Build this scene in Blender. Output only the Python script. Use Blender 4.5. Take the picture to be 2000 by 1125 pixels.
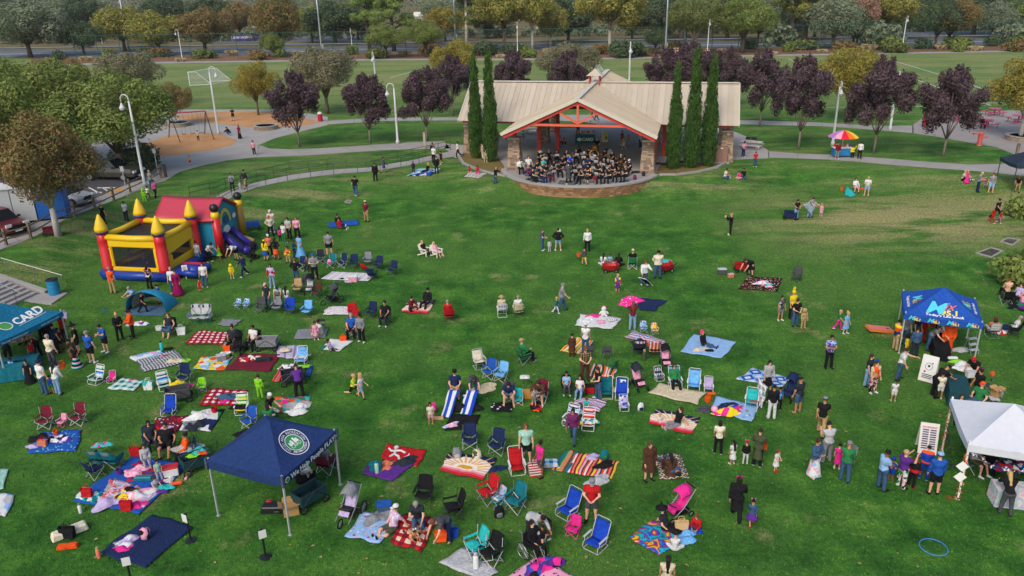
import bpy,math,random
from math import cos,sin,pi,sqrt,atan2,hypot
import numpy as np
from mathutils import Matrix,Vector as Vc
Mtr,Mro=Matrix.Translation,Matrix.Rotation
for _o in list(bpy.data.objects):bpy.data.objects.remove(_o)
SC=bpy.context.scene
COL=SC.collection
R=math.radians
def zv(z):return Vc((0,0,z))
# camera
F,TH,RO,H=1538.5,0.36896,0.0201396,17.546
_c,_s,_cr,_sr=cos(TH),sin(TH),cos(RO),sin(RO)
FW=Vc((0,_c,-_s));RX=Vc((_cr,-_sr*_s,-_sr*_c));UP=Vc((_sr,_cr*_s,_cr*_c))
cam=bpy.data.cameras.new('camera');camo=bpy.data.objects.new('camera',cam);COL.objects.link(camo)
cam.sensor_width=36;cam.lens=F*36/2000;cam.clip_end=6000;cam.clip_start=.5
camo.matrix_world=Matrix(((RX.x,UP.x,-FW.x,0),(RX.y,UP.y,-FW.y,0),(RX.z,UP.z,-FW.z,H),(0,0,0,1)))
SC.camera=camo
# light
SUN_EL,SUN_AZ=44,205 # degrees; azimuth clockwise from +Y
w=bpy.data.worlds.new('World');SC.world=w;w.use_nodes=True
nt=w.node_tree;bg=nt.nodes['Background']
sky=nt.nodes.new('ShaderNodeTexSky');sky.sky_type='NISHITA';sky.sun_disc=False
sky.sun_elevation=R(SUN_EL);sky.sun_rotation=R(SUN_AZ);sky.air_density=1.0;sky.dust_density=3.0
nt.links.new(sky.outputs[0],bg.inputs[0]);bg.inputs[1].default_value=0.14
sl=bpy.data.lights.new('sun','SUN');slo=bpy.data.objects.new('sun',sl);COL.objects.link(slo)
sl.energy=1.2;sl.angle=R(24);sl.color=(1,.93,.84)
_e,_a=R(SUN_EL),R(SUN_AZ)
slo.rotation_euler=Vc((sin(_a)*cos(_e),cos(_a)*cos(_e),sin(_e))).to_track_quat('Z','Y').to_euler()
SC.view_settings.view_transform='Standard';SC.view_settings.look='None'
SC.view_settings.exposure=0.42;SC.view_settings.gamma=1;SC.view_settings.use_curve_mapping=False
SC.render.engine='CYCLES'
SC.cycles.max_bounces=6;SC.cycles.diffuse_bounces=4;SC.cycles.glossy_bounces=2;SC.cycles.transparent_max_bounces=12
SC.cycles.use_denoising=True;SC.cycles.caustics_reflective=False;SC.cycles.caustics_refractive=False
# colours and materials
def lin(c):return c/12.92 if c<=.04045 else((c+.055)/1.055)**2.4
def hexc(h):return tuple(lin(int(h[i:i+2],16)/255)for i in(0,2,4))
CN=dict(k='1c1c1f',w='d8d8d6',g='808388',dg='4a4c50',lg='b4b6b8',nv='1e2c52',bl='2254a8',lb='8fb4dc',dn='3b5877',ld='7f9fbf',
r='b81e24',mr='6e1f30',pk='e79fb8',hp='e0308c',o='e8551c',y='e6c822',gn='2c7a45',lm='86d22c',tl='166f7a',tq='2cb6b4',pu='5b2f86',
pl='6a2a5a',br='4f3426',tn='b09468',be='cdbfa0',ol='4a5038',cr='dcd3ba',mt='9cc7b6',rb='1c46b4',sk='6fb0e4',dk='2a3038',cor='d8785c',lav='b9a8d0',
s1='d9a98c',s2='b98464',s3='8a5a40',s4='e2b79c',h1='1d1613',h2='3d2a1c',h3='c9a66a',h4='9a9690',h5='7a4526',h6='e8356e',h7='5d4028',wp='8a1450')
CACHE={}
def col(k):
 k=CN.get(k,k)
 return hexc(k)
class NT:
 def __init__(s,name):
  s.m=bpy.data.materials.new(name);s.m.use_nodes=True;s.t=s.m.node_tree;s.b=s.t.nodes['Principled BSDF']
 def n(s,t,**kw):
  x=s.t.nodes.new('ShaderNode'+t)
  for k,v in kw.items():
   if k.startswith('i_'):x.inputs[int(k[2:])].default_value=v
   else:setattr(x,k,v)
  return x
 def l(s,a,b):s.t.links.new(a,b)
 def tex(s,kind,scale,co=None,detail=3,rough=.55,**kw):
  x=s.n('Tex'+kind)
  if 'Scale' in x.inputs:x.inputs['Scale'].default_value=scale
  if 'Detail' in x.inputs and kind!='Voronoi':x.inputs['Detail'].default_value=detail
  if 'Roughness' in x.inputs and kind=='Noise':x.inputs['Roughness'].default_value=rough
  for k,v in kw.items():setattr(x,k,v)
  if co is not None:s.l(co,x.inputs['Vector'])
  return x
 def co(s,k='Object'):
  return s.n('TexCoord').outputs[k]
 def ramp(s,fac,stops,interp='LINEAR'):
  r=s.n('ValToRGB');r.color_ramp.interpolation=interp;e=r.color_ramp.elements
  while len(e)<len(stops):e.new(.5)
  for i,(p,c)in enumerate(stops):e[i].position=p;e[i].color=(*c,1)
  s.l(fac,r.inputs[0]);return r.outputs[0]
 def mix(s,fac,a,b,mode='MIX'):
  x=s.n('MixRGB',blend_type=mode)
  for i,v in enumerate((fac,a,b)):
   if isinstance(v,(int,float)):x.inputs[i].default_value=v
   elif isinstance(v,tuple):x.inputs[i].default_value=(*v,1)if len(v)==3 else v
   else:s.l(v,x.inputs[i])
  return x.outputs[0]
 def math(s,op,a,b=0.,c=None):
  x=s.n('Math',operation=op)
  for i,v in enumerate((a,b)if c is None else(a,b,c)):
   if isinstance(v,(int,float)):x.inputs[i].default_value=v
   else:s.l(v,x.inputs[i])
  return x.outputs[0]
 def maprange(s,v,a,b,c,d):
  x=s.n('MapRange');s.l(v,x.inputs[0])
  for i,q in enumerate((a,b,c,d)):x.inputs[i+1].default_value=q
  return x.outputs[0]
 def bump(s,h,st=.3,dist=.02):
  x=s.n('Bump');x.inputs['Strength'].default_value=st;x.inputs['Distance'].default_value=dist
  s.l(h,x.inputs['Height']);s.l(x.outputs[0],s.b.inputs['Normal'])
 def fin(s,c,rough=.85,metal=0,spec=.3):
  if isinstance(c,tuple):s.b.inputs['Base Color'].default_value=(*c,1)
  else:s.l(c,s.b.inputs['Base Color'])
  s.b.inputs['Roughness'].default_value=rough;s.b.inputs['Metallic'].default_value=metal
  s.b.inputs['Specular IOR Level'].default_value=spec
  return s.m
def cloth(k):
 """soft woven fabric with slight fading and folds"""
 key=('cloth',k)
 if key not in CACHE:
  c=col(k);t=NT('fabric');co=t.co()
  n=t.tex('Noise',7,co,3)
  cc=t.mix(t.maprange(n.outputs[0],.3,.7,0,1),tuple(x*.82 for x in c),tuple(min(x*1.12,1)for x in c))
  n2=t.tex('Noise',11,co,3,.6);n2.inputs['Distortion'].default_value=.8;t.bump(n2.outputs[0],.8,.08)
  CACHE[key]=t.fin(cc,.9,0,.15)
 return CACHE[key]
def plastic(k,rough=.42):
 key=('plastic',k,rough)
 if key not in CACHE:
  c=col(k);t=NT('plastic');n=t.tex('Noise',5,t.co(),4)
  CACHE[key]=t.fin(t.mix(n.outputs[0],tuple(x*.88 for x in c),tuple(min(x*1.08,1)for x in c)),rough,0,.4)
 return CACHE[key]
def metal(k,rough=.4,m=.8):
 key=('metal',k,rough,m)
 if key not in CACHE:
  c=col(k);t=NT('metal');n=t.tex('Noise',9,t.co(),4)
  CACHE[key]=t.fin(t.mix(n.outputs[0],tuple(x*.85 for x in c),tuple(min(x*1.1,1)for x in c)),rough,m,.5)
 return CACHE[key]
def skin(k):
 key=('skin',k)
 if key not in CACHE:
  c=col(k);t=NT('skin');n=t.tex('Noise',12,t.co(),3)
  CACHE[key]=t.fin(t.mix(n.outputs[0],(c[0]*.9,c[1]*.82,c[2]*.8),c),.6,0,.3)
 return CACHE[key]
def hairm(k):
 key=('hair',k)
 if key not in CACHE:
  c=col(k);t=NT('hair');n=t.tex('Wave',24,t.co(),3);n.inputs['Distortion'].default_value=6
  t.bump(n.outputs['Fac'],.5,.02)
  CACHE[key]=t.fin(t.mix(n.outputs['Fac'],tuple(x*.6 for x in c),tuple(min(1,x*1.25)for x in c)),.55,0,.35)
 return CACHE[key]
def stripes(cols,scale,axis=0,wob=.0,rough=.9):
 """woven stripes in fixed order along one axis of the object (scale = repeats per metre)"""
 key=('stripe',cols,scale,axis,wob)
 if key not in CACHE:
  t=NT('striped fabric');co=t.co();sp=t.n('SeparateXYZ');t.l(co,sp.inputs[0])
  v=t.math('MULTIPLY',sp.outputs[axis],scale)
  if wob:
   n=t.tex('Noise',2.2,co,2);v=t.math('ADD',v,t.math('MULTIPLY',n.outputs[0],wob))
  v=t.math('FRACT',v);L=cols.split(',')
  c=t.ramp(v,[(i/len(L),col(x))for i,x in enumerate(L)],'CONSTANT')
  n2=t.tex('Noise',6,co,4);c=t.mix(.35,c,t.mix(n2.outputs[0],(.55,.55,.55),(1,1,1)),'MULTIPLY')
  t.bump(n2.outputs[0],.4,.03)
  CACHE[key]=t.fin(c,rough,0,.15)
 return CACHE[key]
def pattern(kind,cols,scale=4.):
 """printed or woven fabric patterns"""
 key=('pat',kind,cols,scale)
 if key in CACHE:return CACHE[key]
 t=NT(kind+' fabric');co=t.co();L=[col(x)for x in cols.split(',')]
 sp=t.n('SeparateXYZ');t.l(co,sp.inputs[0]);X,Y=sp.outputs[0],sp.outputs[1]
 if kind=='check':
  a=t.math('GREATER_THAN',t.math('FRACT',t.math('MULTIPLY',X,scale)),.5);b=t.math('GREATER_THAN',t.math('FRACT',t.math('MULTIPLY',Y,scale)),.5)
  c=t.ramp(t.math('MULTIPLY',t.math('ADD',a,b),.5),[(0,L[0]),(.4,L[1]),(.9,L[2])],'CONSTANT')
 elif kind=='blob': # many-coloured print
  v=t.tex('Voronoi',scale,co);v.inputs['Randomness'].default_value=1
  s2=t.n('SeparateXYZ');t.l(v.outputs['Color'],s2.inputs[0])
  c=t.ramp(s2.outputs[0],[(i/len(L),x)for i,x in enumerate(L)],'CONSTANT')
 elif kind=='dots':
  v=t.tex('Voronoi',scale,co);s2=t.n('SeparateXYZ');t.l(v.outputs['Color'],s2.inputs[0])
  d=t.ramp(s2.outputs[1],[(i/(len(L)-1),x)for i,x in enumerate(L[1:])],'CONSTANT')
  c=t.mix(t.math('LESS_THAN',v.outputs['Distance'],.33),L[0],d)
 elif kind=='swirl':
  n=t.tex('Noise',scale,co,2,.4);n.inputs['Distortion'].default_value=1.6
  c=t.ramp(t.maprange(n.outputs[0],.3,.7,0,1),[(i/len(L),x)for i,x in enumerate(L)],'LINEAR')
 elif kind=='zebra':
  n=t.tex('Wave',scale,co,2);n.inputs['Distortion'].default_value=5;c=t.ramp(n.outputs['Fac'],[(0,L[0]),(.5,L[1])],'CONSTANT')
 elif kind=='diamond':
  d=t.math('ADD',t.math('ABSOLUTE',t.math('SUBTRACT',t.math('FRACT',t.math('MULTIPLY',X,scale)),.5)),t.math('ABSOLUTE',t.math('SUBTRACT',t.math('FRACT',t.math('MULTIPLY',Y,scale)),.5)))
  c=t.ramp(d,[(i/len(L),x)for i,x in enumerate(L)],'CONSTANT')
 elif kind=='plaid':
  a=t.math('ABSOLUTE',t.math('SINE',t.math('MULTIPLY',X,scale*3.14)));b=t.math('ABSOLUTE',t.math('SINE',t.math('MULTIPLY',co and sp.outputs[2],scale*3.14)))
  c=t.ramp(t.math('MULTIPLY',t.math('ADD',t.math('GREATER_THAN',a,.6),t.math('GREATER_THAN',b,.6)),.5),[(0,L[0]),(.4,L[1]),(.9,L[-1])],'CONSTANT')
 n2=t.tex('Noise',5,co,4);c=t.mix(.4,c,t.mix(n2.outputs[0],(.5,.5,.5),(1,1,1)),'MULTIPLY');t.bump(n2.outputs[0],.5,.04)
 CACHE[key]=t.fin(c,.92,0,.12);return CACHE[key]
def MT(spec):
 """material from a short text: 'c:k' cloth, 'p:' plastic, 'm:' metal, 's:' skin, 'h:' hair, 'S:cols:scale:axis', 'P:kind:cols:scale'"""
 if not isinstance(spec,str):return spec
 q=spec.split(':')
 if len(q)==1:return cloth(q[0])
 if q[0]=='c':return cloth(q[1])
 if q[0]=='p':return plastic(q[1])
 if q[0]=='m':return metal(q[1])
 if q[0]=='s':return skin(q[1])
 if q[0]=='h':return hairm(q[1])
 if q[0]=='S':return stripes(q[1],float(q[2]),int(q[3])if len(q)>3 else 0)
 if q[0]=='P':return pattern(q[1],q[2],float(q[3]))
 # terrain: a grassy bowl under a level park
PL=.9
def ray(px,py):
 u,v=(px-1000)/F,(py-562.5)/F
 return FW+RX*u-UP*v
def onz(px,py,z):
 d=ray(px,py);t=(z-H)/d.z
 return Vc((d.x*t,d.y*t,z))
_EDGE=[(-900,830),(-300,625),(0,490),(59,469),(128,431),(222,393),(277,372),(320,354),(360,380),(420,404),(480,380),(600,350),(750,332),(880,310),(905,322),
(985,347),(1040,338),(1210,334),(1282,345),(1395,328),(1435,312),(1500,309),(1600,320),(1750,329),(2000,345),(2600,387)]
_EP=np.array([onz(x,y,PL)[:2]for x,y in _EDGE])
_POLY=np.array([(-900,_EP[0][1]),*map(tuple,_EP),(900,_EP[-1][1]),(900,5000),(-900,5000)])
def terr(P):
 P=np.atleast_2d(np.asarray(P,float))[:,:2]
 dmin=np.full(len(P),1e9);ins=np.zeros(len(P),bool);n=len(_POLY)
 for i in range(n):
  a,b=_POLY[i],_POLY[(i+1)%n]
  ab=b-a;t=np.clip(((P-a)@ab)/(ab@ab),0,1)
  dmin=np.minimum(dmin,np.linalg.norm(P-a-t[:,None]*ab,axis=1))
  with np.errstate(divide='ignore',invalid='ignore'):
   c=((a[1]>P[:,1])!=(b[1]>P[:,1]))&(P[:,0]<(b[0]-a[0])*(P[:,1]-a[1])/(b[1]-a[1]+1e-12)+a[0])
  ins^=c
 wd=7.5-5.2*np.exp(-((P[:,0]-6.4)/7)**4) # the bank is steep beside the stage
 d=np.where(ins,0,np.clip((dmin-.25)/wd,0,1))
 return PL*(1-d*d*(3-2*d))
def at(px,py):
 """point of the ground seen at a place of the photograph"""
 a,b=onz(px,py,PL),onz(px,py,0)
 T=np.linspace(0,1,41);pts=np.outer(1-T,a)+np.outer(T,b)
 z=terr(pts);k=int(np.argmax(pts[:,2]<=z+1e-6))
 p=pts[k];return Vc((p[0],p[1],float(terr(p)[0])))
def gz(x,y):return float(terr((x,y))[0])
# mesh building
class MB:
 def __init__(s):s.v,s.f,s.m=[],[],[]
 def add(s,v,f,m=0):
  o=len(s.v);s.v+=[tuple(x)for x in v];s.f+=[tuple(i+o for i in q)for q in f];s.m+=[m]*len(f);return s
 def box(s,c,d,m=0,rz=0,M=None,taper=1.):
  x,y,z=d[0]/2,d[1]/2,d[2]/2
  v=[Vc((sx*x*(taper if sz>0 else 1),sy*y*(taper if sz>0 else 1),sz*z))for sz in(-1,1)for sy in(-1,1)for sx in(-1,1)]
  if rz:v=[Mro(rz,3,'Z')@q for q in v]
  if M is not None:v=[M@q for q in v]
  v=[q+Vc(c)for q in v]
  return s.add(v,[(0,2,3,1),(4,5,7,6),(0,1,5,4),(1,3,7,5),(3,2,6,7),(2,0,4,6)],m)
 def tube(s,P,r,n=6,m=0,cap=True,closed=False):
  P=[Vc(p)for p in P];k=len(P);rs=r if isinstance(r,(list,tuple))else[r]*k
  V=[];u=None
  for i in range(k):
   if closed:t=P[(i+1)%k]-P[i-1]
   else:t=P[min(i+1,k-1)]-P[max(i-1,0)]
   t.normalize()
   if u is None:u=t.cross(zv(1)if abs(t.z)<.9 else Vc((1,0,0))).normalized()
   else:u=(u-t*u.dot(t)).normalized()
   w_=t.cross(u)
   V+=[P[i]+(u*cos(2*pi*j/n)+w_*sin(2*pi*j/n))*rs[i]for j in range(n)]
  f=[(i*n+j,i*n+(j+1)%n,((i+1)%k)*n+(j+1)%n,((i+1)%k)*n+j)for i in range(k if closed else k-1)for j in range(n)]
  if cap and not closed:f+=[tuple(range(n))[::-1],tuple(range((k-1)*n,k*n))]
  return s.add(V,f,m)
 def lathe(s,prof,n=12,c=(0,0,0),m=0,sx=1,sy=1):
  k=len(prof);V=[(c[0]+r*sx*cos(2*pi*j/n),c[1]+r*sy*sin(2*pi*j/n),c[2]+z)for r,z in prof for j in range(n)]
  f=[(i*n+j,i*n+(j+1)%n,(i+1)*n+(j+1)%n,(i+1)*n+j)for i in range(k-1)for j in range(n)]
  f+=[tuple(range(n))[::-1],tuple(range((k-1)*n,k*n))]
  return s.add(V,f,m)
 def grid(s,fn,nx,ny,m=0,th=0):
  V=[Vc(fn(i/nx,j/ny))for j in range(ny+1)for i in range(nx+1)];W=nx+1
  f=[(j*W+i,j*W+i+1,(j+1)*W+i+1,(j+1)*W+i)for j in range(ny)for i in range(nx)]
  s.add(V,f,m)
  if th:
   s.add([v-zv(th)for v in V],[q[::-1]for q in f],m)
   b=[i for i in range(W)]+[j*W+nx for j in range(1,ny+1)]+[ny*W+i for i in range(nx-1,-1,-1)]+[j*W for j in range(ny-1,0,-1)]
   o=len(s.v)-2*len(V);N=len(V)
   s.f+=[(o+b[q],o+N+b[q],o+N+b[(q+1)%len(b)],o+b[(q+1)%len(b)])for q in range(len(b))];s.m+=[m]*len(b)
  return s
 def prism(s,poly,z0,z1,m=0):
  n=len(poly);V=[(*p[:2],z0)for p in poly]+[(*p[:2],z1)for p in poly]
  return s.add(V,[tuple(range(n))[::-1],tuple(range(n,2*n))]+[(i,(i+1)%n,n+(i+1)%n,n+i)for i in range(n)],m)
 def xf(s,M,i0=0):
  s.v=s.v[:i0]+[tuple(M@Vc(q))for q in s.v[i0:]];return s
 def merge(s,o,M=None,m=None):
  return s.add([M@Vc(q)for q in o.v]if M is not None else o.v,o.f,0)if m is None else s.add([M@Vc(q)for q in o.v]if M is not None else o.v,o.f,m)
 def mesh(s,name,nm=1,smooth=False):
  me=bpy.data.meshes.new(name);me.from_pydata(s.v,[],s.f)
  if nm>1:me.polygons.foreach_set('material_index',s.m)
  for _ in range(nm):me.materials.append(None)
  if smooth:me.polygons.foreach_set('use_smooth',[True]*len(me.polygons))
  me.update();return me
def bevel(me,w=.01,seg=1):
 import bmesh
 b=bmesh.new();b.from_mesh(me);bmesh.ops.bevel(b,geom=b.edges[:],offset=w,segments=seg,affect='EDGES',clamp_overlap=True);b.to_mesh(me);b.free();return me
def link(name,data,parent=None,mats=(),loc=None,rz=None,M=None,scale=None):
 o=bpy.data.objects.new(name,data);COL.objects.link(o)
 if parent is not None:o.parent=parent
 if M is not None:o.matrix_local=M
 if loc is not None:o.location=loc
 if rz is not None:o.rotation_euler=(0,0,rz)
 if scale is not None:o.scale=scale if isinstance(scale,(tuple,list))else(scale,)*3
 for i,m in enumerate(mats):
  if i<len(o.material_slots):o.material_slots[i].link='OBJECT';o.material_slots[i].material=MT(m)
 return o
def obj(name,mb,mats,parent=None,smooth=False,**kw):
 if not isinstance(mats,(list,tuple)):mats=[mats]
 return link(name,mb.mesh(name,len(mats),smooth)if isinstance(mb,MB)else mb,parent,mats,**kw)
def tag(o,label=None,cat=None,group=None,kind=None):
 if label:o['label']=label
 if cat:o['category']=cat
 if group:o['group']=group
 if kind:o['kind']=kind
 return o
def root(name,label,cat,loc=(0,0,0),rz=0,group=None,scale=None):
 return tag(link(name,None,loc=loc,rz=rz,scale=scale),label,cat,group)
KITS={}
class Kit:
 """a thing built once: a list of (part name, mesh, slot keys, index of the parent part, local matrix); place() copies it part by part"""
 def __init__(s):s.p=[]
 def part(s,name,mb,slots,parent=None,smooth=False,M=None,bev=0):
  if isinstance(slots,str):slots=[slots]
  me=mb.mesh(name,len(slots),smooth)if isinstance(mb,MB)else mb
  if bev:bevel(me,bev)
  s.p.append((name,me,slots,parent,M));return len(s.p)-1
def place(kit,name,loc,rz,label,cat,colors,group=None,scale=None,M=None,skip=()):
 r=root(name,label,cat,loc,rz,group,scale)
 if M is not None:r.matrix_world=M
 made=[]
 for nm,me,slots,par,m in kit.p:
  if nm in skip:made.append(r);continue
  made.append(link(nm,me,r if par is None else made[par],[colors.get(q,q)for q in slots],M=m))
 return r
def text_mb(txt,size=1.,shear=0,bold=0,align='CENTER',ext=.0):
 cu=bpy.data.curves.new('lettering','FONT');cu.body=txt;cu.size=size;cu.shear=shear;cu.offset=bold;cu.align_x=align;cu.align_y='CENTER';cu.resolution_u=2;cu.extrude=ext
 o=bpy.data.objects.new('lettering',cu);COL.objects.link(o)
 me=bpy.data.meshes.new_from_object(o.evaluated_get(bpy.context.evaluated_depsgraph_get()))
 b=MB();b.v=[tuple(v.co)for v in me.vertices];b.f=[tuple(p.vertices)for p in me.polygons];b.m=[0]*len(b.f)
 bpy.data.objects.remove(o);bpy.data.meshes.remove(me);bpy.data.curves.remove(cu);return b
def frame(o,x,y):
 """matrix with origin o, x and y axes (made square) - for flat print on a surface"""
 x=Vc(x).normalized();z=x.cross(Vc(y)).normalized();y=z.cross(x)
 return Matrix(((x.x,y.x,z.x,o[0]),(x.y,y.y,z.y,o[1]),(x.z,y.z,z.z,o[2]),(0,0,0,1)))
 # == SETTING
def grass_mat(blade=0):
 t=NT('grass');g=t.n('NewGeometry');P=g.outputs['Position'];sp=t.n('SeparateXYZ');t.l(P,sp.inputs[0])
 big=t.tex('Noise',.07,P,4,.6);mid=t.tex('Noise',.55,P,5,.65);fine=t.tex('Noise',5.5,P,6,.75);vf=t.tex('Noise',28,P,3,.7)
 c=t.ramp(mid.outputs[0],[(.32,(.021,.084,.014)),(.5,(.046,.160,.022)),(.68,(.108,.260,.036))])
 c=t.mix(t.maprange(big.outputs[0],.42,.62,0,.75),c,(.094,.200,.038))
 # mowing marks: the mower leaves faint diagonal streaks
 mp=t.n('Mapping');mp.inputs['Rotation'].default_value=(0,0,R(38));mp.inputs['Scale'].default_value=(.12,2.2,1);t.l(P,mp.inputs[0])
 st=t.tex('Noise',1,mp.outputs[0],3,.6);c=t.mix(t.maprange(st.outputs[0],.45,.75,0,.3),c,(.055,.12,.035))
 c=t.mix(t.maprange(sp.outputs[1],100,130,0,.75),c,(.10,.20,.05))
 # dry turf: on the banks and on the right of the bowl, and over the playing field
 zz=sp.outputs[2];bank=t.math('MULTIPLY',t.maprange(zz,.05,.3,0,1),t.maprange(zz,.86,.95,1,0))
 rx=t.math('MULTIPLY',t.maprange(sp.outputs[0],15,25,0,1),t.math('MULTIPLY',t.maprange(sp.outputs[1],48,56,0,1),t.maprange(sp.outputs[1],60,70,1,0)))
 fld=t.maprange(sp.outputs[1],105,135,0,.6)
 mp2=t.n('Mapping');mp2.inputs['Rotation'].default_value=(0,0,R(-14));mp2.inputs['Scale'].default_value=(.05,.13,1);t.l(P,mp2.inputs[0])
 dn=t.tex('Noise',1.4,mp2.outputs[0],5,.62);mp3=t.n('Mapping');mp3.inputs['Rotation'].default_value=(0,0,R(48));mp3.inputs['Scale'].default_value=(.35,1.7,1);t.l(P,mp3.inputs[0]);dn2=t.tex('Noise',.24,mp3.outputs[0],7,.68);dn2.inputs['Distortion'].default_value=.5
 d=t.math('MAXIMUM',t.math('MULTIPLY',bank,t.maprange(dn2.outputs[0],.46,.64,0,.75)),t.math('MULTIPLY',rx,t.maprange(dn2.outputs[0],.41,.53,0,1)))
 d=t.math('MAXIMUM',d,t.math('MULTIPLY',fld,t.maprange(dn.outputs[0],.38,.60,.2,1)))
 sml=t.tex('Noise',.33,P,5,.6);d=t.math('MAXIMUM',d,t.maprange(sml.outputs[0],.60,.74,0,.75))
 dry=t.mix(fine.outputs[0],(.25,.24,.095),(.44,.37,.19))
 c=t.mix(t.math('MULTIPLY',d,t.maprange(fine.outputs[0],.25,.6,.55,1)),c,dry)
 c=t.mix(1,c,t.ramp(fine.outputs[0],[(.28,(.50,.50,.50)),(.5,(1,1,1)),(.75,(1.5,1.5,1.35))]),'MULTIPLY')
 c=t.mix(.8,c,t.ramp(vf.outputs[0],[(.3,(.45,.45,.45)),(.7,(1.45,1.45,1.4))]),'MULTIPLY')
 if blade:
  c=t.mix(1,c,t.ramp(t.n('ObjectInfo').outputs['Random'],[(0,(.55,.6,.6)),(.6,(1.15,1.2,1.1)),(1,(1.6,1.5,1.3))]),'MULTIPLY');return t.fin(c,.8,0,.15)
 h=t.math('ADD',t.math('MULTIPLY',fine.outputs[0],1.0),t.math('MULTIPLY',vf.outputs[0],.6));t.bump(h,.9,.09)
 return t.fin(c,.95,0,.08)
GRASS=grass_mat()
def concrete(k='a9a6a0',sc=1.,stain=.5):
 t=NT('concrete');P=t.n('NewGeometry').outputs['Position'];c=col(k)
 a=t.tex('Noise',.35*sc,P,5,.6);b=t.tex('Noise',9*sc,P,4,.6)
 cc=t.mix(t.maprange(a.outputs[0],.35,.7,0,stain),c,tuple(x*.62 for x in c));cc=t.mix(.35,cc,t.mix(b.outputs[0],(.55,.55,.55),(1.2,1.2,1.2)),'MULTIPLY')
 t.bump(b.outputs[0],.25,.01);return t.fin(cc,.85,0,.25)
CONC,CONC2=concrete('a09c98'),concrete('a5a19c',1,.5)
def earth(k,k2,sc=.5):
 t=NT('earth');P=t.n('NewGeometry').outputs['Position']
 a=t.tex('Noise',sc,P,6,.65);b=t.tex('Noise',6,P,4,.7)
 c=t.mix(t.maprange(a.outputs[0],.35,.65,0,1),col(k),col(k2));c=t.mix(.6,c,t.mix(b.outputs[0],(.4,.4,.4),(1.3,1.3,1.3)),'MULTIPLY')
 t.bump(b.outputs[0],.6,.05);return t.fin(c,.95,0,.1)
CHIPS,DIRT,VERGE=earth('b4855a','c4976a',.4),earth('8a6a50','6d5440',.3),earth('5f5a3c','7c6c4a',.06)
def asphalt(k='4a4b50'):
 t=NT('asphalt');P=t.n('NewGeometry').outputs['Position'];c=col(k)
 a=t.tex('Noise',.25,P,5);b=t.tex('Noise',12,P,3,.7)
 cc=t.mix(a.outputs[0],tuple(x*.75 for x in c),tuple(x*1.2 for x in c));cc=t.mix(.5,cc,t.mix(b.outputs[0],(.6,.6,.6),(1.2,1.2,1.2)),'MULTIPLY')
 return t.fin(cc,.85,0,.25)
ASPH,ROADM=asphalt(),asphalt('62666e')
PAINT=plastic('d4d4d0',.7)
def cuts(a,b,st):return list(np.arange(a,b,st))+[b]
gx=[-2600,-1200,-600,-300,-150,-100]+cuts(-70,70,1.25)+[100,150,300,600,1200,2600]
gy=[-300,-60,0,8]+cuts(14,100,1.0)+[110,140,200,300,500,1000,2500,4500]
GXX,GYY=np.meshgrid(gx,gy);GP=np.stack([GXX.ravel(),GYY.ravel()],1);GZ=terr(GP)
b=MB();b.v=[(float(x),float(y),float(z))for(x,y),z in zip(GP,GZ)];W_=len(gx)
b.f=[(j*W_+i,j*W_+i+1,(j+1)*W_+i+1,(j+1)*W_+i)for j in range(len(gy)-1)for i in range(W_-1)];b.m=[0]*len(b.f)
ground=tag(obj('ground',b,GRASS,smooth=True),kind='structure')
# ---- standing blades on the near lawn
def lawn_blades():
 b=MB();xs,ys=cuts(-46,44,2),cuts(15,84,2);P_=np.array([(x,y)for y in ys for x in xs]);Z=terr(P_);n=len(xs);b.v=[(float(x),float(y),float(z))for(x,y),z in zip(P_,Z)]
 keep=lambda x,y:abs(x)<6+y*.74 and not(-2<x<16 and y>63)
 b.f=[(j*n+i,j*n+i+1,(j+1)*n+i+1,(j+1)*n+i)for j in range(len(ys)-1)for i in range(n-1)if keep(xs[i],ys[j])and not(P_[(j+1)*n+i,1]>40 and Z[j*n+i]>PL-.12)];b.m=[0]*len(b.f)
 o=tag(obj('grass',b,GRASS),kind='stuff');g=bpy.data.node_groups.new('blades','GeometryNodeTree')
 g.interface.new_socket('Geometry',in_out='INPUT',socket_type='NodeSocketGeometry');g.interface.new_socket('Geometry',in_out='OUTPUT',socket_type='NodeSocketGeometry')
 gi,go,di,ins,cn,po,sx,mr,sm_=(g.nodes.new(t)for t in('NodeGroupInput','NodeGroupOutput','GeometryNodeDistributePointsOnFaces','GeometryNodeInstanceOnPoints','GeometryNodeMeshCone','GeometryNodeInputPosition','ShaderNodeSeparateXYZ','ShaderNodeMapRange','GeometryNodeSetMaterial'))
 cn.inputs['Vertices'].default_value=3;cn.fill_type='NONE';cn.inputs['Radius Bottom'].default_value=.028;cn.inputs['Depth'].default_value=.055;sm_.inputs['Material'].default_value=grass_mat(1)
 for k,v in enumerate((17,80,75,9)):mr.inputs[k+1].default_value=v
 rv,rs=g.nodes.new('FunctionNodeRandomValue'),g.nodes.new('FunctionNodeRandomValue');rv.data_type='FLOAT_VECTOR';rv.inputs[0].default_value=(-.7,-.7,0);rv.inputs[1].default_value=(.7,.7,6.3);rs.inputs[2].default_value=.6;rs.inputs[3].default_value=1.25
 L=g.links.new;L(gi.outputs[0],di.inputs['Mesh']);L(po.outputs[0],sx.inputs[0]);L(sx.outputs[1],mr.inputs[0]);L(mr.outputs[0],di.inputs['Density']);L(di.outputs[0],ins.inputs['Points']);L(cn.outputs[0],sm_.inputs[0]);L(sm_.outputs[0],ins.inputs['Instance']);L(rv.outputs[0],ins.inputs['Rotation']);L(rs.outputs[1],ins.inputs['Scale']);L(ins.outputs[0],go.inputs[0])
 o.modifiers.new('blades','NODES').node_group=g
lawn_blades()
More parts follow.
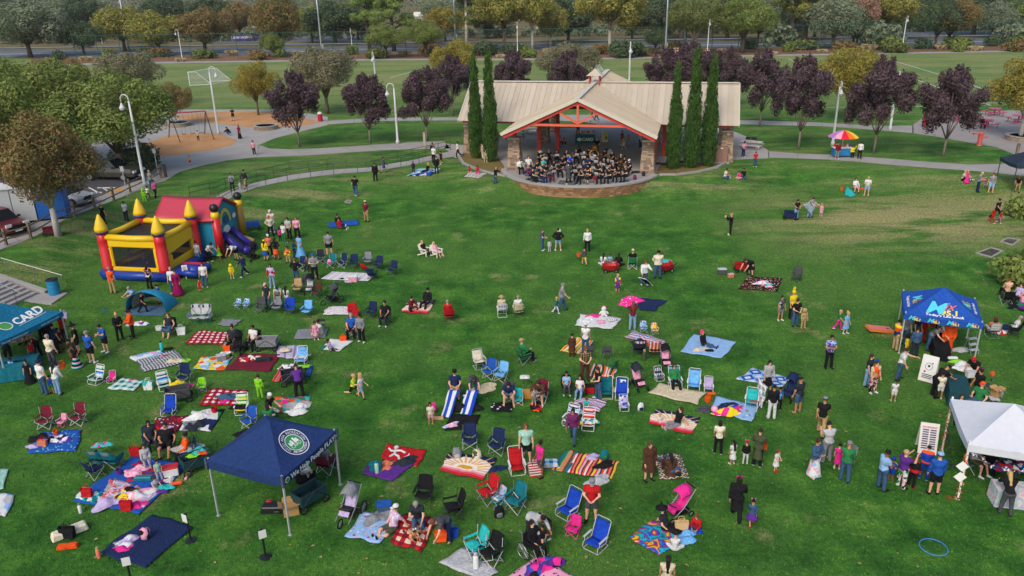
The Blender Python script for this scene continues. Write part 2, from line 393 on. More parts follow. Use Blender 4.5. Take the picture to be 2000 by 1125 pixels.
def sheet(name,px,mat,dz=.004,z=PL):
 """flat paved area from its outline in the photograph, on the level park"""
 P=[onz(x,y,z)for x,y in px];mb=MB();mb.add([(p.x,p.y,z+dz)for p in P],[tuple(range(len(P)))])
 o=obj(name,mb,mat);n=o.data.polygons[0].normal
 if n.z<0:o.data.flip_normals()
 return tag(o,kind='structure')
def slabs(name,L,Rr,mat,length=2.6,dz=.004,gap=.035,th=.0):
 """a walk of concrete slabs between two edges, a slab per piece with open joints"""
 r=tag(link(name,None),kind='structure')
 def rs(Q):
  P=[onz(x,y,PL)for x,y in Q];d=[0]
  for a,b_ in zip(P,P[1:]):d.append(d[-1]+(b_-a).length)
  return P,d
 (P,d),(Q,e)=rs(L),rs(Rr);n=max(2,round(max(d[-1],e[-1])/length))
 def ev(P,d,t):
  s=t*d[-1]
  for i in range(len(P)-1):
   if s<=d[i+1]+1e-9:return P[i].lerp(P[i+1],(s-d[i])/max(d[i+1]-d[i],1e-9))
  return P[-1]
 for i in range(n):
  g=gap/max(d[-1],1);A=[(P,d,i/n+g),(P,d,(i+1)/n),(Q,e,(i+1)/n),(Q,e,i/n+g)]
  V=[ev(*q)for q in A];mb=MB();mb.add([(v.x,v.y,PL+dz)for v in V],[(0,1,2,3)])
  o=obj('slab',mb,mat,r)
  if o.data.polygons[0].normal.z<0:o.data.flip_normals()
 return r
 # ---- level paved areas round the bowl
sheet('playground_paving',[(120,372),(262,372),(322,353),(350,336),(400,322),(445,313),(500,307),(505,283),(537,270),(587,257),(640,244),(640,228),(560,214),(330,214),(180,280)],CONC2)
sheet('playground_surface',[(330,227),(400,220),(460,217),(500,217),(560,223),(627,238),(600,245),(520,250),(470,247),(430,242),(380,237)],CHIPS,.012)
sheet('playground_surface',[(236,310),(262,288),(330,264),(380,259),(430,262),(463,274),(452,284),(420,292),(360,301),(300,308)],CHIPS,.012)
sheet('plaza',[(868,290),(897,308),(985,340),(1280,341),(1395,325),(1432,312),(1502,309),(1502,295),(1492,288),(1475,274),(1432,256),(1396,249),(1300,236),(1250,229),(1150,224),(900,226),(893,236),(880,262)],CONC2)
sheet('lawn_island',[(870,280),(930,286),(975,268),(1010,258),(1060,252),(1130,249),(1168,243),(1140,238),(1060,234),(975,235),(890,238)],GRASS,.010)
sheet('picnic_paving',[(1782,260),(1782,245),(1800,232),(1850,222),(1960,216),(2120,212),(2160,380),(2010,345),(2004,322),(1997,308),(1945,287),(1900,280),(1825,266)],concrete('9a9490'))
slabs('walkway',[(1500,295),(1530,299),(1600,301),(1685,306),(1750,311),(1875,321),(1925,322),(1975,319),(2010,316)],[(1500,308),(1550,309),(1625,312),(1690,317),(1750,323),(1875,332),(1930,336),(1975,341),(2010,345)],CONC,3.2)
slabs('walkway',[(1430,234),(1500,236),(1625,240),(1700,246),(1784,245)],[(1436,242),(1500,244),(1625,247),(1712,254),(1784,260)],CONC,3.4)
slabs('walkway',[(640,236),(675,233),(750,230),(895,229)],[(640,243),(675,241),(750,236),(895,235)],CONC,3.4)
slabs('walkway',[(506,283),(532,292),(600,291),(700,285),(750,281),(820,277),(868,276)],[(500,307),(535,306),(625,302),(690,297),(750,293),(820,291),(880,290)],CONC,3.0)
slabs('ramp_path',[(415,388),(425,382),(460,366),(500,356),(570,340),(650,331),(725,327),(800,313),(850,302),(885,294)],[(415,402),(430,398),(460,381),(500,366),(570,351),(650,340),(725,335),(800,323),(862,309),(893,305)],CONC,2.2,.006)
sheet('parking_lot',[(-500,660),(0,462),(110,411),(192,381),(277,350),(262,326),(150,312),(-100,290),(-500,320)],ASPH,.006)
slabs('kerb_walk',[(-300,590),(0,464),(76,429),(156,395),(226,368),(277,352),(300,342)],[(-300,620),(0,488),(59,467),(128,428),(222,391),(277,370),(318,350)],CONC,2.0,.010)
for q in([(110,378),(199,375),(199,377),(110,381)],[(172,367),(193,378),(196,377),(175,366)],[(196,366),(208,373),(211,372),(198,366)],[(190,366),(228,366),(227,368),(190,368)]):sheet('parking_line',q,PAINT,.014)
sheet('ramp_paint',[(207,374),(240,367),(246,371),(214,378)],plastic('c08a4a',.8),.016)
# ---- far side of the field
sheet('field_path',[(120,125),(300,121),(750,115),(1130,114),(1500,107),(2010,98),(2010,101),(1500,110),(1130,117),(750,118),(300,124),(120,128)],CONC,.02)
sheet('planting_strip',[(60,126),(300,121),(750,115),(1130,114),(1500,107),(2060,98),(2060,86),(1500,93),(1000,99),(500,107),(60,113)],DIRT,.015)
sheet('road',[(-60,114),(500,107),(1000,99),(1500,93),(2100,86),(2100,73),(1500,80),(1000,86),(500,93),(-60,100)],ROADM,.02)
sheet('road_line',[(-60,107),(1000,92.6),(2100,79.5),(2100,79.1),(1000,92.2),(-60,106.6)],PAINT,.04)
sheet('verge',[(-400,104),(500,92.5),(1000,85.5),(2400,69),(2400,0),(2000,-30),(1000,-18),(-400,5)],VERGE,.012)
sheet('far_pavement',[(1700,73),(2060,69),(2060,58),(1730,62)],ROADM,.03)
sheet('far_pavement',[(420,84),(900,77),(900,68),(420,72)],ROADM,.03)
for q in([(762,152),(815,137)],[(850,140),(985,124)],[(1540,115),(1570,127)],[(1725,113),(1840,147),(1960,187)],[(1750,142),(1935,206)],[(1560,210),(1800,208),(1960,200)]):
 for a,c in zip(q,q[1:]):
  A,C=onz(*a,PL),onz(*c,PL);n=(C-A).cross(zv(1)).normalized()*.09
  mb=MB();mb.add([(p.x,p.y,PL+.012)for p in(A-n,C-n,C+n,A+n)],[(0,1,2,3)]);tag(obj('field_line',mb,PAINT),kind='structure')
  # ---- drain grates let into the lawn
def drain(px,label):
 P=[at(*q)for q in px];r=root('drain_grate',label,'drain',(0,0,0));C=sum(P,Vc())/4;up=zv(.03);mb=MB()
 I=[C+(p-C)*.74 for p in P]
 mb.add([p+up for p in P]+[p+up for p in I]+[p-up for p in P],[(i,(i+1)%4,4+(i+1)%4,4+i)for i in range(4)]+[(i,8+i,8+(i+1)%4,(i+1)%4)for i in range(4)])
 obj('frame',mb,concrete('a29a90'),r)
 mb=MB();mb.add([p+up*.2 for p in I],[(0,1,2,3)]);obj('pit',mb,plastic('2c2c2c'),r)
 for k in range(9):
  t0=(k+.5)/9;a=I[0].lerp(I[1],t0)+up*.8;c=I[3].lerp(I[2],t0)+up*.8
  mb=MB();mb.tube([a,c],.022,4);obj('bar',mb,metal('77706c'),r)
drain([(1953,472),(1968,464),(1994,468),(1978,480)],'smaller drain grate in the grass, farther up the bank')
drain([(1904,495),(1935,483),(1961,490),(1936,504)],'larger drain grate in the grass below the smaller one')
drain([(672,396),(677,391),(688,392),(684,398)],'small drain grate in a dry patch behind the man in black tee')
# ---- stairs at the left edge
S1,S2=at(73,576),at(38,592);sd=(S2-S1).normalized();su=Vc((sd.y,-sd.x,0));su=su if su.x<0 else-su
z0=max(gz(S1.x,S1.y),gz(S2.x,S2.y))+.02;NS=6;st=root('stairs','concrete stairs coming down to the lawn behind the teal tent','stairs',S1)
for i in range(NS):
 h=(PL-z0)/NS;c0=S1+su*(.38*i);mb=MB();M=Matrix((sd,su,zv(1))).transposed()
 mb.box(sd*2.2+su*(.38*i+1.2)+zv(z0+h*(i+.5)-S1.z-.15),(4.4,2.4,h+.3),M=M);obj('step',mb,CONC,st)
mb=MB();A=su*-.35-sd*.24;B=su*3.4-sd*.24
for q in(0,):
 V=[A,B];W=[v-sd*.3 for v in V];up=lambda v,z:Vc((v.x,v.y,z-S1.z))
 mb.add([up(V[0],z0+.14),up(V[1],PL+.32),up(W[1],PL+.32),up(W[0],z0+.14),up(V[0],-.4),up(V[1],-.4),up(W[1],-.4),up(W[0],-.4)],[(0,1,2,3),(4,5,1,0),(7,3,2,6),(4,0,3,7),(5,6,2,1)])
obj('side_wall',mb,CONC,st)
mb=MB();o_=sd*1.6;mb.tube([su*-.5+o_+zv(.75),su*-.1+o_+zv(.95),su*2.6+o_+zv(.95+PL-z0)],.024,6)
for k in(0,1.2,2.4):mb.tube([su*k+o_+zv(0),su*k+o_+zv(.95+(PL-z0)*k/2.4)],.02,6)
obj('handrail',mb,metal('7d7f84'),st)
mb=MB();o_=-sd*1.3;mb.tube([su*-.9+o_+zv(.9),su*3.4+o_+zv(1.0+PL-z0)],.024,6)
for k in(-.8,1.2,3.2):mb.tube([su*k+o_+zv(-.2),su*k+o_+zv(.95+(PL-z0)*k/3.6)],.02,6)
obj('handrail',mb,metal('b4b4b2'),st)
LP=[at(45,588),at(74,575),at(133,574),at(101,596)];zl=max(p.z for p in LP)+.03
mb=MB();mb.prism([(p.x,p.y)for p in LP],zl-.25,zl);tag(obj('landing',mb,CONC),kind='structure')
# ---- wooden rail fence by the car park
FP=[(-60,520),(13,479),(61,466),(106,440),(147,425),(186,409),(223,392),(255,376),(285,362),(315,347)]
fr=root('rail_fence','weathered wooden post and rail fence between walk and lawn','fence');WOOD=earth('8a7a68','6e5f50',2)
FP=[onz(x,y,PL)for x,y in FP]
for i,p in enumerate(FP):
 mb=MB();mb.box((p.x,p.y,PL+.55),(.16,.16,1.3),taper=.9);mb.lathe([(.1,0),(.02,.06)],4,(p.x,p.y,PL+1.2));obj('post',mb,WOOD,fr)
 if i:
  q=FP[i-1]
  for z in(.45,.95):
   mb=MB();mb.tube([(q.x,q.y,PL+z),((q.x+p.x)/2,(q.y+p.y)/2,PL+z-.03),(p.x,p.y,PL+z)],.055,5);obj('rail',mb,WOOD,fr)
   # ---- hand rails of the ramp
def handrail(px,label,n):
 P=[onz(x,y,PL)for x,y in px];r=root('handrail',label,'railing');d=[0]
 for a,b_ in zip(P,P[1:]):d.append(d[-1]+(b_-a).length)
 for z in(1.0,.55):
  mb=MB();mb.tube([p+zv(z)for p in P],.03,5);obj('rail',mb,metal('5d5a56',.5),r)
 for k in range(n):
  s=d[-1]*k/(n-1)
  for i in range(len(P)-1):
   if s<=d[i+1]+1e-6:p=P[i].lerp(P[i+1],(s-d[i])/(d[i+1]-d[i]));break
  mb=MB();mb.tube([p+zv(-.1),p+zv(1)],.028,5);obj('post',mb,metal('5d5a56',.5),r)
handrail([(372,388),(420,378),(460,364),(500,354),(570,338),(650,329),(725,325),(800,311),(850,300),(880,293)],'grey handrail along the upper edge of the curving ramp',17)
handrail([(430,399),(460,382),(500,367),(570,352),(650,341),(725,336),(800,324),(850,312)],'grey handrail along the lawn edge of the curving ramp',12)
# ---- tall green sports fence beyond the field
def netting():
 t=NT('wire netting');tr=t.n('BsdfTransparent');mx=t.n('MixShader');mx.inputs[0].default_value=.17
 t.b.inputs['Base Color'].default_value=(.02,.09,.06,1);t.b.inputs['Roughness'].default_value=.6
 n=t.tex('Noise',.4,t.co());t.l(t.maprange(n.outputs[0],.3,.7,.02,.06),mx.inputs[0])
 t.l(tr.outputs[0],mx.inputs[1]);t.l(t.b.outputs[0],mx.inputs[2]);t.l(mx.outputs[0],t.n('OutputMaterial').inputs[0]);
 for o in list(t.t.nodes):
  if o.bl_idname=='ShaderNodeOutputMaterial' and not o.inputs[0].links[0].from_node==mx:t.t.nodes.remove(o)
 return t.m
NETM=netting();GFM=plastic('2b5a48')
A,B=onz(150,117.5,PL),onz(2030,95.5,PL);sf=root('sports_fence','tall green wire fence with many posts between field and road','fence')
n=38
for i in range(n+1):
 p=A.lerp(B,i/n);mb=MB();mb.tube([p,p+zv(6.2)],.085,6);obj('post',mb,GFM,sf)
 if i:
  q=A.lerp(B,(i-1)/n);mb=MB();mb.add([q+zv(.1),p+zv(.1),p+zv(6.1),q+zv(6.1)],[(0,1,2,3)]);obj('netting',mb,NETM,sf)
for z in(1.25,6.1):
 mb=MB();mb.tube([A+zv(z),B+zv(z)],.06,4);obj('rail',mb,GFM,sf)
A,B=onz(-60,100,PL),onz(2100,73,PL);gr=root('guard_rail','long blue grey guard rail along the far side of the road','railing')
mb=MB();mb.tube([A+zv(.75),B+zv(.75)],.22,4);obj('rail',mb,metal('6a7480',.6,.3),gr)
for i in range(40):
 p=A.lerp(B,(i+.5)/40);mb=MB();mb.box(p+Vc((0,.1,.4)),(.15,.15,.9));obj('post',mb,metal('55606a',.6,.3),gr)
 # ---- fallen leaves scattered over the lawn
rl=random.Random(8);b=MB()
for i in range(420):
 y=rl.uniform(20,72);x=rl.uniform(-.66,.66)*y;z=gz(x,y)+.05;a=rl.uniform(0,6.3);r_=rl.uniform(.04,.09);c,s_=cos(a)*r_,sin(a)*r_
 b.add([(x-c,y-s_,z),(x+s_*.6,y-c*.6,z+.02),(x+c,y+s_,z),(x-s_*.6,y+c*.6,z+.015)],[(0,1,2,3)])
tag(obj('fallen_leaves',b,earth('b8a070','8a6a42',9)),kind='stuff')
# == PAVILION AND STAGE
PHI=R(-13.3);PO=Vc((6.22,71.72,PL))
PM=Mtr(PO)@Mro(PHI,4,'Z')
def seam_roof(k):
 t=NT('painted steel');P=t.co();a=t.tex('Noise',.6,P,5,.6);c=col(k)
 cc=t.mix(t.maprange(a.outputs[0],.35,.7,0,.45),c,tuple(x*.8 for x in c));return t.fin(cc,.5,.1,.35)
ROOF=[seam_roof('bfb29e'),seam_roof('baad99'),seam_roof('c4b7a3')];TRIM=plastic('c8c0b0',.6);RED=plastic('c0392e',.55);RED2=plastic('a8262a',.55)
pav=root('pavilion','large open pavilion with beige metal roofs, red steel frame and stone piers','pavilion');pav.matrix_world=PM
ZE,ZR,U0,U1,V0,V1,GU,GV0,GV1=4.6-PL,7.87-PL,-13.2,14.4,6.5,17.5,7.15,-.1,24.
VM=(V0+V1)/2;sm=(ZR-ZE)/(VM-V0);sg=(ZR-ZE)/GU
zm=lambda v:ZR-sm*abs(v-VM);zg=lambda u:ZR-sg*abs(u)
def panel(Q,n_up,rib,mi):
 """one roof sheet with a standing seam along its first side"""
 mb=MB();Q=[Vc(q)for q in Q];n=Vc(n_up).normalized()
 lo=[q-n*.05 for q in Q];k=len(Q)
 mb.add(Q+lo,[tuple(range(k)),tuple(range(2*k-1,k-1,-1))]+[(i,k+i,k+(i+1)%k,(i+1)%k)for i in range(k)])
 a,b=Q[0],Q[-1];s=(Q[1]-Q[0]).normalized()*rib
 mb.add([a,a+s,b+s,b,a+n*.05,a+s+n*.05,b+s+n*.05,b+n*.05],[(4,5,6,7),(0,4,7,3),(1,2,6,5),(0,1,5,4)])
 obj('roof_panel',mb,ROOF[mi%3],pav)
rr=random.Random(4)
N=50
for i in range(N):
 a,b=U0+(U1-U0)*i/N,U0+(U1-U0)*(i+1)/N
 for sgn in(-1,1):
  def foot(u):
   return VM+sgn*(min(VM-V0,max(0.,sg*abs(u)/sm))if abs(u)<GU else VM-V0)
  va,vb=foot(a),foot(b)
  if abs(va-VM)<.05 and abs(vb-VM)<.05:continue
  Q=[(a,va,zm(va)),(b,vb,zm(vb)),(b,VM,ZR),(a,VM,ZR)]
  panel(Q,(0,sgn*sm,1),.05,rr.randrange(3))
NG=54
for i in range(NG):
 a,b=GV0+(GV1-GV0)*i/NG,GV0+(GV1-GV0)*(i+1)/NG
 for sgn in(-1,1):
  f=lambda v:sgn*min(GU,(sm*abs(v-VM)/sg)if V0<v<V1 else GU)
  ua,ub=f(a),f(b)
  Q=[(ua,a,zg(ua)),(ub,b,zg(ub)),(0,b,ZR),(0,a,ZR)]
  panel(Q,(sgn*sg,0,1),.05,rr.randrange(3))
def beam(name,A,B,w,h,mat,lift=0):
 A,B=Vc(A),Vc(B);d=(B-A);L=d.length;x=d.normalized();y=zv(1).cross(x)
 y=Vc((0,1,0))if y.length<.01 else y.normalized();z=x.cross(y)
 mb=MB();mb.box((0,0,0),(L,w,h),M=Matrix((x,y,z)).transposed());mb.xf(Mtr((A+B)/2+zv(lift)))
 return obj(name,mb,mat,pav)
beam('ridge_cap',(U0,VM,ZR+.05),(U1,VM,ZR+.05),.5,.07,TRIM);beam('ridge_cap',(0,GV0-.02,ZR+.06),(0,VM-.3,ZR+.06),.5,.07,TRIM);beam('ridge_cap',(0,VM+.3,ZR+.06),(0,GV1,ZR+.06),.5,.07,TRIM)
for s in(-1,1):
 beam('fascia',(0,GV0-.03,ZR-.1),(s*(GU+.02),GV0-.03,ZE-.1),.08,.3,TRIM)
 beam('rafter',(0,.12,ZR-.34),(s*GU*.98,.12,ZE-.30),.22,.42,RED)
 beam('rafter',(0,3.4,ZR-.3),(s*GU*.98,3.4,ZE-.26),.22,.4,RED2);beam('rafter',(0,6.6,ZR-.3),(s*GU*.9,6.6,ZE+.06),.22,.4,RED2)
 beam('eave_beam',(s*(GU-.45),.3,ZE-.02),(s*(GU-.45),6.6,ZE-.02),.2,.3,RED)
 beam('fascia',(U0-.03 if s<0 else U1+.03,V0,ZE-.06),(U0-.03 if s<0 else U1+.03,VM,ZR-.06),.08,.24,TRIM);beam('fascia',(U0-.03 if s<0 else U1+.03,V1,ZE-.06),(U0-.03 if s<0 else U1+.03,VM,ZR-.06),.08,.24,TRIM)
 for q in(.28,.52,.76):beam('purlin',(s*GU*q,-.02,ZR-sg*GU*q-.3),(s*GU*q,6,ZR-sg*GU*q-.3),.16,.22,RED)
 beam('brace',(s*1.9,.12,ZR-1.22),(0,.12,ZR-2.28),.12,.16,plastic('d8644a'))
beam('king_post',(0,.12,ZR-.5),(0,.12,ZR-2.4),.16,.2,plastic('d8644a'));beam('tie_beam',(-4.7,.12,ZR-2.45),(4.7,.12,ZR-2.45),.16,.2,plastic('d8644a'))
beam('ridge_beam',(0,.3,ZR-.3),(0,VM,ZR-.3),.2,.3,RED2)
beam('eave_beam',(U0+.4,V0+.35,ZE-.12),(-GU,V0+.35,ZE-.12),.2,.26,RED2);beam('eave_beam',(GU,V0+.35,ZE-.12),(U1-.4,V0+.35,ZE-.12),.2,.26,RED2)
beam('eave_beam',(U0+.4,V1-.35,ZE-.12),(U1-.4,V1-.35,ZE-.12),.2,.26,RED2)
# stone piers
def stonemat():
 t=NT('ledge stone');g=t.n('NewGeometry');c=t.ramp(g.outputs['Random Per Island'],[(0,col('8c7a68')),(.25,col('a8927c')),(.5,col('7c6a5c')),(.7,col('b39c88')),(.88,col('94806c'))],'CONSTANT')
 n=t.tex('Noise',6,t.co(),5,.65);c=t.mix(.6,c,t.mix(n.outputs[0],(.5,.48,.46),(1.25,1.22,1.2)),'MULTIPLY');t.bump(n.outputs[0],.6,.04);return t.fin(c,.9,0,.2)
STONE=stonemat()
rs_=random.Random(9);mb=MB();z=0
while z<2.86:
 h=rs_.choice([.12,.16,.2,.24]);h=min(h,2.9-z);hw=.64-.17*(z+h/2)/2.9
 for s in range(4):
  x=-hw
  while x<hw-.02:
   wd=min(rs_.uniform(.22,.6),hw-x);wd=hw-x if hw-x-wd<.12 else wd;d=rs_.uniform(0,.035)
   M=Mro(s*pi/2,4,'Z');m0=len(mb.v);mb.box((x+wd/2,-hw+.06-d,z+h/2),(wd-.014,.16,h-.014));mb.xf(M,m0);x+=wd
 z+=h
PIER=mb.mesh('stonework',1);mc=MB();mc.box((0,0,1.45),(1.1,1.1,2.9),taper=.72);CORE=mc.mesh('core',1)
mc=MB();mc.box((0,0,2.98),(1.16,1.16,.16));CAP=mc.mesh('cap',1)
COLS=[(-6.25,1.75),(6.3,2.05),(-12.4,8.0),(13.5,8.0),(-12.4,16.4),(13.5,16.4),(-6.2,22.4),(6.2,22.4),(-6.0,15.2),(6.1,15.4)]
for i,(u,v)in enumerate(COLS):
 c=link('pier',CORE,pav,[concrete('6a6058')],loc=(u,v,0));tag(link('stonework',PIER,c,[STONE]),kind='stuff');link('cap',CAP,c,[concrete('b0a89a')])
 top=(zg(u)if v<V0 or v>V1 else zm(v))-.3
 beam('post',(u,v,3.05),(u,v,top),.34,.34,RED)
for u,v in((-4.6,5.4),(-3.6,10.4),(6.7,5.6),(7.4,9.6)):
 beam('post',(u,v,0),(u,v,max(zg(u),zm(v)if v>V0 else 0)-.3),.36,.36,RED if u<0 else RED)
 # cupola on the crossing of the ridges
for su_ in(-1,1):
 for sv in(-1,1):beam('cupola_post',(su_*.5,VM+sv*.5,ZR-.3),(su_*.5,VM+sv*.5,ZR+.75),.12,.12,RED)
mb=MB();mb.lathe([(1.15,0),(.05,.62)],4,(0,VM,ZR+.72));mb.xf(Mtr((0,VM,0))@Mro(R(45),4,'Z')@Mtr((0,-VM,0)));obj('cupola_roof',mb,ROOF[0],pav)
# ---- stage apron with its brick front
SR,SV=7.6,2.7;A0,A1=R(192),R(348)
stg=root('stage_wall','curved low brick wall with a concrete coping round the stage front','wall');stg.matrix_world=PM
def arc(r,a):return Vc((r*cos(a),SV+r*sin(a),0))
mb=MB();P=[arc(SR-.42,A0+(A1-A0)*k/40)for k in range(41)];mb.add([(p.x,p.y,.012)for p in P],[tuple(range(41))]);o=obj('stage_floor',mb,concrete('9a9690',1,.6));o.matrix_world=PM;tag(o,kind='structure')
if o.data.polygons[0].normal.z<0:o.data.flip_normals()
mb=MB();n=60
for k in range(n):
 a,b=A0+(A1-A0)*k/n,A0+(A1-A0)*(k+1)/n;V=[arc(r,q)+zv(z)for q in(a,b)for r in(SR-.42,SR+.06)for z in(-.02,.14)]
 mb.add(V,[(1,3,7,5),(2,6,7,3),(0,1,5,4),(0,4,6,2)]+([(0,2,3,1)]if k==0 else[])+([(4,5,7,6)]if k==n-1 else[]))
obj('coping',mb,concrete('a5a19d'),stg)
mb=MB();mb.add([arc(SR-.12,A0+(A1-A0)*k/n)+zv(z)for k in range(n+1)for z in(-1.1,0)],[(2*k,2*k+2,2*k+3,2*k+1)for k in range(n)]);obj('backing',mb,concrete('6a5c50'),stg)
mb=MB();mb.box((0,0,0),(.435,.2,.166));BRK=bevel(mb.mesh('brick',1),.012)
BM=[earth(a,b,3)for a,b in(('96704f','835f42'),('a37e5e','8e6b4e'),('8a6a50','775840'),('ad8a6c','98765a'))]
rb=random.Random(3)
for c_ in range(6):
 nb=46;
 for k in range(nb):
  a=A0+(A1-A0)*(k+.5+(.5 if c_%2 else 0))/nb
  if a>A1-.02:continue
  p=arc(SR-.1+rb.uniform(-.012,.012),a);p.z=-.11-c_*.178
  w_=PM@p
  if w_.z<gz(w_.x,w_.y)-.2:continue
  o=link('brick',BRK,stg,[BM[rb.randrange(4)]],loc=p);o.rotation_euler=(0,0,a+pi/2)
  # kerbed beds with the cypresses
def bed(px,kerb,label):
 P=[onz(x,y,PL)for x,y in px];mb=MB();mb.add([(p.x,p.y,PL+.02)for p in P],[tuple(range(len(P)))]);o=tag(obj('bed_soil',mb,earth('6d6238','7e6c44',.8)),kind='structure')
 if o.data.polygons[0].normal.z<0:o.data.flip_normals()
 mb=MB();K=[onz(x,y,PL)for x,y in kerb]
 for a,b in zip(K,K[1:]):
  n=(b-a).cross(zv(1)).normalized()*.14;V=[Vc((q.x,q.y,PL+z))for z in(-.35,.14)for q in(a-n,b-n,b+n,a+n)]
  mb.add(V,[(4,5,6,7),(0,1,5,4),(2,3,7,6),(1,2,6,5),(3,0,4,7)])
 tag(obj('bed_kerb',mb,CONC),label,'kerb')
bed([(903,301),(900,312),(915,324),(950,336),(985,343),(985,325),(975,310)],[(905,300),(897,308),(905,320),(930,331),(962,340),(988,345)],'curved concrete kerb round the left cypress bed')
bed([(1279,340),(1300,341),(1350,337),(1400,327),(1418,320),(1390,318),(1290,322)],[(1279,342),(1320,342),(1360,337),(1400,328),(1428,313)],'curved concrete kerb round the right cypress bed')
# == PEOPLE
def caps(P,a,b,ra,rb):
 a,b=np.asarray(a,np.float32),np.asarray(b,np.float32);ba=b-a;t=np.clip((P-a)@ba/max(ba@ba,1e-9),0,1)
 return np.linalg.norm(P-a-t[:,None]*ba,axis=1)-(ra+(rb-ra)*t)
def smin(a,b,k):
 h=np.clip(.5+.5*(b-a)/k,0,1);return b*(1-h)+a*h-k*h*(1-h)
def ell(P,c,r):
 q=(P-np.asarray(c,np.float32))/np.asarray(r,np.float32);k=np.linalg.norm(q,axis=1);return(k-1)*min(r)
def snet(fn,lo,hi,h):
 """polygon skin of a smooth body given by its distance field"""
 ax=[np.arange(lo[i]-h*1.5,hi[i]+h*1.6,h,dtype=np.float32)for i in range(3)]
 G=np.meshgrid(*ax,indexing='ij');D=fn(np.stack([g.ravel()for g in G],1)).reshape(G[0].shape)
 ins=D<0;n=np.array(D.shape)-1
 cs=[(i,j,k)for i in(0,1)for j in(0,1)for k in(0,1)]
 sl=lambda A,c:A[c[0]:c[0]+n[0],c[1]:c[1]+n[1],c[2]:c[2]+n[2]]
 S=np.stack([sl(ins,c)for c in cs]);act=S.any(0)&~S.all(0);I=np.argwhere(act)
 if not len(I):return[],[]
 Dv=np.stack([sl(D,c)[act]for c in cs],1);acc=np.zeros((len(I),3));cnt=np.zeros(len(I))
 for p in range(8):
  for q in range(p+1,8):
   df=[abs(cs[p][t]-cs[q][t])for t in range(3)]
   if sum(df)!=1:continue
   da,db=Dv[:,p],Dv[:,q];m=(da<0)!=(db<0);t=np.where(m,da/np.where(m,da-db,1),0)
   for x in range(3):acc[:,x]+=np.where(m,cs[p][x]+t*(cs[q][x]-cs[p][x]),0)
   cnt+=m
 V=(I+acc/cnt[:,None])*h+np.array([a[0]for a in ax]);idx=-np.ones(act.shape,int);idx[act]=np.arange(len(I));Fs=[]
 for x in range(3):
  y,z=(x+1)%3,(x+2)%3;s0=[slice(0,n[i]+1)for i in range(3)];s1=list(s0);s0[x]=slice(0,n[x]);s1[x]=slice(1,n[x]+1)
  A,B=ins[tuple(s0)],ins[tuple(s1)];E=np.argwhere(A!=B)
  E=E[(E[:,y]>0)&(E[:,z]>0)&(E[:,y]<n[y])&(E[:,z]<n[z])]
  if not len(E):continue
  def id_(dy,dz):
   e=E.copy();e[:,y]-=dy;e[:,z]-=dz;return idx[e[:,0],e[:,1],e[:,2]]
  Q=np.stack([id_(1,1),id_(0,1),id_(0,0),id_(1,0)],1);fl=~A[tuple(E.T)];Q[fl]=Q[fl][:,::-1];Fs.append(Q)
 Q=np.concatenate(Fs);Q=Q[(Q>=0).all(1)];return V,Q
def V3(*a):return np.array(a,float)
def dirv(fl,ab,s):
 f,a=R(fl),R(ab);return V3(s*sin(a),-sin(f)*cos(a),-cos(f)*cos(a))
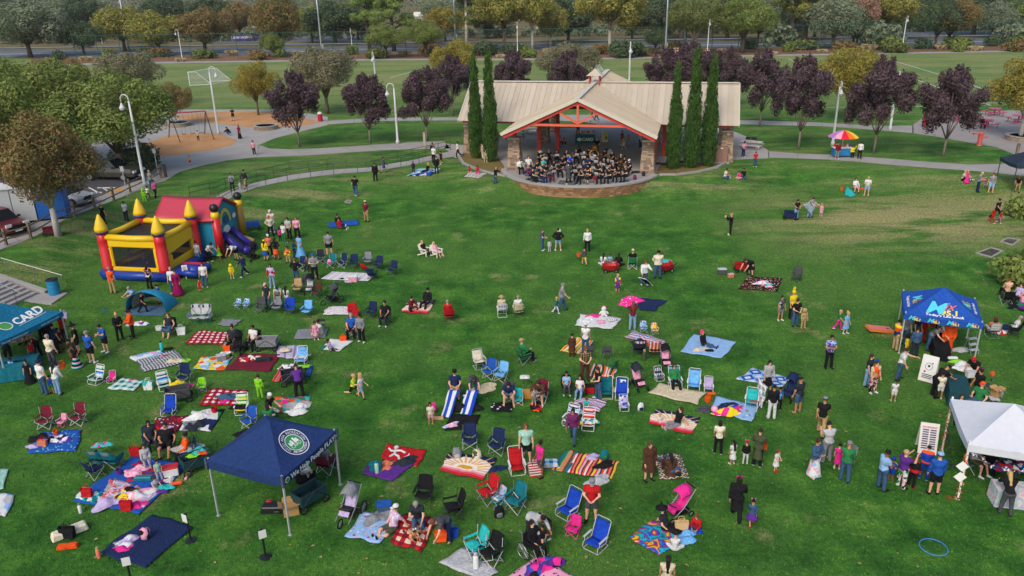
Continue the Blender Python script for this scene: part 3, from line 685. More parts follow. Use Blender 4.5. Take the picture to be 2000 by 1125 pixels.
 # pose: lean, head pitch, arms (two x upper flex, upper abd, fore flex, fore abd), legs (two x thigh flex, abd, shin flex, abd), pelvis height (0: standing)
_A=(6,9,16,4);_L=(0,4,0,2)
POSE={
'stand':(2,0,_A,_A,_L,_L,0),'stand2':(3,6,(2,12,30,-6),(8,8,20,2),(4,7,-2,4),(-3,4,-4,2),0),
'hands':(3,10,(16,12,70,-38),(16,12,70,-38),_L,(3,6,0,3),0),'cross':(0,4,(22,10,78,-62),(22,10,84,-58),(2,6,0,3),_L,0),
'phone':(4,22,(28,8,118,-22),(18,10,92,-34),_L,(4,5,-2,3),0),'photo':(0,0,(62,10,138,-18),(60,10,140,-18),_L,_L,0),
'hips':(0,2,(-18,38,18,-46),(-18,38,18,-46),(0,8,0,5),(0,8,0,5),0),'armup':(0,-8,(150,14,165,2),_A,_L,_L,0),
'walk':(5,2,(-22,8,-4,2),(24,8,46,-2),(26,3,6,2),(-16,3,-42,2),0),'walk2':(5,2,(24,8,46,-2),(-22,8,-4,2),(-16,3,-42,2),(26,3,6,2),0),
'run':(12,0,(-50,10,40,-4),(45,10,100,-10),(50,3,-5,2),(-28,3,-85,2),0),
'reach':(8,8,(66,8,82,2),(12,10,24,2),_L,(-6,5,-8,3),0),'reach2':(14,14,(52,8,74,-12),(50,8,72,-12),(2,5,-4,3),(-5,5,-6,3),0),
'carry':(-3,8,(22,14,96,-44),(26,16,104,-48),(2,5,0,3),_L,0),'back':(2,0,(-26,14,-12,-36),(-26,14,-12,-36),_L,(4,6,0,3),0),
'bend':(72,10,(22,10,30,-2),(16,10,22,-4),(8,6,-6,4),(2,6,-10,4),0),'stoop':(42,20,(42,10,56,-8),(36,10,50,-8),(8,6,-4,4),(0,6,-8,4),0),
'chair':(-6,4,(22,12,66,-18),(20,12,62,-20),(86,9,4,3),(84,9,-4,3),.50),'chair2':(-10,0,(10,22,60,-4),(26,12,88,-24),(84,6,22,-6),(88,14,2,4),.50),
'lean':(30,14,(40,14,76,-26),(40,14,76,-26),(86,12,0,4),(86,12,4,4),.50),'low':(-26,10,(28,14,66,-22),(24,14,70,-22),(92,9,38,3),(96,9,30,3),.30),
'play':(4,14,(30,16,98,-42),(30,18,92,-36),(86,12,2,3),(86,12,-4,3),.52),'play2':(2,4,(42,16,120,-36),(40,14,84,-14),(86,14,0,3),(84,10,4,3),.52),
'slide':(0,0,(58,8,80,-2),(50,18,120,-30),(86,16,0,4),(86,10,2,4),.52),
'legs':(-8,10,(18,14,58,-12),(24,12,66,-16),(87,9,86,4),(87,12,84,6),.13),'xleg':(6,12,(34,14,64,-20),(34,14,60,-24),(82,44,66,-68),(80,46,62,-66),.13),
'knees':(8,6,(58,8,76,-20),(56,8,74,-22),(134,8,22,3),(130,8,26,3),.13),'side':(-16,4,(-34,16,-16,8),(20,12,50,-12),(84,16,80,-40),(92,4,70,-46),.13),
'kneel':(10,16,(36,10,66,-16),(30,10,60,-18),(66,9,-88,3),(62,9,-88,3),.30),'kneel2':(18,22,(30,10,58,-10),(34,8,120,-26),(20,8,-86,3),(16,8,-86,3),.50),
'crouch':(34,6,(56,10,72,-14),(52,10,70,-16),(108,14,-24,4),(104,14,-28,4),.36),'lie':(0,6,(20,20,60,-20),(10,26,30,10),(8,7,-12,3),(30,9,-30,3),0),
}
def skeleton(key):
 lean,hp,aL,aR,lL,lR,zp=POSE[key];J={};l=R(lean);t=V3(0,-sin(l),cos(l));J['t']=t
 J['P']=V3(0,0,0);J['N']=t*.50;J['Ch']=t*.36;ph=l*.55+R(hp);J['hd']=ph
 for s,n,A,Lg in((1,'L',aL,lL),(-1,'R',aR,lR)):
  sh=t*.455+V3(s*.178,0,0);J['S'+n]=sh;u=dirv(A[0]+lean*.15,A[1],s);J['E'+n]=sh+u*.285
  f=dirv(A[2]+lean*.15,A[3],s);J['W'+n]=J['E'+n]+f*.245;J['fd'+n]=f
  hp_=V3(s*.088,0,-.02);J['H'+n]=hp_;J['K'+n]=hp_+dirv(Lg[0],Lg[1],s)*.42;sd_=dirv(Lg[2],Lg[3],s);J['A'+n]=J['K'+n]+sd_*.41
  fwd=V3(s*.18,-1,0)if Lg[2]>-60 else V3(0,-.15,-.9);
  if Lg[2]>60:fwd=V3(s*.2,-.25,.95)
  J['T'+n]=J['A'+n]+fwd/np.linalg.norm(fwd)*.15;J['fw'+n]=fwd/np.linalg.norm(fwd)
 zmin=min(min(J['A'+n][2]-.075,J['T'+n][2]-.04,J['K'+n][2]-.06)for n in 'LR')
 dz=-zmin if zp==0 else max(zp,-zmin)if zp<.2 or key in('kneel','kneel2','crouch')else zp
 if key in('legs','side','xleg','knees'):dz=.13
 for k,v in J.items():
  if k not in('t','hd')and not k.startswith('f'):J[k]=v+V3(0,0,dz)
 return J
SK={}
def sk(k):
 if k not in SK:SK[k]=skeleton(k)
 return SK[k]
def body_f(J,P):
 d=caps(P,J['P'],J['Ch'],.118,.125);d=smin(d,caps(P,J['HL'],J['HR'],.105,.105),.07);t=J['t']
 d=smin(d,caps(P,J['Ch']+V3(.075,0,0),J['Ch']-V3(.075,0,0),.115,.115),.05);d=smin(d,caps(P,J['SL'],J['SR'],.062,.062),.06)
 d=smin(d,caps(P,J['N']-t*.06,J['N']+t*.07,.062,.054),.03)
 for n in 'LR':
  d=smin(d,caps(P,J['S'+n],J['E'+n],.055,.043),.03);d=smin(d,caps(P,J['E'+n],J['W'+n],.043,.029),.015)
  d=smin(d,caps(P,J['H'+n],J['K'+n],.092,.058),.04);d=smin(d,caps(P,J['K'+n],J['A'+n],.057,.038),.02);d=smin(d,caps(P,J['A'+n]+V3(0,0,-.02),J['T'+n],.04,.03),.02)
 return d
def bounds(J,pad):
 A=np.array([v for k,v in J.items()if k not in('t','hd')and not k.startswith('f')]);return A.min(0)-pad,A.max(0)+pad
def plane(P,o,n):return(P-np.asarray(o,np.float32))@np.asarray(n,np.float32)
def top_f(J,P,kind):
 """tee (t), long sleeves (l), tank (n), hoodie (h)"""
 e=.03 if kind=='h' else.02;t=J['t']
 d=caps(P,J['P'],J['Ch'],.122+e,.125+e);d=smin(d,caps(P,J['HL'],J['HR'],.100+e,.100+e),.07)
 d=smin(d,caps(P,J['Ch']+V3(.075,0,0),J['Ch']-V3(.075,0,0),.115+e,.115+e),.05);d=smin(d,caps(P,J['SL'],J['SR'],.058+e,.058+e),.05)
 if kind=='h':d=smin(d,caps(P,J['N']+V3(.05,.07,0),J['N']+V3(-.05,.07,0),.06,.06),.05)
 d=np.maximum(d,plane(P,J['P']-t*.06,-t));d=np.maximum(d,plane(P,J['N']+t*(.045 if kind!='h' else.06),t))
 for n in 'LR':
  S_,E_,W_=J['S'+n],J['E'+n],J['W'+n]
  if kind=='n':continue
  if kind=='t':m=S_+(E_-S_)*.62;d=smin(d,np.maximum(caps(P,S_,m,.066,.064),plane(P,m,(E_-S_)/np.linalg.norm(E_-S_))),.03)
  else:d=smin(d,caps(P,S_,E_,.058+e*.8,.048+e*.8),.03);d=smin(d,np.maximum(caps(P,E_,W_,.047+e*.8,.036+e*.7),plane(P,W_-J['fd'+n]*.01,J['fd'+n])),.015)
 return d
def legs_f(J,P,kind):
 """trousers (p), shorts (s), tights (g)"""
 e=.016 if kind!='g' else.009;d=smin(caps(P,J['HL'],J['HR'],.104+e,.104+e),caps(P,J['P'],J['P']+J['t']*.10,.116+e,.112+e),.06);d=np.maximum(d,plane(P,J['P']+J['t']*.12,J['t']))
 for n in 'LR':
  K_,A_,H_=J['K'+n],J['A'+n],J['H'+n];u=(A_-K_)/np.linalg.norm(A_-K_);q=(K_-H_)/np.linalg.norm(K_-H_)
  if kind=='s':m=H_+(K_-H_)*.86;d=smin(d,np.maximum(caps(P,H_,m,.098+e,.086),plane(P,m,q)),.04)
  else:d=smin(d,caps(P,H_,K_,.092+e,.060+e),.04);d=smin(d,np.maximum(caps(P,K_,A_,.058+e,(.062 if kind=='p' else.038)+e*.5),plane(P,A_+u*.03,u)),.02)
 return d
def skirt_f(J,P,kind):
 """skirts: knee length (k), ankle length (K), full gown (G), short and wide (u)"""
 kn=(J['KL']+J['KR'])/2;an=(J['AL']+J['AR'])/2;top=J['P']+J['t']*.10;stand=J['P'][2]>.7
 d=caps(P,top,J['P'],.12,.135)
 if stand:
  L={'k':.47,'K':.83,'G':.86,'u':.34}[kind];r={'k':.24,'K':.27,'G':.40,'u':.36}[kind];e=J['P']+V3(0,0,-L);d=smin(d,np.maximum(caps(P,J['P'],e,.14,r),plane(P,e,(0,0,-1))),.05)
 else:
  for n in 'LR':d=smin(d,caps(P,J['H'+n],J['K'+n],.125,.10),.08)
  d=smin(d,caps(P,J['KL'],J['KR'],.09,.09),.08)
  if kind in 'KG':
   for n in 'LR':d=smin(d,caps(P,J['K'+n],J['A'+n],.11,.12 if kind=='K' else.17),.10)
   if kind=='G':d=smin(d,caps(P,J['P']-V3(0,0,.02),kn*.6+an*.4,.22,.2),.1)
 return np.maximum(np.maximum(d,plane(P,top,J['t'])),plane(P,(0,0,.012),(0,0,-1)))
def robe_f(J,P,kind):
 """coat (c), cloak hanging from the shoulders (C)"""
 stand=J['P'][2]>.7;r=.20 if kind=='c' else.27;d=top_f(J,P,'h');bot=V3(J['P'][0],J['P'][1],.38 if stand and kind=='c' else.5 if stand else.02)
 if kind=='C':d=smin(d,np.maximum(caps(P,J['N']-J['t']*.05,bot,.10,r),plane(P,J['N'],J['t'])),.08);d=smin(d,caps(P,J['SL'],J['SR'],.10,.10),.05)
 else:d=smin(d,caps(P,J['P'],bot,.145,r),.06)
 return np.maximum(d,plane(P,bot,(0,0,-1)))
HC=(0,-.012,.205)
def head_f(P):
 d=ell(P,(0,.004,.225),(.076,.096,.098));d=smin(d,ell(P,(0,-.03,.15),(.055,.062,.066)),.03);d=smin(d,caps(P,(0,.012,.03),(0,0,.15),.054,.05),.02)
 d=smin(d,caps(P,(0,-.098,.19),(0,-.113,.168),.008,.013),.012)
 for s in(-1,1):d=smin(d,ell(P,(s*.078,.008,.185),(.012,.022,.032)),.008);d=np.maximum(d,-(np.linalg.norm(P-np.array((s*.032,-.103,.205)),axis=1)-.013))
 return d
def hair_f(P,kind):
 f=np.maximum(ell(P,(0,.010,.232),(.094,.112,.108)),-(ell(P,(0,-.112,.165),(.066,.075,.092))));f=np.maximum(f,plane(P,(0,0,.155 if kind!='x' else.2),(0,.45,-.9)))
 if kind=='l':f=smin(f,np.maximum(ell(P,(0,.055,.06),(.095,.06,.24)),-plane(P,(0,.015,0),(0,1,0))),.03)
 elif kind=='m':f=smin(f,np.maximum(ell(P,(0,.035,.15),(.105,.085,.13)),-plane(P,(0,-.03,0),(0,1,0))),.02)
 elif kind=='b':f=smin(f,ell(P,(0,.08,.33),(.05,.05,.048)),.015)
 elif kind=='p':f=smin(f,caps(P,(0,.11,.26),(0,.17,.05),.035,.018),.02)
 elif kind=='c':f=smin(f,ell(P,(0,.03,.22),(.135,.125,.145)),.02);f=np.maximum(f,-(ell(P,(0,-.12,.165),(.072,.085,.1))))
 elif kind=='w':f=smin(f,caps(P,(0,.09,.2),(0,.11,-.22),.075,.055),.04);f=np.maximum(f,-(ell(P,(0,-.112,.165),(.066,.075,.092))))
 return f
def smesh(name,V,Q,nm=1):
 b=MB();b.v=[tuple(map(float,v))for v in V];b.f=[tuple(map(int,q))for q in Q];b.m=[0]*len(b.f);return b
_hv,_hq=snet(head_f,(-.1,-.13,-.02),(.1,.11,.34),.0155)
HEAD=smesh('head',_hv,_hq)
HEAD.m=[]
for q in HEAD.f:
 c=sum((Vc(HEAD.v[i])for i in q),Vc())/4
 HEAD.m.append(1 if c.y<-.07 and.192<c.z<.216 and.016<abs(c.x)<.047 else 2 if c.y<-.08 and.118<c.z<.138 and abs(c.x)<.027 else 0)
def hand_mb(s):
 """palm, four fingers of different length and a thumb, slightly curled; fingers run along -Z, palm faces the thigh"""
 b=MB();b.box((0,0,-.045),(.030,.082,.09));b.tube([(-s*.004,-.03,-.02),(-s*.012,-.062,-.055),(-s*.02,-.07,-.088)],[.015,.013,.009],5)
 for k,L in enumerate((.070,.080,.075,.058)):y=-.032+k*.021;b.tube([(0,y,-.085),(-s*.006,y,-.085-L*.5),(-s*.022,y,-.085-L)],[.0105,.0098,.007],5)
 return b
HANDS={1:hand_mb(1),-1:hand_mb(-1)}
def align(d):
 z=-Vc(d).normalized();y=Vc((0,1,0));y=(y-z*y.dot(z));y=y.normalized()if y.length>.1 else zv(1);x=y.cross(z);return Matrix((x,y,z)).transposed().to_4x4()
def headM(J):return Mtr(Vc(J['N'])+zv(-.01))@Mro(J['hd'],4,'X')
PM_={}
def pmesh(part,pose,kind='',child=0):
 k=(part,pose,kind,child)
 if k in PM_:return PM_[k]
 J=sk(pose)
 if part=='body':
  V,Q=snet(lambda P:body_f(J,P),*bounds(J,.15),.034);b=smesh('body',V,Q);hs=1.27 if child else 1
  M=headM(J)@Matrix.Scale(hs,4);o=len(b.v);b.v+=[tuple(M@Vc(v))for v in HEAD.v];b.f+=[tuple(i+o for i in q)for q in HEAD.f];b.m+=HEAD.m
  for s,n in((1,'L'),(-1,'R')):b.merge(HANDS[s],Mtr(Vc(J['W'+n]))@align(J['fd'+n]))
  me=b.mesh('body',3,True)
 elif part=='shoe':
  n=kind;a,t=J['A'+n],J['T'+n];f=J['fw'+n];dn=V3(0,0,-1)if abs(f[2])<.5 else(V3(0,-1,0)if f[2]>0 else V3(0,1,0))
  def fn(P):return np.maximum(smin(caps(P,a+f*.02*0-dn*.0+dn*.03,t+f*.015+dn*.02,.052,.042),caps(P,a,a+dn*.02,.05,.05),.03),np.minimum(9,plane(P,(a+dn*.072),dn)))
  V,Q=snet(fn,np.minimum(a,t)-.08,np.maximum(a,t)+.08,.024);me=smesh('shoe',V,Q).mesh('shoe',1,True)
 else:
  fn={'top':top_f,'legs':legs_f,'skirt':skirt_f,'robe':robe_f}[part];lo,hi=bounds(J,.3 if part in('skirt','robe')else.18)
  if part in('skirt','robe'):lo[2]=min(lo[2],0);lo[:2]-=.12;hi[:2]+=.12
  V,Q=snet(lambda P:fn(J,P,kind),lo,hi,.03 if part in('top','legs')else.036);me=smesh(part,V,Q).mesh(part,1,True)
 PM_[k]=me;return me
def hmesh(kind):
 if('hair',kind)not in PM_:
  V,Q=snet(lambda P:hair_f(P,kind),(-.15,-.14,-.3 if kind in 'lw' else-.02),(.15,.22,.40),.021);PM_[('hair',kind)]=smesh('hair',V,Q).mesh('hair',1,True)
 return PM_[('hair',kind)]
def hatmesh(kind):
 if('hat',kind)in PM_:return PM_[('hat',kind)]
 b=MB()
 if kind=='cap':
  b.lathe([(.104,.245),(.107,.28),(.085,.325),(.04,.348),(.01,.352)],14,(0,.008,0),sx=.95,sy=1.05)
  b.add([(-.07,-.085,.25),(.07,-.085,.25),(.055,-.185,.238),(-.055,-.185,.238),(-.07,-.085,.262),(.07,-.085,.262),(.055,-.18,.246),(-.055,-.18,.246)],[(3,2,1,0),(4,5,6,7),(0,1,5,4),(1,2,6,5),(2,3,7,6),(3,0,4,7)])
 elif kind=='sun':b.lathe([(.10,.24),(.21,.235),(.215,.245),(.11,.26),(.10,.31),(.07,.345),(.01,.35)],16,(0,.01,0))
 elif kind=='bean':b.lathe([(.10,.225),(.112,.25),(.105,.30),(.07,.35),(.01,.368)],14,(0,.012,0),sx=.93,sy=1.08)
 elif kind=='witch':b.lathe([(.10,.25),(.22,.245),(.22,.255),(.105,.27),(.075,.36),(.04,.46),(.005,.56)],14,(0,.01,0))
 elif kind=='ears':
  b.tube([(.09*cos(a),.02,.235+.10*sin(a))for a in[pi*q/8 for q in range(9)]],.012,5)
  for s in(-1,1):b.add([(s*.03,.01,.33),(s*.105,.01,.30),(s*.09,.02,.40),(s*.065,.05,.32)],[(0,1,2),(1,3,2),(3,0,2),(0,3,1)])
 elif kind=='bow':
  for s in(-1,1):b.lathe([(.01,-.05),(.05,-.02),(.055,.02),(.01,.05)],8,(s*.055,.01,.35))
  b.lathe([(.01,-.02),(.025,0),(.01,.02)],6,(0,.01,.345))
 elif kind=='bunny':
  b.lathe([(.115,.2),(.125,.26),(.1,.33),(.02,.36)],12,(0,.015,0))
  for s in(-1,1):b.lathe([(.01,0),(.04,.06),(.045,.14),(.01,.26)],8,(s*.05,.02,.33),sy=.6)
 elif kind=='glasses':
  for s in(-1,1):b.box((s*.035,-.107,.205),(.052,.012,.034))
  b.box((0,-.109,.212),(.16,.008,.008))
 elif kind=='hood':b.lathe([(.125,.05),(.135,.15),(.13,.25),(.1,.33),(.02,.36)],12,(0,.03,0))
 me=b.mesh('hat',1,True);PM_[('hat',kind)]=me;return me
TOPN=dict(t='shirt',l='long_sleeved_top',n='tank_top',h='hoodie',c='coat',C='cloak');BOTN=dict(p='trousers',s='shorts',g='leggings',k='skirt',K='long_skirt',G='gown_skirt',u='tutu')
HATN=dict(cap='cap',sun='sun_hat',bean='beanie',witch='pointed_hat',ears='ear_headband',bow='hair_bow',bunny='bunny_hood',glasses='sunglasses',hood='hood')
def pm(k):
 """clothing colour: a name, or kind of print"""
 return k if ':' in k else 'c:'+k
def person(line,z=None,loc=None):
 pos,look,label=[q.strip()for q in line.split('|')[:3]];grp=line.split('|')[3].strip()if line.count('|')>2 else None
 px,py,face,ht,pose=pos.split(',');px,py,face,ht=float(px),float(py),float(face),float(ht)
 a=look.split();sk_,hr,hat,top,bot,shoe=a[:6];wide=float(a[6])if len(a)>6 else 1.
 if loc is None:loc=at(px,py)if z is None else onz(px,py,z)
 child=ht<1.42;s=ht/1.75;s=s/1.05 if child else s
 o=link('person',pmesh('body',pose,'',int(child)),None,['s:'+sk_,plastic('2a2420'),plastic('8f4f48')],loc=loc)
 o.rotation_euler=(0,0,R(face));wd=wide*(.98 if ht>1.42 else 1.0);o.scale=(s*wd,s*(.5+.5*wd),s)
 if pose=='lie':o.rotation_euler=(R(-84),0,R(face));o.location=Vc(loc)+zv(.12)
 tag(o,label,'person',grp)
 H_=headM(sk(pose))@Matrix.Scale(1.27 if child else 1,4)
 def kid(nm,me,mat,M=None):
  return link(nm,me,o,[mat],M=M)
 if hr!='-':hk,hcol=hr.split('.');kid('hair',hmesh(hk),'h:'+hcol,H_)
 if hat!='-':
  for hh in hat.split('+'):hk,hcol=hh.split('.',1);kid(HATN[hk],hatmesh(hk),pm(hcol),H_)
 if top!='-':
  tk,tc=top.split('.',1)
  if tk in 'cC':kid(TOPN[tk],pmesh('robe',pose,tk),pm(tc))
  else:kid(TOPN[tk],pmesh('top',pose,tk),pm(tc))
 if bot!='-':
  bk,bc=bot.split('.',1);kid(BOTN[bk],pmesh('skirt' if bk in 'kKGu' else 'legs',pose,bk),pm(bc))
 if shoe!='-':
  for n in 'LR':kid('shoe',pmesh('shoe',pose,n),pm(shoe))
 return o
 # == THINGS BUILT ONCE AND COPIED
def kit_camp():
 """folding camp chair: sling seat and back on crossed tube legs, arm bands"""
 k=Kit();b=MB()
 b.grid(lambda u,v:((u-.5)*.54,-.25+v*.46,.42-.05*sin(pi*u)-.06*v+.03*sin(pi*v)),5,4,th=.02);k.part('seat',b,'a',smooth=True)
 bk=k.part('backrest',MB().grid(lambda u,v:((u-.5)*(.56-.06*v),.20+v*.17+.05*sin(pi*u),.40+v*.52),5,4,th=.02),'a2',smooth=True)
 k.part('headband',MB().grid(lambda u,v:((u-.5)*.47,.345+v*.03+.045*sin(pi*u),.80+v*.10),4,1,th=.03),'b',bk)
 for s in(-1,1):
  k.part('armrest',MB().grid(lambda u,v:(s*(.29+(v-.5)*.09),-.28+u*.5,.60-.02*sin(pi*u)),4,1,th=.02),'a2')
  for P in([(s*.28,-.27,.60),(s*.30,-.27,.42),(-s*.27,-.25,.02)],[(s*.28,.24,.92),(s*.28,.2,.5),(-s*.27,.24,.02)],[(s*.29,-.27,.03),(s*.28,.22,.44)],[(s*.29,.24,.03),(s*.29,-.27,.44)]):
   k.part('leg',MB().tube(P,.013,5),'f')
 return k
def kit_beach(h=.2,back=.62,lean=.42,w=.52):
 """low beach chair: bent tube frame, sling, wide arms"""
 k=Kit();k.part('seat',MB().grid(lambda u,v:((u-.5)*w,-.28+v*.44,h+.06-.05*v+.02*(1-v)-.02*sin(pi*u)),4,4,th=.015),'a',smooth=True)
 bk=k.part('backrest',MB().grid(lambda u,v:((u-.5)*w,.17+v*back*lean,h+v*back+.0-.0*u),4,5,th=.015),'a',smooth=True)
 k.part('headrest',MB().grid(lambda u,v:((u-.5)*w*.7,.15+(.78+v*.17)*back*lean-.035,h+(.78+v*.17)*back),3,1,th=.03),'b',bk)
 b=MB();x=w/2+.02;t=(.18+back*lean,h+back+.02);b.tube([(-x,-.1,h),(-x,.16,h),(-x,*t),(-x+.06,t[0]+.02,t[1]+.04),(x-.06,t[0]+.02,t[1]+.04),(x,*t),(x,.16,h),(x,-.1,h)],.014,5);k.part('back_frame',b,'f')
 for s in(-1,1):
  k.part('leg',MB().tube([(s*x,.30,.02),(s*x,-.30,.02),(s*x,-.34,h*.7),(s*x,-.30,h+.07),(s*x,.18,h)],.014,5),'f')
  k.part('arm_post',MB().tube([(s*x,-.22,h+.06),(s*(x+.01),-.22,h+.2)],.012,5),'f')
  k.part('armrest',MB().box((s*(x+.02),-.02,h+.22),(.075,.46,.025)),'r',bev=.008)
 for y in(.30,-.30):k.part('foot_bar',MB().tube([(-x,y,.02),(x,y,.02)],.013,5),'f')
 return k
def kit_fold():
 """folding metal chair of the band"""
 k=Kit();k.part('seat',MB().box((0,0,.45),(.42,.42,.03)),'a',bev=.01);k.part('backrest',MB().box((0,.24,.72),(.42,.03,.22)),'a',bev=.01)
 for s in(-1,1):
  for P in([(s*.21,.26,.84),(s*.21,.18,.45),(s*.21,-.24,.01)],[(s*.19,-.16,.44),(s*.19,.28,.01)]):k.part('leg',MB().tube(P,.012,5),'f')
 return k
def kit_adirondack():
 k=Kit()
 for i in range(4):k.part('slat',MB().box((0,-.25+i*.13,.34-i*.03),(.5,.11,.022)),'a')
 for i in range(5):b=MB();x=-.2+i*.1;b.tube([(x,.2,.24),(x*1.15,.46,.88-abs(x)*.3)],.045,4);k.part('back_slat',b,'a')
 for s in(-1,1):
  k.part('armrest',MB().box((s*.31,-.02,.54),(.13,.64,.025)),'a');k.part('leg',MB().box((s*.27,-.28,.27),(.09,.05,.54)),'a');k.part('leg',MB().tube([(s*.27,-.25,.3),(s*.27,.5,.03)],.045,4),'a')
 return k
def kit_loveseat():
 k=Kit()
 for s in(-1,1):
  k.part('seat',MB().grid(lambda u,v:(s*.28+(u-.5)*.54,-.25+v*.46,.42-.05*sin(pi*u)-.06*v),4,3,th=.02),'a',smooth=True)
  bk=k.part('backrest',MB().grid(lambda u,v:(s*.28+(u-.5)*.54,.2+v*.17+.05*sin(pi*u),.4+v*.52+.05*sin(pi*u)),4,4,th=.02),'a',smooth=True)
  k.part('headband',MB().grid(lambda u,v:(s*.28+(u-.5)*.42,.325+v*.05+.04*sin(pi*u),.78+v*.14),3,1,th=.03),'b',bk)
  k.part('armrest',MB().grid(lambda u,v:(s*.58+(v-.5)*.05,-.27+u*.52,.62-.25*v),3,2,th=.02),'a')
  for P in([(s*.57,-.27,.62),(s*.02,-.25,.02)],[(s*.57,.24,.9),(s*.02,.24,.02)],[(s*.03,-.27,.42),(s*.57,-.25,.02)],[(s*.03,.22,.42),(s*.57,.24,.02)],[(s*.57,-.27,.02),(s*.57,.22,.44)],[(s*.57,.24,.02),(s*.57,-.27,.44)]):k.part('leg',MB().tube(P,.014,5),'f')
 return k
def wheel(k,c,r,par=None,w=.05,ax='X',sp=6,thin=.018):
 M=Mtr(c);R_=Mro(R(90),4,'Y' if ax=='X' else 'X')
 b=MB();b.tube([(r*cos(2*pi*i/18),r*sin(2*pi*i/18),0)for i in range(18)],max(thin,w*.45),6,closed=True);b.xf(R_);t=k.part('wheel',b,'k',par,M=M)
 b=MB();b.lathe([(r*.22,-w*.4),(r*.22,w*.4)],8)
 for i in range(sp):a=2*pi*i/sp;b.tube([(0,0,0),(r*.93*cos(a),r*.93*sin(a),0)],max(.004,thin*.35),4)
 b.xf(R_);k.part('hub',b,'f',t)
def kit_wagon():
 """folding cloth wagon: open basket, four wheels, pull handle"""
 k=Kit();b=MB();x,y=.45,.26;z0,z1=.22,.56
 o=[(-x,-y),(x,-y),(x,y),(-x,y)];i_=[(a*.94,c*.9)for a,c in o]
 V=[(a*.96,c*.94,z0)for a,c in o]+[(a,c,z1)for a,c in o]+[(a,c,z1)for a,c in i_]+[(a,c,z0+.03)for a,c in i_]
 b.add(V,[(3,2,1,0)]+[(i,(i+1)%4,4+(i+1)%4,4+i)for i in range(4)]+[(4+i,4+(i+1)%4,8+(i+1)%4,8+i)for i in range(4)]+[(8+i,8+(i+1)%4,12+(i+1)%4,12+i)for i in range(4)]+[(12,13,14,15)]);k.part('basket',b,'a')
 for s in(-1,1):
  k.part('top_rail',MB().tube([(-x,s*y,z1),(x,s*y,z1)],.015,5),'f')
  for q in(-1,1):k.part('brace',MB().tube([(q*x,s*(y+.01),z0),(0,s*(y+.01),z1)],.011,5),'f')
  for q in(-1,1):wheel(k,(q*.38,s*.27,.12),.11,ax='Y')
 b=MB();b.tube([(x,0,.25),(x+.28,0,.62),(x+.33,0,.8)],.013,5);b.tube([(x+.33,-.1,.8),(x+.33,.1,.8)],.016,5);k.part('handle',b,'f');return k
def kit_redwagon():
 k=Kit();b=MB();n=16;pr=[(.30,.16),(.40,.22),(.46,.52),(.49,.55),(.46,.55),(.42,.50),(.36,.24),(.02,.22)]
 V=[];
 for r,z in pr:V+=[(r*1.25*math.copysign(abs(cos(a))**.5,cos(a)),r*.62*math.copysign(abs(sin(a))**.5,sin(a)),z)for a in[2*pi*j/n for j in range(n)]]
 b.add(V,[(i*n+j,i*n+(j+1)%n,(i+1)*n+(j+1)%n,(i+1)*n+j)for i in range(len(pr)-1)for j in range(n)]);k.part('tub',b,'a',smooth=True)
 for s in(-1,1):
  k.part('seat_back',MB().box((s*.38,0,.62),(.06,.44,.28)),'a',bev=.02)
  for q in(-1,1):wheel(k,(q*.36,s*.3,.13),.12,ax='Y',w=.07)
 k.part('handle',MB().tube([(.55,0,.2),(.9,0,.55)],.016,5),'k');return k
def kit_stroller(big=0):
 k=Kit();k.part('seat',MB().grid(lambda u,v:((u-.5)*.36,-.22+v*.34,.46-.10*v),3,3,th=.05),'a')
 k.part('backrest',MB().grid(lambda u,v:((u-.5)*.36,.10+v*.28,.38+v*.48-.05*sin(pi*u)),4,4,th=.05),'b',smooth=True)
 k.part('canopy',MB().grid(lambda u,v:(.22*cos(pi*u),.38-.45*sin(v*1.5),.78+.24*sin(pi*u)*(.6+.4*cos(v*1.4))+.08*cos(v*1.5)),6,4,th=.02),'c',smooth=True)
 k.part('footrest',MB().grid(lambda u,v:((u-.5)*.34,-.3+v*.14,.30+v*.12),2,2,th=.03),'b');k.part('basket',MB().box((0,.12,.22),(.36,.4,.14),taper=1.1),'d')
 k.part('bumper_bar',MB().tube([(-.22,-.26,.56),(-.1,-.34,.58),(.1,-.34,.58),(.22,-.26,.56)],.018,5),'d')
 for s in(-1,1):b=MB();b.tube([(s*.23,-.42,.12),(s*.23,.05,.42),(s*.23,.52,.98)],.016,5);b.tube([(s*.23,.38,.12),(s*.23,0,.5)],.014,5);k.part('frame',b,'f')
 k.part('handle',MB().tube([(-.23,.52,.98),(.23,.52,.98)],.02,6),'k')
 if big:
  for s in(-1,1):wheel(k,(s*.3,.4,.2),.19,w=.05,sp=8)
  wheel(k,(0,-.5,.15),.14,w=.05)
 else:
  for s in(-1,1):
   for y in(-.4,.38):wheel(k,(s*.24,y,.1),.09,w=.05)
 return k
def kit_wheelchair():
 k=Kit();k.part('seat',MB().box((0,0,.48),(.42,.42,.05)),'k',bev=.012);k.part('backrest',MB().box((0,.22,.70),(.42,.04,.40)),'k',bev=.012)
 for s in(-1,1):
  wheel(k,(s*.29,.12,.31),.30,w=.03,sp=14,thin=.016);k.part('push_rim',MB().tube([(s*.33+0,.12+.25*cos(a),.31+.25*sin(a))for a in[2*pi*i/16 for i in range(16)]],.008,4,closed=True),'f')
  wheel(k,(s*.22,-.38,.09),.08,w=.03);b=MB();b.tube([(s*.23,.24,.93),(s*.23,.22,.3),(s*.23,-.3,.3),(s*.22,-.38,.1)],.013,5);b.tube([(s*.23,.24,.92),(s*.23,.36,.93)],.016,5);k.part('frame',b,'f')
  k.part('armrest',MB().box((s*.24,-.02,.70),(.05,.32,.03)),'k');b=MB();b.tube([(s*.14,-.2,.46),(s*.14,-.42,.14)],.012,5);b.box((s*.14,-.48,.13),(.13,.16,.02));k.part('footrest',b,'f')
 return k
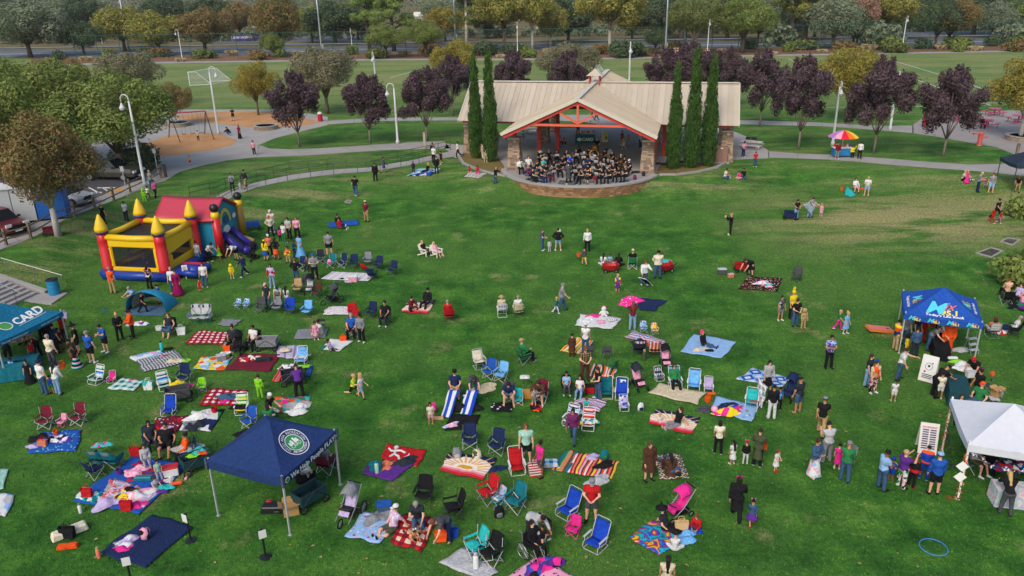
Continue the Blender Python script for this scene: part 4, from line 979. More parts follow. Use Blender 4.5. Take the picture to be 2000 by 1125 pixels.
def kit_backpack():
 k=Kit();k.part('bag',MB().lathe([(.10,0),(.165,.03),(.17,.24),(.13,.38),(.05,.44),(.01,.45)],12,sy=.62),'a',smooth=True);k.part('pocket',MB().lathe([(.06,.04),(.11,.07),(.11,.19),(.06,.24)],10,(0,-.07,0),sy=.5),'b',smooth=True)
 for s in(-1,1):k.part('strap',MB().tube([(s*.07,.08,.40),(s*.11,.17,.28),(s*.11,.12,.06)],.018,4),'b')
 return k
def kit_tote():
 k=Kit();b=MB();x,y=.2,.09;V=[(-x*.8,-y,0),(x*.8,-y,0),(x*.8,y,0),(-x*.8,y,0),(-x,-y*.7,.34),(x,-y*.7,.34),(x,y*.7,.34),(-x,y*.7,.34),(-x*.9,-y*.5,.26),(x*.9,-y*.5,.26),(x*.9,y*.5,.26),(-x*.9,y*.5,.26)]
 b.add(V,[(3,2,1,0),(0,1,5,4),(1,2,6,5),(2,3,7,6),(3,0,4,7),(4,5,9,8),(5,6,10,9),(6,7,11,10),(7,4,8,11),(8,9,10,11)]);k.part('bag',b,'a')
 for s in(-1,1):k.part('handle',MB().tube([(-.09,s*.06,.33),(-.07,s*.06,.47),(.07,s*.06,.47),(.09,s*.06,.33)],.011,4),'b')
 return k
def kit_cooler():
 k=Kit();k.part('body',MB().box((0,0,.16),(.48,.30,.30),taper=1.06),'a',bev=.02);k.part('lid',MB().box((0,0,.345),(.53,.34,.06)),'b',bev=.015)
 k.part('handle',MB().tube([(-.27,-.05,.28),(-.29,-.05,.42),(-.29,.05,.42),(-.27,.05,.28)],.012,4),'b');return k
def kit_bottle():
 k=Kit();k.part('bottle',MB().lathe([(.04,0),(.042,.02),(.042,.20),(.025,.235)],10),'a',smooth=True);k.part('cap',MB().lathe([(.028,.23),(.028,.27),(.01,.275)],8),'b');return k
def kit_heap(seed):
 """crumpled cloth: a low irregular mound with ridges and a ragged outline"""
 k=Kit();r=random.Random(seed);ph=[r.uniform(0,6)for _ in range(9)]
 def fn(u,v):
  a=2*pi*u;q=1-v;o=1+.2*sin(2*a+ph[0])+.16*sin(3*a+ph[1])+.10*sin(5*a+ph[2]);x,y=.48*q*o*cos(a),.34*q*o*sin(a)
  z=(1-q*q)**.8*(.09+.05*sin(9*x+ph[3])+.05*sin(11*y+7*x+ph[4])+.035*abs(sin(21*x-13*y+ph[5]))+.03*abs(sin(17*y+9*x+ph[6])))
  return(x+.02*sin(23*y+ph[7]),y+.02*sin(19*x+ph[8]),.01+max(0,z))
 k.part('folds',MB().grid(fn,26,9),'a',smooth=True);return k
def kit_pillow():
 k=Kit();b=MB();f=lambda s:(lambda u,v:((u-.5)*.5*(1-.08*cos(pi*(v-.5)*2)*0),(v-.5)*.4,.085+s*.08*(sin(pi*u)*sin(pi*v))**.5));b.grid(f(1),8,8);b.grid(f(-1),8,8);k.part('cushion',b,'a',smooth=True);return k
def kit_box():
 k=Kit();b=MB();V=[(-.24,-.18,0),(.24,-.18,0),(.24,.18,0),(-.24,.18,0),(-.24,-.18,.36),(.24,-.18,.36),(.24,.18,.36),(-.24,.18,.36),(-.23,-.17,.3),(.23,-.17,.3),(.23,.17,.3),(-.23,.17,.3)]
 b.add(V,[(3,2,1,0),(0,1,5,4),(1,2,6,5),(2,3,7,6),(3,0,4,7),(4,5,9,8),(5,6,10,9),(6,7,11,10),(7,4,8,11),(8,9,10,11)]);k.part('carton',b,'a')
 for P in([(-.24,-.18,.36),(.24,-.18,.36),(.22,-.34,.42),(-.22,-.34,.42)],[(.24,.18,.36),(-.24,.18,.36),(-.22,.33,.44),(.22,.33,.44)],[(.24,-.18,.36),(.24,.18,.36),(.40,.17,.40),(.40,-.17,.40)],[(-.24,.18,.36),(-.24,-.18,.36),(-.38,-.17,.44),(-.38,.17,.44)]):k.part('flap',MB().add(P,[(0,1,2,3)]),'a')
 return k
def kit_table(L=1.83,W_=.76,drape=.70):
 k=Kit();k.part('top',MB().box((0,0,.735),(L,W_,.03)),'w',bev=.008)
 for sx in(-1,1):
  for sy in(-1,1):k.part('leg',MB().tube([(sx*(L/2-.2),sy*(W_/2-.06),.72),(sx*(L/2-.12),sy*(W_/2-.06),.01)],.015,5),'f')
 x,y=L/2+.012,W_/2+.012;b=MB();n=40;per=[]
 for i in range(n):
  t=4*i/n;s,q=int(t),t%1;per.append([(-x+2*x*q,-y),(x,-y+2*y*q),(x-2*x*q,y),(-x,y-2*y*q)][s])
 V=[(a,c,.757)for a,c in per]+[(a*(1.02+.03*(i%2)),c*(1.04+.06*(i%2)),.757-drape)for i,(a,c)in enumerate(per)]
 b.add(V,[tuple(range(n))]+[(i,(i+1)%n,n+(i+1)%n,n+i)[::-1]for i in range(n)]);k.part('cloth',b,'a');return k
def kit_aframe(w_=.62,h=1.15,sp=.3):
 k=Kit()
 for s in(-1,1):
  M=Mtr((0,0,h))@Mro(s*atan2(sp,h),4,'X')@Mtr((0,0,-h/2));p=k.part('panel',MB().box((0,0,0),(w_,.03,h)),'f',M=M)
  k.part('poster',MB().box((0,s*-.0+(-.0165 if s<0 else.0165),.03),(w_*.86,.006,h*.82)),'a' if s<0 else 'b',p)
 return k
def kit_stanchion():
 k=Kit();k.part('base',MB().lathe([(.18,0),(.18,.02),(.05,.05),(.02,.06)],18),'k');k.part('post',MB().lathe([(.032,.05),(.032,.95),(.042,.96),(.042,1.03),(.02,1.04)],10),'k');k.part('notice',MB().box((0,-.07,.88),(.22,.01,.28)),'w');return k
def kit_lamp(h,arm=1):
 """tapered white pole with a curved top and a bell shaped lantern"""
 k=Kit();k.part('pole',MB().lathe([(.22,0),(.20,.35),(.13,.5),(.115,h*.5),(.08,h-.55)],10),'a',smooth=True)
 b=MB();n=9;b.tube([(0,0,h-.6)]+[(-.38+.38*cos(pi*i/n),0,h-.4+.40*sin(pi*i/n))for i in range(n+1)]+[(-.76,0,h-.75)],.055,7);k.part('arm',b,'a',smooth=True)
 l=k.part('lantern',MB().lathe([(.06,h-.72),(.10,h-.86),(.16,h-.98),(.27,h-1.14),(.27,h-1.18)],12,(-.76,0,0)),'a',smooth=True)
 k.part('lens',MB().lathe([(.22,h-1.185),(.2,h-1.3),(.1,h-1.36)],10,(-.76,0,0)),'g',l,smooth=True);return k
def kit_mast(h):
 k=Kit();k.part('pole',MB().lathe([(.26,0),(.24,3),(.20,h*.6),(.12,h)],10),'a',smooth=True);k.part('switch_box',MB().box((.3,0,2.6),(.35,.3,1.1)),'a')
 bar=k.part('crossbar',MB().box((0,0,h),(2.6,.12,.12)),'a')
 for i in range(4):k.part('floodlight',MB().lathe([(.05,-.2),(.28,.1),(.28,.16)],10,(-1.05+i*.7,-.15,h+.3)),'g',bar)
 return k
def kit_round_table():
 k=Kit();k.part('top',MB().lathe([(.01,.70),(.58,.70),(.60,.72),(.58,.745),(.01,.745)],18),'a');k.part('pedestal',MB().lathe([(.3,0),(.06,.05),(.06,.7)],10),'a')
 for i in range(4):
  a=pi/2*i+.4;c,s=cos(a),sin(a);b=MB();b.tube([(c*.1,s*.1,.35),(c*.6,s*.6,.30),(c*.82,s*.82,.42)],.035,5);b.tube([(c*.9,s*.9,0),(c*.9,s*.9,.42)],.035,5);ar=k.part('arm',b,'a')
  b=MB();b.box((0,0,0),(.28,.75,.045),rz=a);b.xf(Mtr((c*.92,s*.92,.44)));k.part('seat',b,'a',ar)
 return k
def kit_bench_table():
 k=Kit();k.part('top',MB().box((0,0,.73),(2.2,.8,.08)),'a',bev=.015)
 for s in(-1,1):k.part('bench',MB().box((0,s*.75,.43),(2.2,.3,.07)),'a',bev=.015);b=MB();b.box((s*.7,0,.36),(.14,1.5,.12));b.box((s*.7,0,.18),(.3,.5,.36));k.part('leg',b,'a')
 return k
def kit_barrel(dome=0):
 k=Kit();k.part('barrel',MB().lathe([(.27,0),(.29,.03),(.30,.3),(.29,.31),(.30,.6),(.29,.62),(.30,.88),(.29,.9)],16),'a',smooth=False)
 k.part('lid',MB().lathe([(.31,.89),(.31,.95),(.20,.98),(.19,.93),(.02,.92)]if not dome else[(.31,.89),(.30,.97),(.18,1.12),(.05,1.16)],16),'b');return k
def kit_bag():
 k=Kit();k.part('bucket',MB().lathe([(.09,0),(.125,.02),(.13,.2),(.115,.21),(.11,.06),(.01,.05)],12),'a');k.part('handle',MB().tube([(-.12,0,.2),(-.08,0,.34),(.08,0,.34),(.12,0,.2)],.01,4),'b');return k
def kit_trombone():
 k=Kit();k.part('bell',MB().lathe([(.115,0),(.08,.03),(.035,.12),(.014,.3),(.012,.8)],12),'a',smooth=True)
 k.part('slide',MB().tube([(0,0,.8),(.06,0,.86),(.11,0,.8),(.11,0,-.25),(.15,0,-.33),(.19,0,-.25),(.19,0,.5)],.012,5),'a');return k
def kit_stand():
 k=Kit();b=MB();b.box((0,0,0),(.5,.015,.34));b.xf(Mtr((0,0,1.05))@Mro(R(-30),4,'X'));d=k.part('desk',b,'k');b=MB();b.box((0,.013,.01),(.40,.006,.28));b.xf(Mtr((0,0,1.05))@Mro(R(-30),4,'X'));k.part('sheet_music',b,'w',d)
 k.part('stem',MB().tube([(0,0,.3),(0,0,1.05)],.014,5),'k')
 for i in range(3):a=2.1*i;k.part('leg',MB().tube([(0,0,.32),(.27*cos(a),.27*sin(a),.01)],.01,4),'k')
 return k
def kit_drum(r,d,up=0):
 k=Kit();b=MB();b.lathe([(r,-d/2),(r,d/2)],20);b.xf(Mro(R(90-up),4,'X'));k.part('shell',b,'a',smooth=False)
 for s in(-1,1):b=MB();b.lathe([(r*1.03,-.012),(r*1.03,.012)],20,(0,0,s*d/2));b.xf(Mro(R(90-up),4,'X'));k.part('hoop',b,'k');b=MB();b.lathe([(r*.97,-.004),(r*.97,.004)],20,(0,0,s*(d/2+.012)));b.xf(Mro(R(90-up),4,'X'));k.part('drumhead',b,'w')
 for s in(-1,1):k.part('leg',MB().tube([(s*r*.4,0,-r*.8),(s*r*.7,0,-r-.12)],.018,4),'f')
 return k
def kit_case(L=.9,W_=.3,h=.2):
 k=Kit();k.part('case',MB().box((0,0,h/2),(L,W_,h),taper=.9),'a',bev=.03);k.part('handle',MB().tube([(-.08,-W_/2,h*.6),(-.06,-W_/2-.05,h*.6),(.06,-W_/2-.05,h*.6),(.08,-W_/2,h*.6)],.01,4),'b');return k
def kit_shoes():
 k=Kit();k.part('shoe',MB().lathe([(.03,0),(.042,.01),(.045,.05),(.03,.07),(.01,.075)],8,sy=2.1),'a',smooth=True);return k
def kit_ball(r=.11):
 k=Kit();k.part('ball',MB().lathe([(r*sin(pi*i/9)+.001,r-r*cos(pi*i/9))for i in range(10)],14),'a',smooth=True);return k
def kit_plush():
 k=Kit();k.part('body',MB().lathe([(.04,0),(.12,.04),(.13,.14),(.08,.24),(.01,.26)],10),'a',smooth=True);h=k.part('head',MB().lathe([(.01,.2),(.09,.25),(.10,.33),(.05,.40),(.01,.41)],10),'a',smooth=True)
 for s in(-1,1):k.part('ear',MB().lathe([(.01,-.04),(.035,0),(.01,.04)],6,(s*.08,0,.39)),'b',h);k.part('arm',MB().tube([(s*.1,0,.18),(s*.18,-.06,.1)],.035,5),'a');k.part('leg',MB().tube([(s*.06,0,.05),(s*.1,-.16,.03)],.042,5),'a')
 return k
KF=dict(camp=kit_camp,beach=kit_beach,beachhi=lambda:kit_beach(.38,.52,.35),fold=kit_fold,adir=kit_adirondack,love=kit_loveseat,wagon=kit_wagon,redwagon=kit_redwagon,stroller=kit_stroller,jogger=lambda:kit_stroller(1),wheelchair=kit_wheelchair,
backpack=kit_backpack,tote=kit_tote,cooler=kit_cooler,bottle=kit_bottle,heap1=lambda:kit_heap(1),heap2=lambda:kit_heap(2),heap3=lambda:kit_heap(3),pillow=kit_pillow,box=kit_box,table=kit_table,table2=lambda:kit_table(1.83,.76,.72),aframe=kit_aframe,stanchion=kit_stanchion,
lamp=lambda:kit_lamp(8.2),lamplow=lambda:kit_lamp(6.4),mast=lambda:kit_mast(16.5),round=kit_round_table,benchtable=kit_bench_table,barrel=kit_barrel,domebin=lambda:kit_barrel(1),bag=kit_bag,trombone=kit_trombone,stand=kit_stand,bassdrum=lambda:kit_drum(.46,.36),snare=lambda:kit_drum(.2,.16,80),case=kit_case,shoe=kit_shoes,ball=kit_ball,plush=kit_plush)
def K(n):
 if n not in KITS:KITS[n]=KF[n]()
 return KITS[n]
DEF=dict(f='m:b4b6b8',k='c:k',w='p:d8d8d4',r='p:lg',a='c:bl',a2='c:bl',b='c:bl',g='p:d8d8d0',c='c:k',d='c:dg')
def put(kind,name,px,py,face,cols,label,cat,grp=None,sc=None,z=None,dz=0,loc=None,M=None,skip=()):
 """cols: 'a=c:bl f=m:lg' - a alone also colours a2 and b"""
 c=dict(DEF);q=dict(s.split('=',1)for s in cols.split())if cols else{}
 if 'a' in q:
  for s in('a2','b'):q.setdefault(s,q['a'])
 c.update({k:pm(v)for k,v in q.items()})
 if loc is None:loc=(at(px,py)if z is None else onz(px,py,z))+zv(dz)
 return place(K(kind),name,loc,R(face),label,cat,c,grp,sc,M,skip)
 # blankets and towels
BL_N=[0]
def blanket(px,spec,label,cat='blanket',name='blanket',lift=.055,wr=1.,th=.012,nx=None,par=None,hs=None,keep=None):
 """a cloth spread on the ground, given by its corners in the photograph, with creases and an uneven hem; its print follows its own edges"""
 BL_N[0]+=1;r=random.Random(BL_N[0]*7+1);P=[at(*q)if hs is None else onz(*q,h)for q,h in zip(px,hs or[0]*4)]if hs else[at(*q)for q in px]
 C=sum(P,Vc())/4;e=((P[1]-P[0])+(P[2]-P[3]))/2;a=atan2(e.y,e.x);Mi=Mro(-a,3,'Z');L=[Mi@(p-C)for p in P]
 W_=((P[1]-P[0]).length+(P[2]-P[3]).length)/2;H_=((P[3]-P[0]).length+(P[2]-P[1]).length)/2
 n,m=max(6,min(26,int(W_/.11))),max(6,min(26,int(H_/.11)));ph=[(r.uniform(-9,9),r.uniform(-9,9),r.uniform(0,6.3),r.uniform(.3,1))for _ in range(7)]
 fold=[(r.uniform(.1,.9),r.uniform(-.6,.6),r.uniform(.02,.05))for _ in range(4)]
 def fn(u,v):
  q=L[0]*(1-u)*(1-v)+L[1]*u*(1-v)+L[2]*u*v+L[3]*(1-u)*v
  w1=sum(d*sin(a_*u*1.3+b_*v*1.3+c_)for a_,b_,c_,d in ph)/7;w2=sum(d*cos(b_*u*1.7-a_*v*1.1+c_*2)for a_,b_,c_,d in ph)/7
  ridge=sum(.055*math.exp(-(((u-f0)+f1*(v-.5))/fw)**2)for f0,f1,fw in fold)
  edge=1-min(1,6*min(u,1-u,v,1-v))
  return(q.x+wr*.05*w1*(1+2*edge),q.y+wr*.05*w2*(1+2*edge),q.z+lift+wr*(.05*abs(w1)+.03*(w2+.3)**2+ridge*.6*(1-.6*edge)))
 b=MB();b.grid(fn,n,m,th=th);me=b.mesh(name,1,True);uv=me.uv_layers.new(name='UVMap');N1=(n+1)*(m+1)
 vi=np.empty(len(me.loops),int);me.loops.foreach_get('vertex_index',vi);vi%=N1
 uv.data.foreach_set('uv',np.stack([(vi%(n+1))/n*W_,(vi//(n+1))/m*H_],1).astype(np.float32).ravel())
 mat=spec(W_,H_)if callable(spec)else uvmat(spec)
 o=link(name,me,par,[mat],loc=C,rz=a);tag(o,label,cat if par is None else None);o['w']=W_;o['h']=H_
 return o
_USEUV=[False]
_oldco=NT.co
def _co(s,k='Object'):return _oldco(s,'UV' if _USEUV[0]and k=='Object' else k)
NT.co=_co
UVC={}
def uvmat(spec):
 spec=pm(spec)
 if spec not in UVC:
  global CACHE
  sv=CACHE;CACHE={};_USEUV[0]=True;UVC[spec]=MT(spec);_USEUV[0]=False;CACHE=sv
 return UVC[spec]
def sun_towel(base,ray_,sun,foot,back='nv'):
 """beach towel woven with a half sun, rays and a pink and red hem"""
 def f(W_,H_):
  t=NT('sun towel');co=t.n('TexCoord').outputs['UV'];sp=t.n('SeparateXYZ');t.l(co,sp.inputs[0])
  x=t.math('SUBTRACT',t.math('DIVIDE',sp.outputs[0],W_),.5);y=t.math('SUBTRACT',t.math('DIVIDE',sp.outputs[1],H_),.30)
  ang=t.math('ARCTAN2',y,x);rd=t.math('SQRT',t.math('ADD',t.math('MULTIPLY',x,x),t.math('MULTIPLY',y,y)))
  rays=t.math('GREATER_THAN',t.math('SINE',t.math('MULTIPLY',ang,26)),t.maprange(rd,.22,.62,-.7,.9));c=t.mix(rays,t.mix(t.math('GREATER_THAN',rd,.56),col(base),col(back)),col(ray_))
  n=t.tex('Noise',6,co,3);c=t.mix(t.math('LESS_THAN',rd,.27),c,col(base));c=t.mix(t.math('LESS_THAN',rd,.17),c,col(sun))
  v=t.math('DIVIDE',sp.outputs[1],H_);c=t.mix(t.math('LESS_THAN',v,.30),c,t.ramp(v,[(0,col('b8202c')),(.08,col('d84a5a')),(.16,col('e8909a')),(.24,col('e6d8cc'))],'CONSTANT'))
  c=t.mix(.4,c,t.mix(n.outputs[0],(.6,.6,.6),(1.1,1.1,1.1)),'MULTIPLY');t.bump(n.outputs[0],.5,.04);return t.fin(c,.95,0,.1)
 return f
 # pop-up tents
def tent(label,A,B,depth,hv,rise,val,fab,legm,apexp=1.3,leg_r=.026,over=.06,legs=(0,1,2,3),fab2=None,trimc=None):
 """square canopy on four legs; A-B is the front edge on the ground, depth towards the back; returns the frame for print on its faces"""
 A,B=Vc(A),Vc(B);e1=(B-A);S=e1.length;e1.normalize();e2=Vc((-e1.y,e1.x,0));C=(A+B)/2+e2*depth/2
 r=root('pop_up_tent',label,'tent',C,atan2(e1.y,e1.x));hx,hy=S/2,depth/2
 cor=[(-hx,-hy),(hx,-hy),(hx,hy),(-hx,hy)];ht=hv+val
 def surf(f,s,t):
  """point on face f: s along its edge (-1..1), t from the eave (0) to the apex (1)"""
  (ax,ay),(bx,by)=cor[f],cor[(f+1)%4];u=(s+1)/2;ox,oy=ax+(bx-ax)*u,ay+(by-ay)*u
  sag=.05*sin(pi*u)*(1-t);k=1+over/max(hx,hy)
  return Vc((ox*k*(1-t),oy*k*(1-t),ht-sag+rise*t**apexp-.07*sin(pi*t)*sin(pi*u)))
 for f in range(4):
  b=MB();n=8;V=[];
  for j in range(n+1):
   for i in range(n+1):V.append(surf(f,-1+2*i/n,j/n))
  W1=n+1;b.add(V,[(j*W1+i,j*W1+i+1,(j+1)*W1+i+1,(j+1)*W1+i)for j in range(n)for i in range(n)]);obj('canopy_panel',b,(fab2 or{}).get(f,fab),r,smooth=True)
  obj('valance',MB().grid(lambda u,v:surf(f,-1+2*u,0)+zv(-val*v+.015*sin(7*u)*v)+Vc((cor[f][0]+cor[(f+1)%4][0],cor[f][1]+cor[(f+1)%4][1],0)).normalized()*(.012*sin(9*u+f)*v),10,2),fab,r)
  if f in legs:
   x,y=cor[f];b=MB();b.box((x,y,hv*.5+.2),(leg_r*2,leg_r*2,hv+.4));b.box((x,y,hv*.45),(leg_r*2.6,leg_r*2.6,.06));lg=obj('leg',b,legm,r);obj('foot',MB().box((x,y,.012),(.12,.12,.02)),legm,lg)
  if trimc:
   x,y=cor[f];obj('corner_patch',MB().box((x*(1+over/hx*.9),y*(1+over/hy*.9),ht-val*.45),(.1,.1,val+.1),taper=.8),trimc,r)
 for f in range(4):
  p,q=surf(f,-1,.0),surf(f,1,.0);b=MB();d=zv(-.12);m_=(p+q)/2+d
  I_=lambda w_,z:Vc((w_.x*.91,w_.y*.91,w_.z+z));b.tube([I_(p,-.12),I_(m_,-.32),I_(q,-.12)],.012,4);b.tube([I_(p,-.36),I_(m_,-.1),I_(q,-.36)],.012,4);obj('truss',b,legm,r)
 def on_face(mb,f,w0,t0,sc,name,mat,off=.014):
  """flat print bent onto face f at width w0 (m along the edge from its middle) and t0 (0..1)"""
  half=(hx if f%2==0 else hy);sl=hypot(hy if f%2==0 else hx,rise);b=MB();b.f,b.m=mb.f,mb.m;nrm=Vc(((0,-1,0),(1,0,0),(0,1,0),(-1,0,0))[f])*rise+zv((hy if f%2==0 else hx));nrm.normalize()
  for v in mb.v:t=t0+v[1]*sc/sl;s=(w0+v[0]*sc)/(half*max(.05,1-t));b.v.append(tuple(surf(f,s,t)+nrm*off))
  return obj(name,b,mat,r)
 def on_val(mb,f,w0,sc,name,mat,off=.03,up=-.5):
  half=(hx if f%2==0 else hy);d=Vc(((0,-1,0),(1,0,0),(0,1,0),(-1,0,0))[f]);b=MB();b.f,b.m=mb.f,mb.m
  for v in mb.v:b.v.append(tuple(surf(f,(w0+v[0]*sc)/half,0)+zv(val*up+v[1]*sc)+d*off))
  return obj(name,b,mat,r)
 return r,on_face,on_val
def ring(r0,r1,n=40,sy=1.):
 b=MB();V=[(r*cos(2*pi*i/n),r*sy*sin(2*pi*i/n),0)for r in(r0,r1)for i in range(n)];b.add(V,[(i,n+i,n+(i+1)%n,(i+1)%n)for i in range(n)]);return b
def disc(r,n=36,sy=1.,rings=3):
 b=MB();b.add([(0,0,0)]+[(r*k/rings*cos(2*pi*i/n),r*k/rings*sy*sin(2*pi*i/n),0)for k in range(1,rings+1)for i in range(n)],[(0,1+i,1+(i+1)%n)for i in range(n)]+[(1+k*n+i,1+(k+1)*n+i,1+(k+1)*n+(i+1)%n,1+k*n+(i+1)%n)for k in range(rings-1)for i in range(n)]);return b
def ring_text(txt,r,a0,a1,size,inward=False,sy=1.):
 """letters set round a circle, from angle a0 to a1 (degrees)"""
 b=MB();n=len(txt)
 for i,ch in enumerate(txt):
  if ch==' ':continue
  a=R(a0+(a1-a0)*i/(n-1));t=text_mb(ch,size);M=Mtr((r*cos(a),r*sy*sin(a),0))@Mro(a+(pi/2 if inward else-pi/2),4,'Z');b.merge(t,M)
 return b
 # == TREES AND PLANTS
def leafmat(*cols,sc=.5):
 """leaves: every leaf its own shade of the tree's colours, drifting through the crown; light passes through a little"""
 key=('leaf',cols)
 if key in CACHE:return CACHE[key]
 t=NT('leaves');g=t.n('NewGeometry');n=t.tex('Noise',sc,t.co(),3,.6);L=[col(c)for c in cols]
 f=t.math('ADD',t.math('MULTIPLY',g.outputs['Random Per Island'],.35),t.maprange(n.outputs[0],.3,.7,0,.65));c=t.ramp(f,[(i/max(1,len(L)-1),x)for i,x in enumerate(L)])
 t.fin(c,.7,0,.2);tl=t.n('BsdfTranslucent');t.l(c,tl.inputs[0]);mx=t.n('MixShader');mx.inputs[0].default_value=.3;t.l(t.b.outputs[0],mx.inputs[1]);t.l(tl.outputs[0],mx.inputs[2]);t.l(mx.outputs[0],t.t.nodes['Material Output'].inputs[0])
 CACHE[key]=t.m;return t.m
def bark(k):
 key=('bark',k)
 if key not in CACHE:
  t=NT('bark');P=t.co();n=t.tex('Noise',5,P,5,.7);c=col(k);t.bump(n.outputs[0],.7,.05);CACHE[key]=t.fin(t.mix(n.outputs[0],tuple(x*.5 for x in c),tuple(min(1,x*1.35)for x in c)),.9,0,.15)
 return CACHE[key]
def leaves(seed,lobes,n,size,dirz=.25,shell=.62,asp=.55,upright=0.):
 """many small leaf-sized faces spread through the lobes of a crown, thicker towards their outsides"""
 g=np.random.default_rng(seed);C=np.array([l[0]for l in lobes],float);Rr=np.array([l[1]if hasattr(l[1],'__len__')else(l[1],)*3 for l in lobes],float);wt=(Rr.prod(1))**(2/3);k=g.choice(len(lobes),n,p=wt/wt.sum())
 d=g.normal(size=(n,3));d[:,2]+=dirz;d/=np.linalg.norm(d,axis=1)[:,None];rad=shell+(1-shell)*g.random(n)**.6+.16*g.normal(size=n)*(g.random(n)<.3)
 P=C[k]+d*Rr[k]*rad[:,None];nr=d+g.normal(size=(n,3))*.5;nr[:,2]+=.15;nr/=np.linalg.norm(nr,axis=1)[:,None]
 a=np.cross(nr,g.normal(size=(n,3)));
 if upright:a=a*(1-upright)+np.array([0,0,1.])*upright+d*.25
 a/=np.linalg.norm(a,axis=1)[:,None];b=np.cross(nr,a);b/=np.linalg.norm(b,axis=1)[:,None];s=size*(.55+.9*g.random(n))[:,None]
 V=np.stack([P-a*s*.5,P+b*s*asp*.5+nr*s*.08,P+a*s*.5,P-b*s*asp*.5+nr*s*.08],1).reshape(-1,3)
 me=bpy.data.meshes.new('crown');me.vertices.add(4*n);me.vertices.foreach_set('co',V.astype(np.float32).ravel());me.loops.add(4*n);me.loops.foreach_set('vertex_index',np.arange(4*n));me.polygons.add(n);me.polygons.foreach_set('loop_start',np.arange(0,4*n,4));me.update(calc_edges=True);me.materials.append(None);return me
def woody(limbs,n=6):
 b=MB()
 for P,r in limbs:b.tube(P,r,n)
 return b.mesh('trunk',1,True)
def lobes_round(seed,n,rx,rz,zc,r0,r1,flat=0.):
 g=random.Random(seed);out=[]
 for i in range(n):
  z=1-2*(i+.5)/n;q=sqrt(max(0,1-z*z));a=i*2.4+g.uniform(-.4,.4);k=g.uniform(.55,1.0)
  if z<-.55:k*=.75
  out.append(((rx*k*q*cos(a),rx*k*q*sin(a),zc+rz*z*k),g.uniform(r0,r1)))
 return out+[((0,0,zc),(rx*.55,rx*.55,rz*.55))]
def limbs_to(lobes,base_r,fork,every=2,zt=0):
 L=[([(0,0,-.1),(.02,0,fork*.5),(0,.03,fork)],[base_r*1.25,base_r,base_r*.85])]
 for c,r in lobes[::every]:
  c=Vc(c);m=Vc((c.x*.35,c.y*.35,fork+(c.z-fork)*.55));L.append(([(0,0,fork*.92),m,c],[base_r*.62,base_r*.34,base_r*.08]))
 return L
TK={}
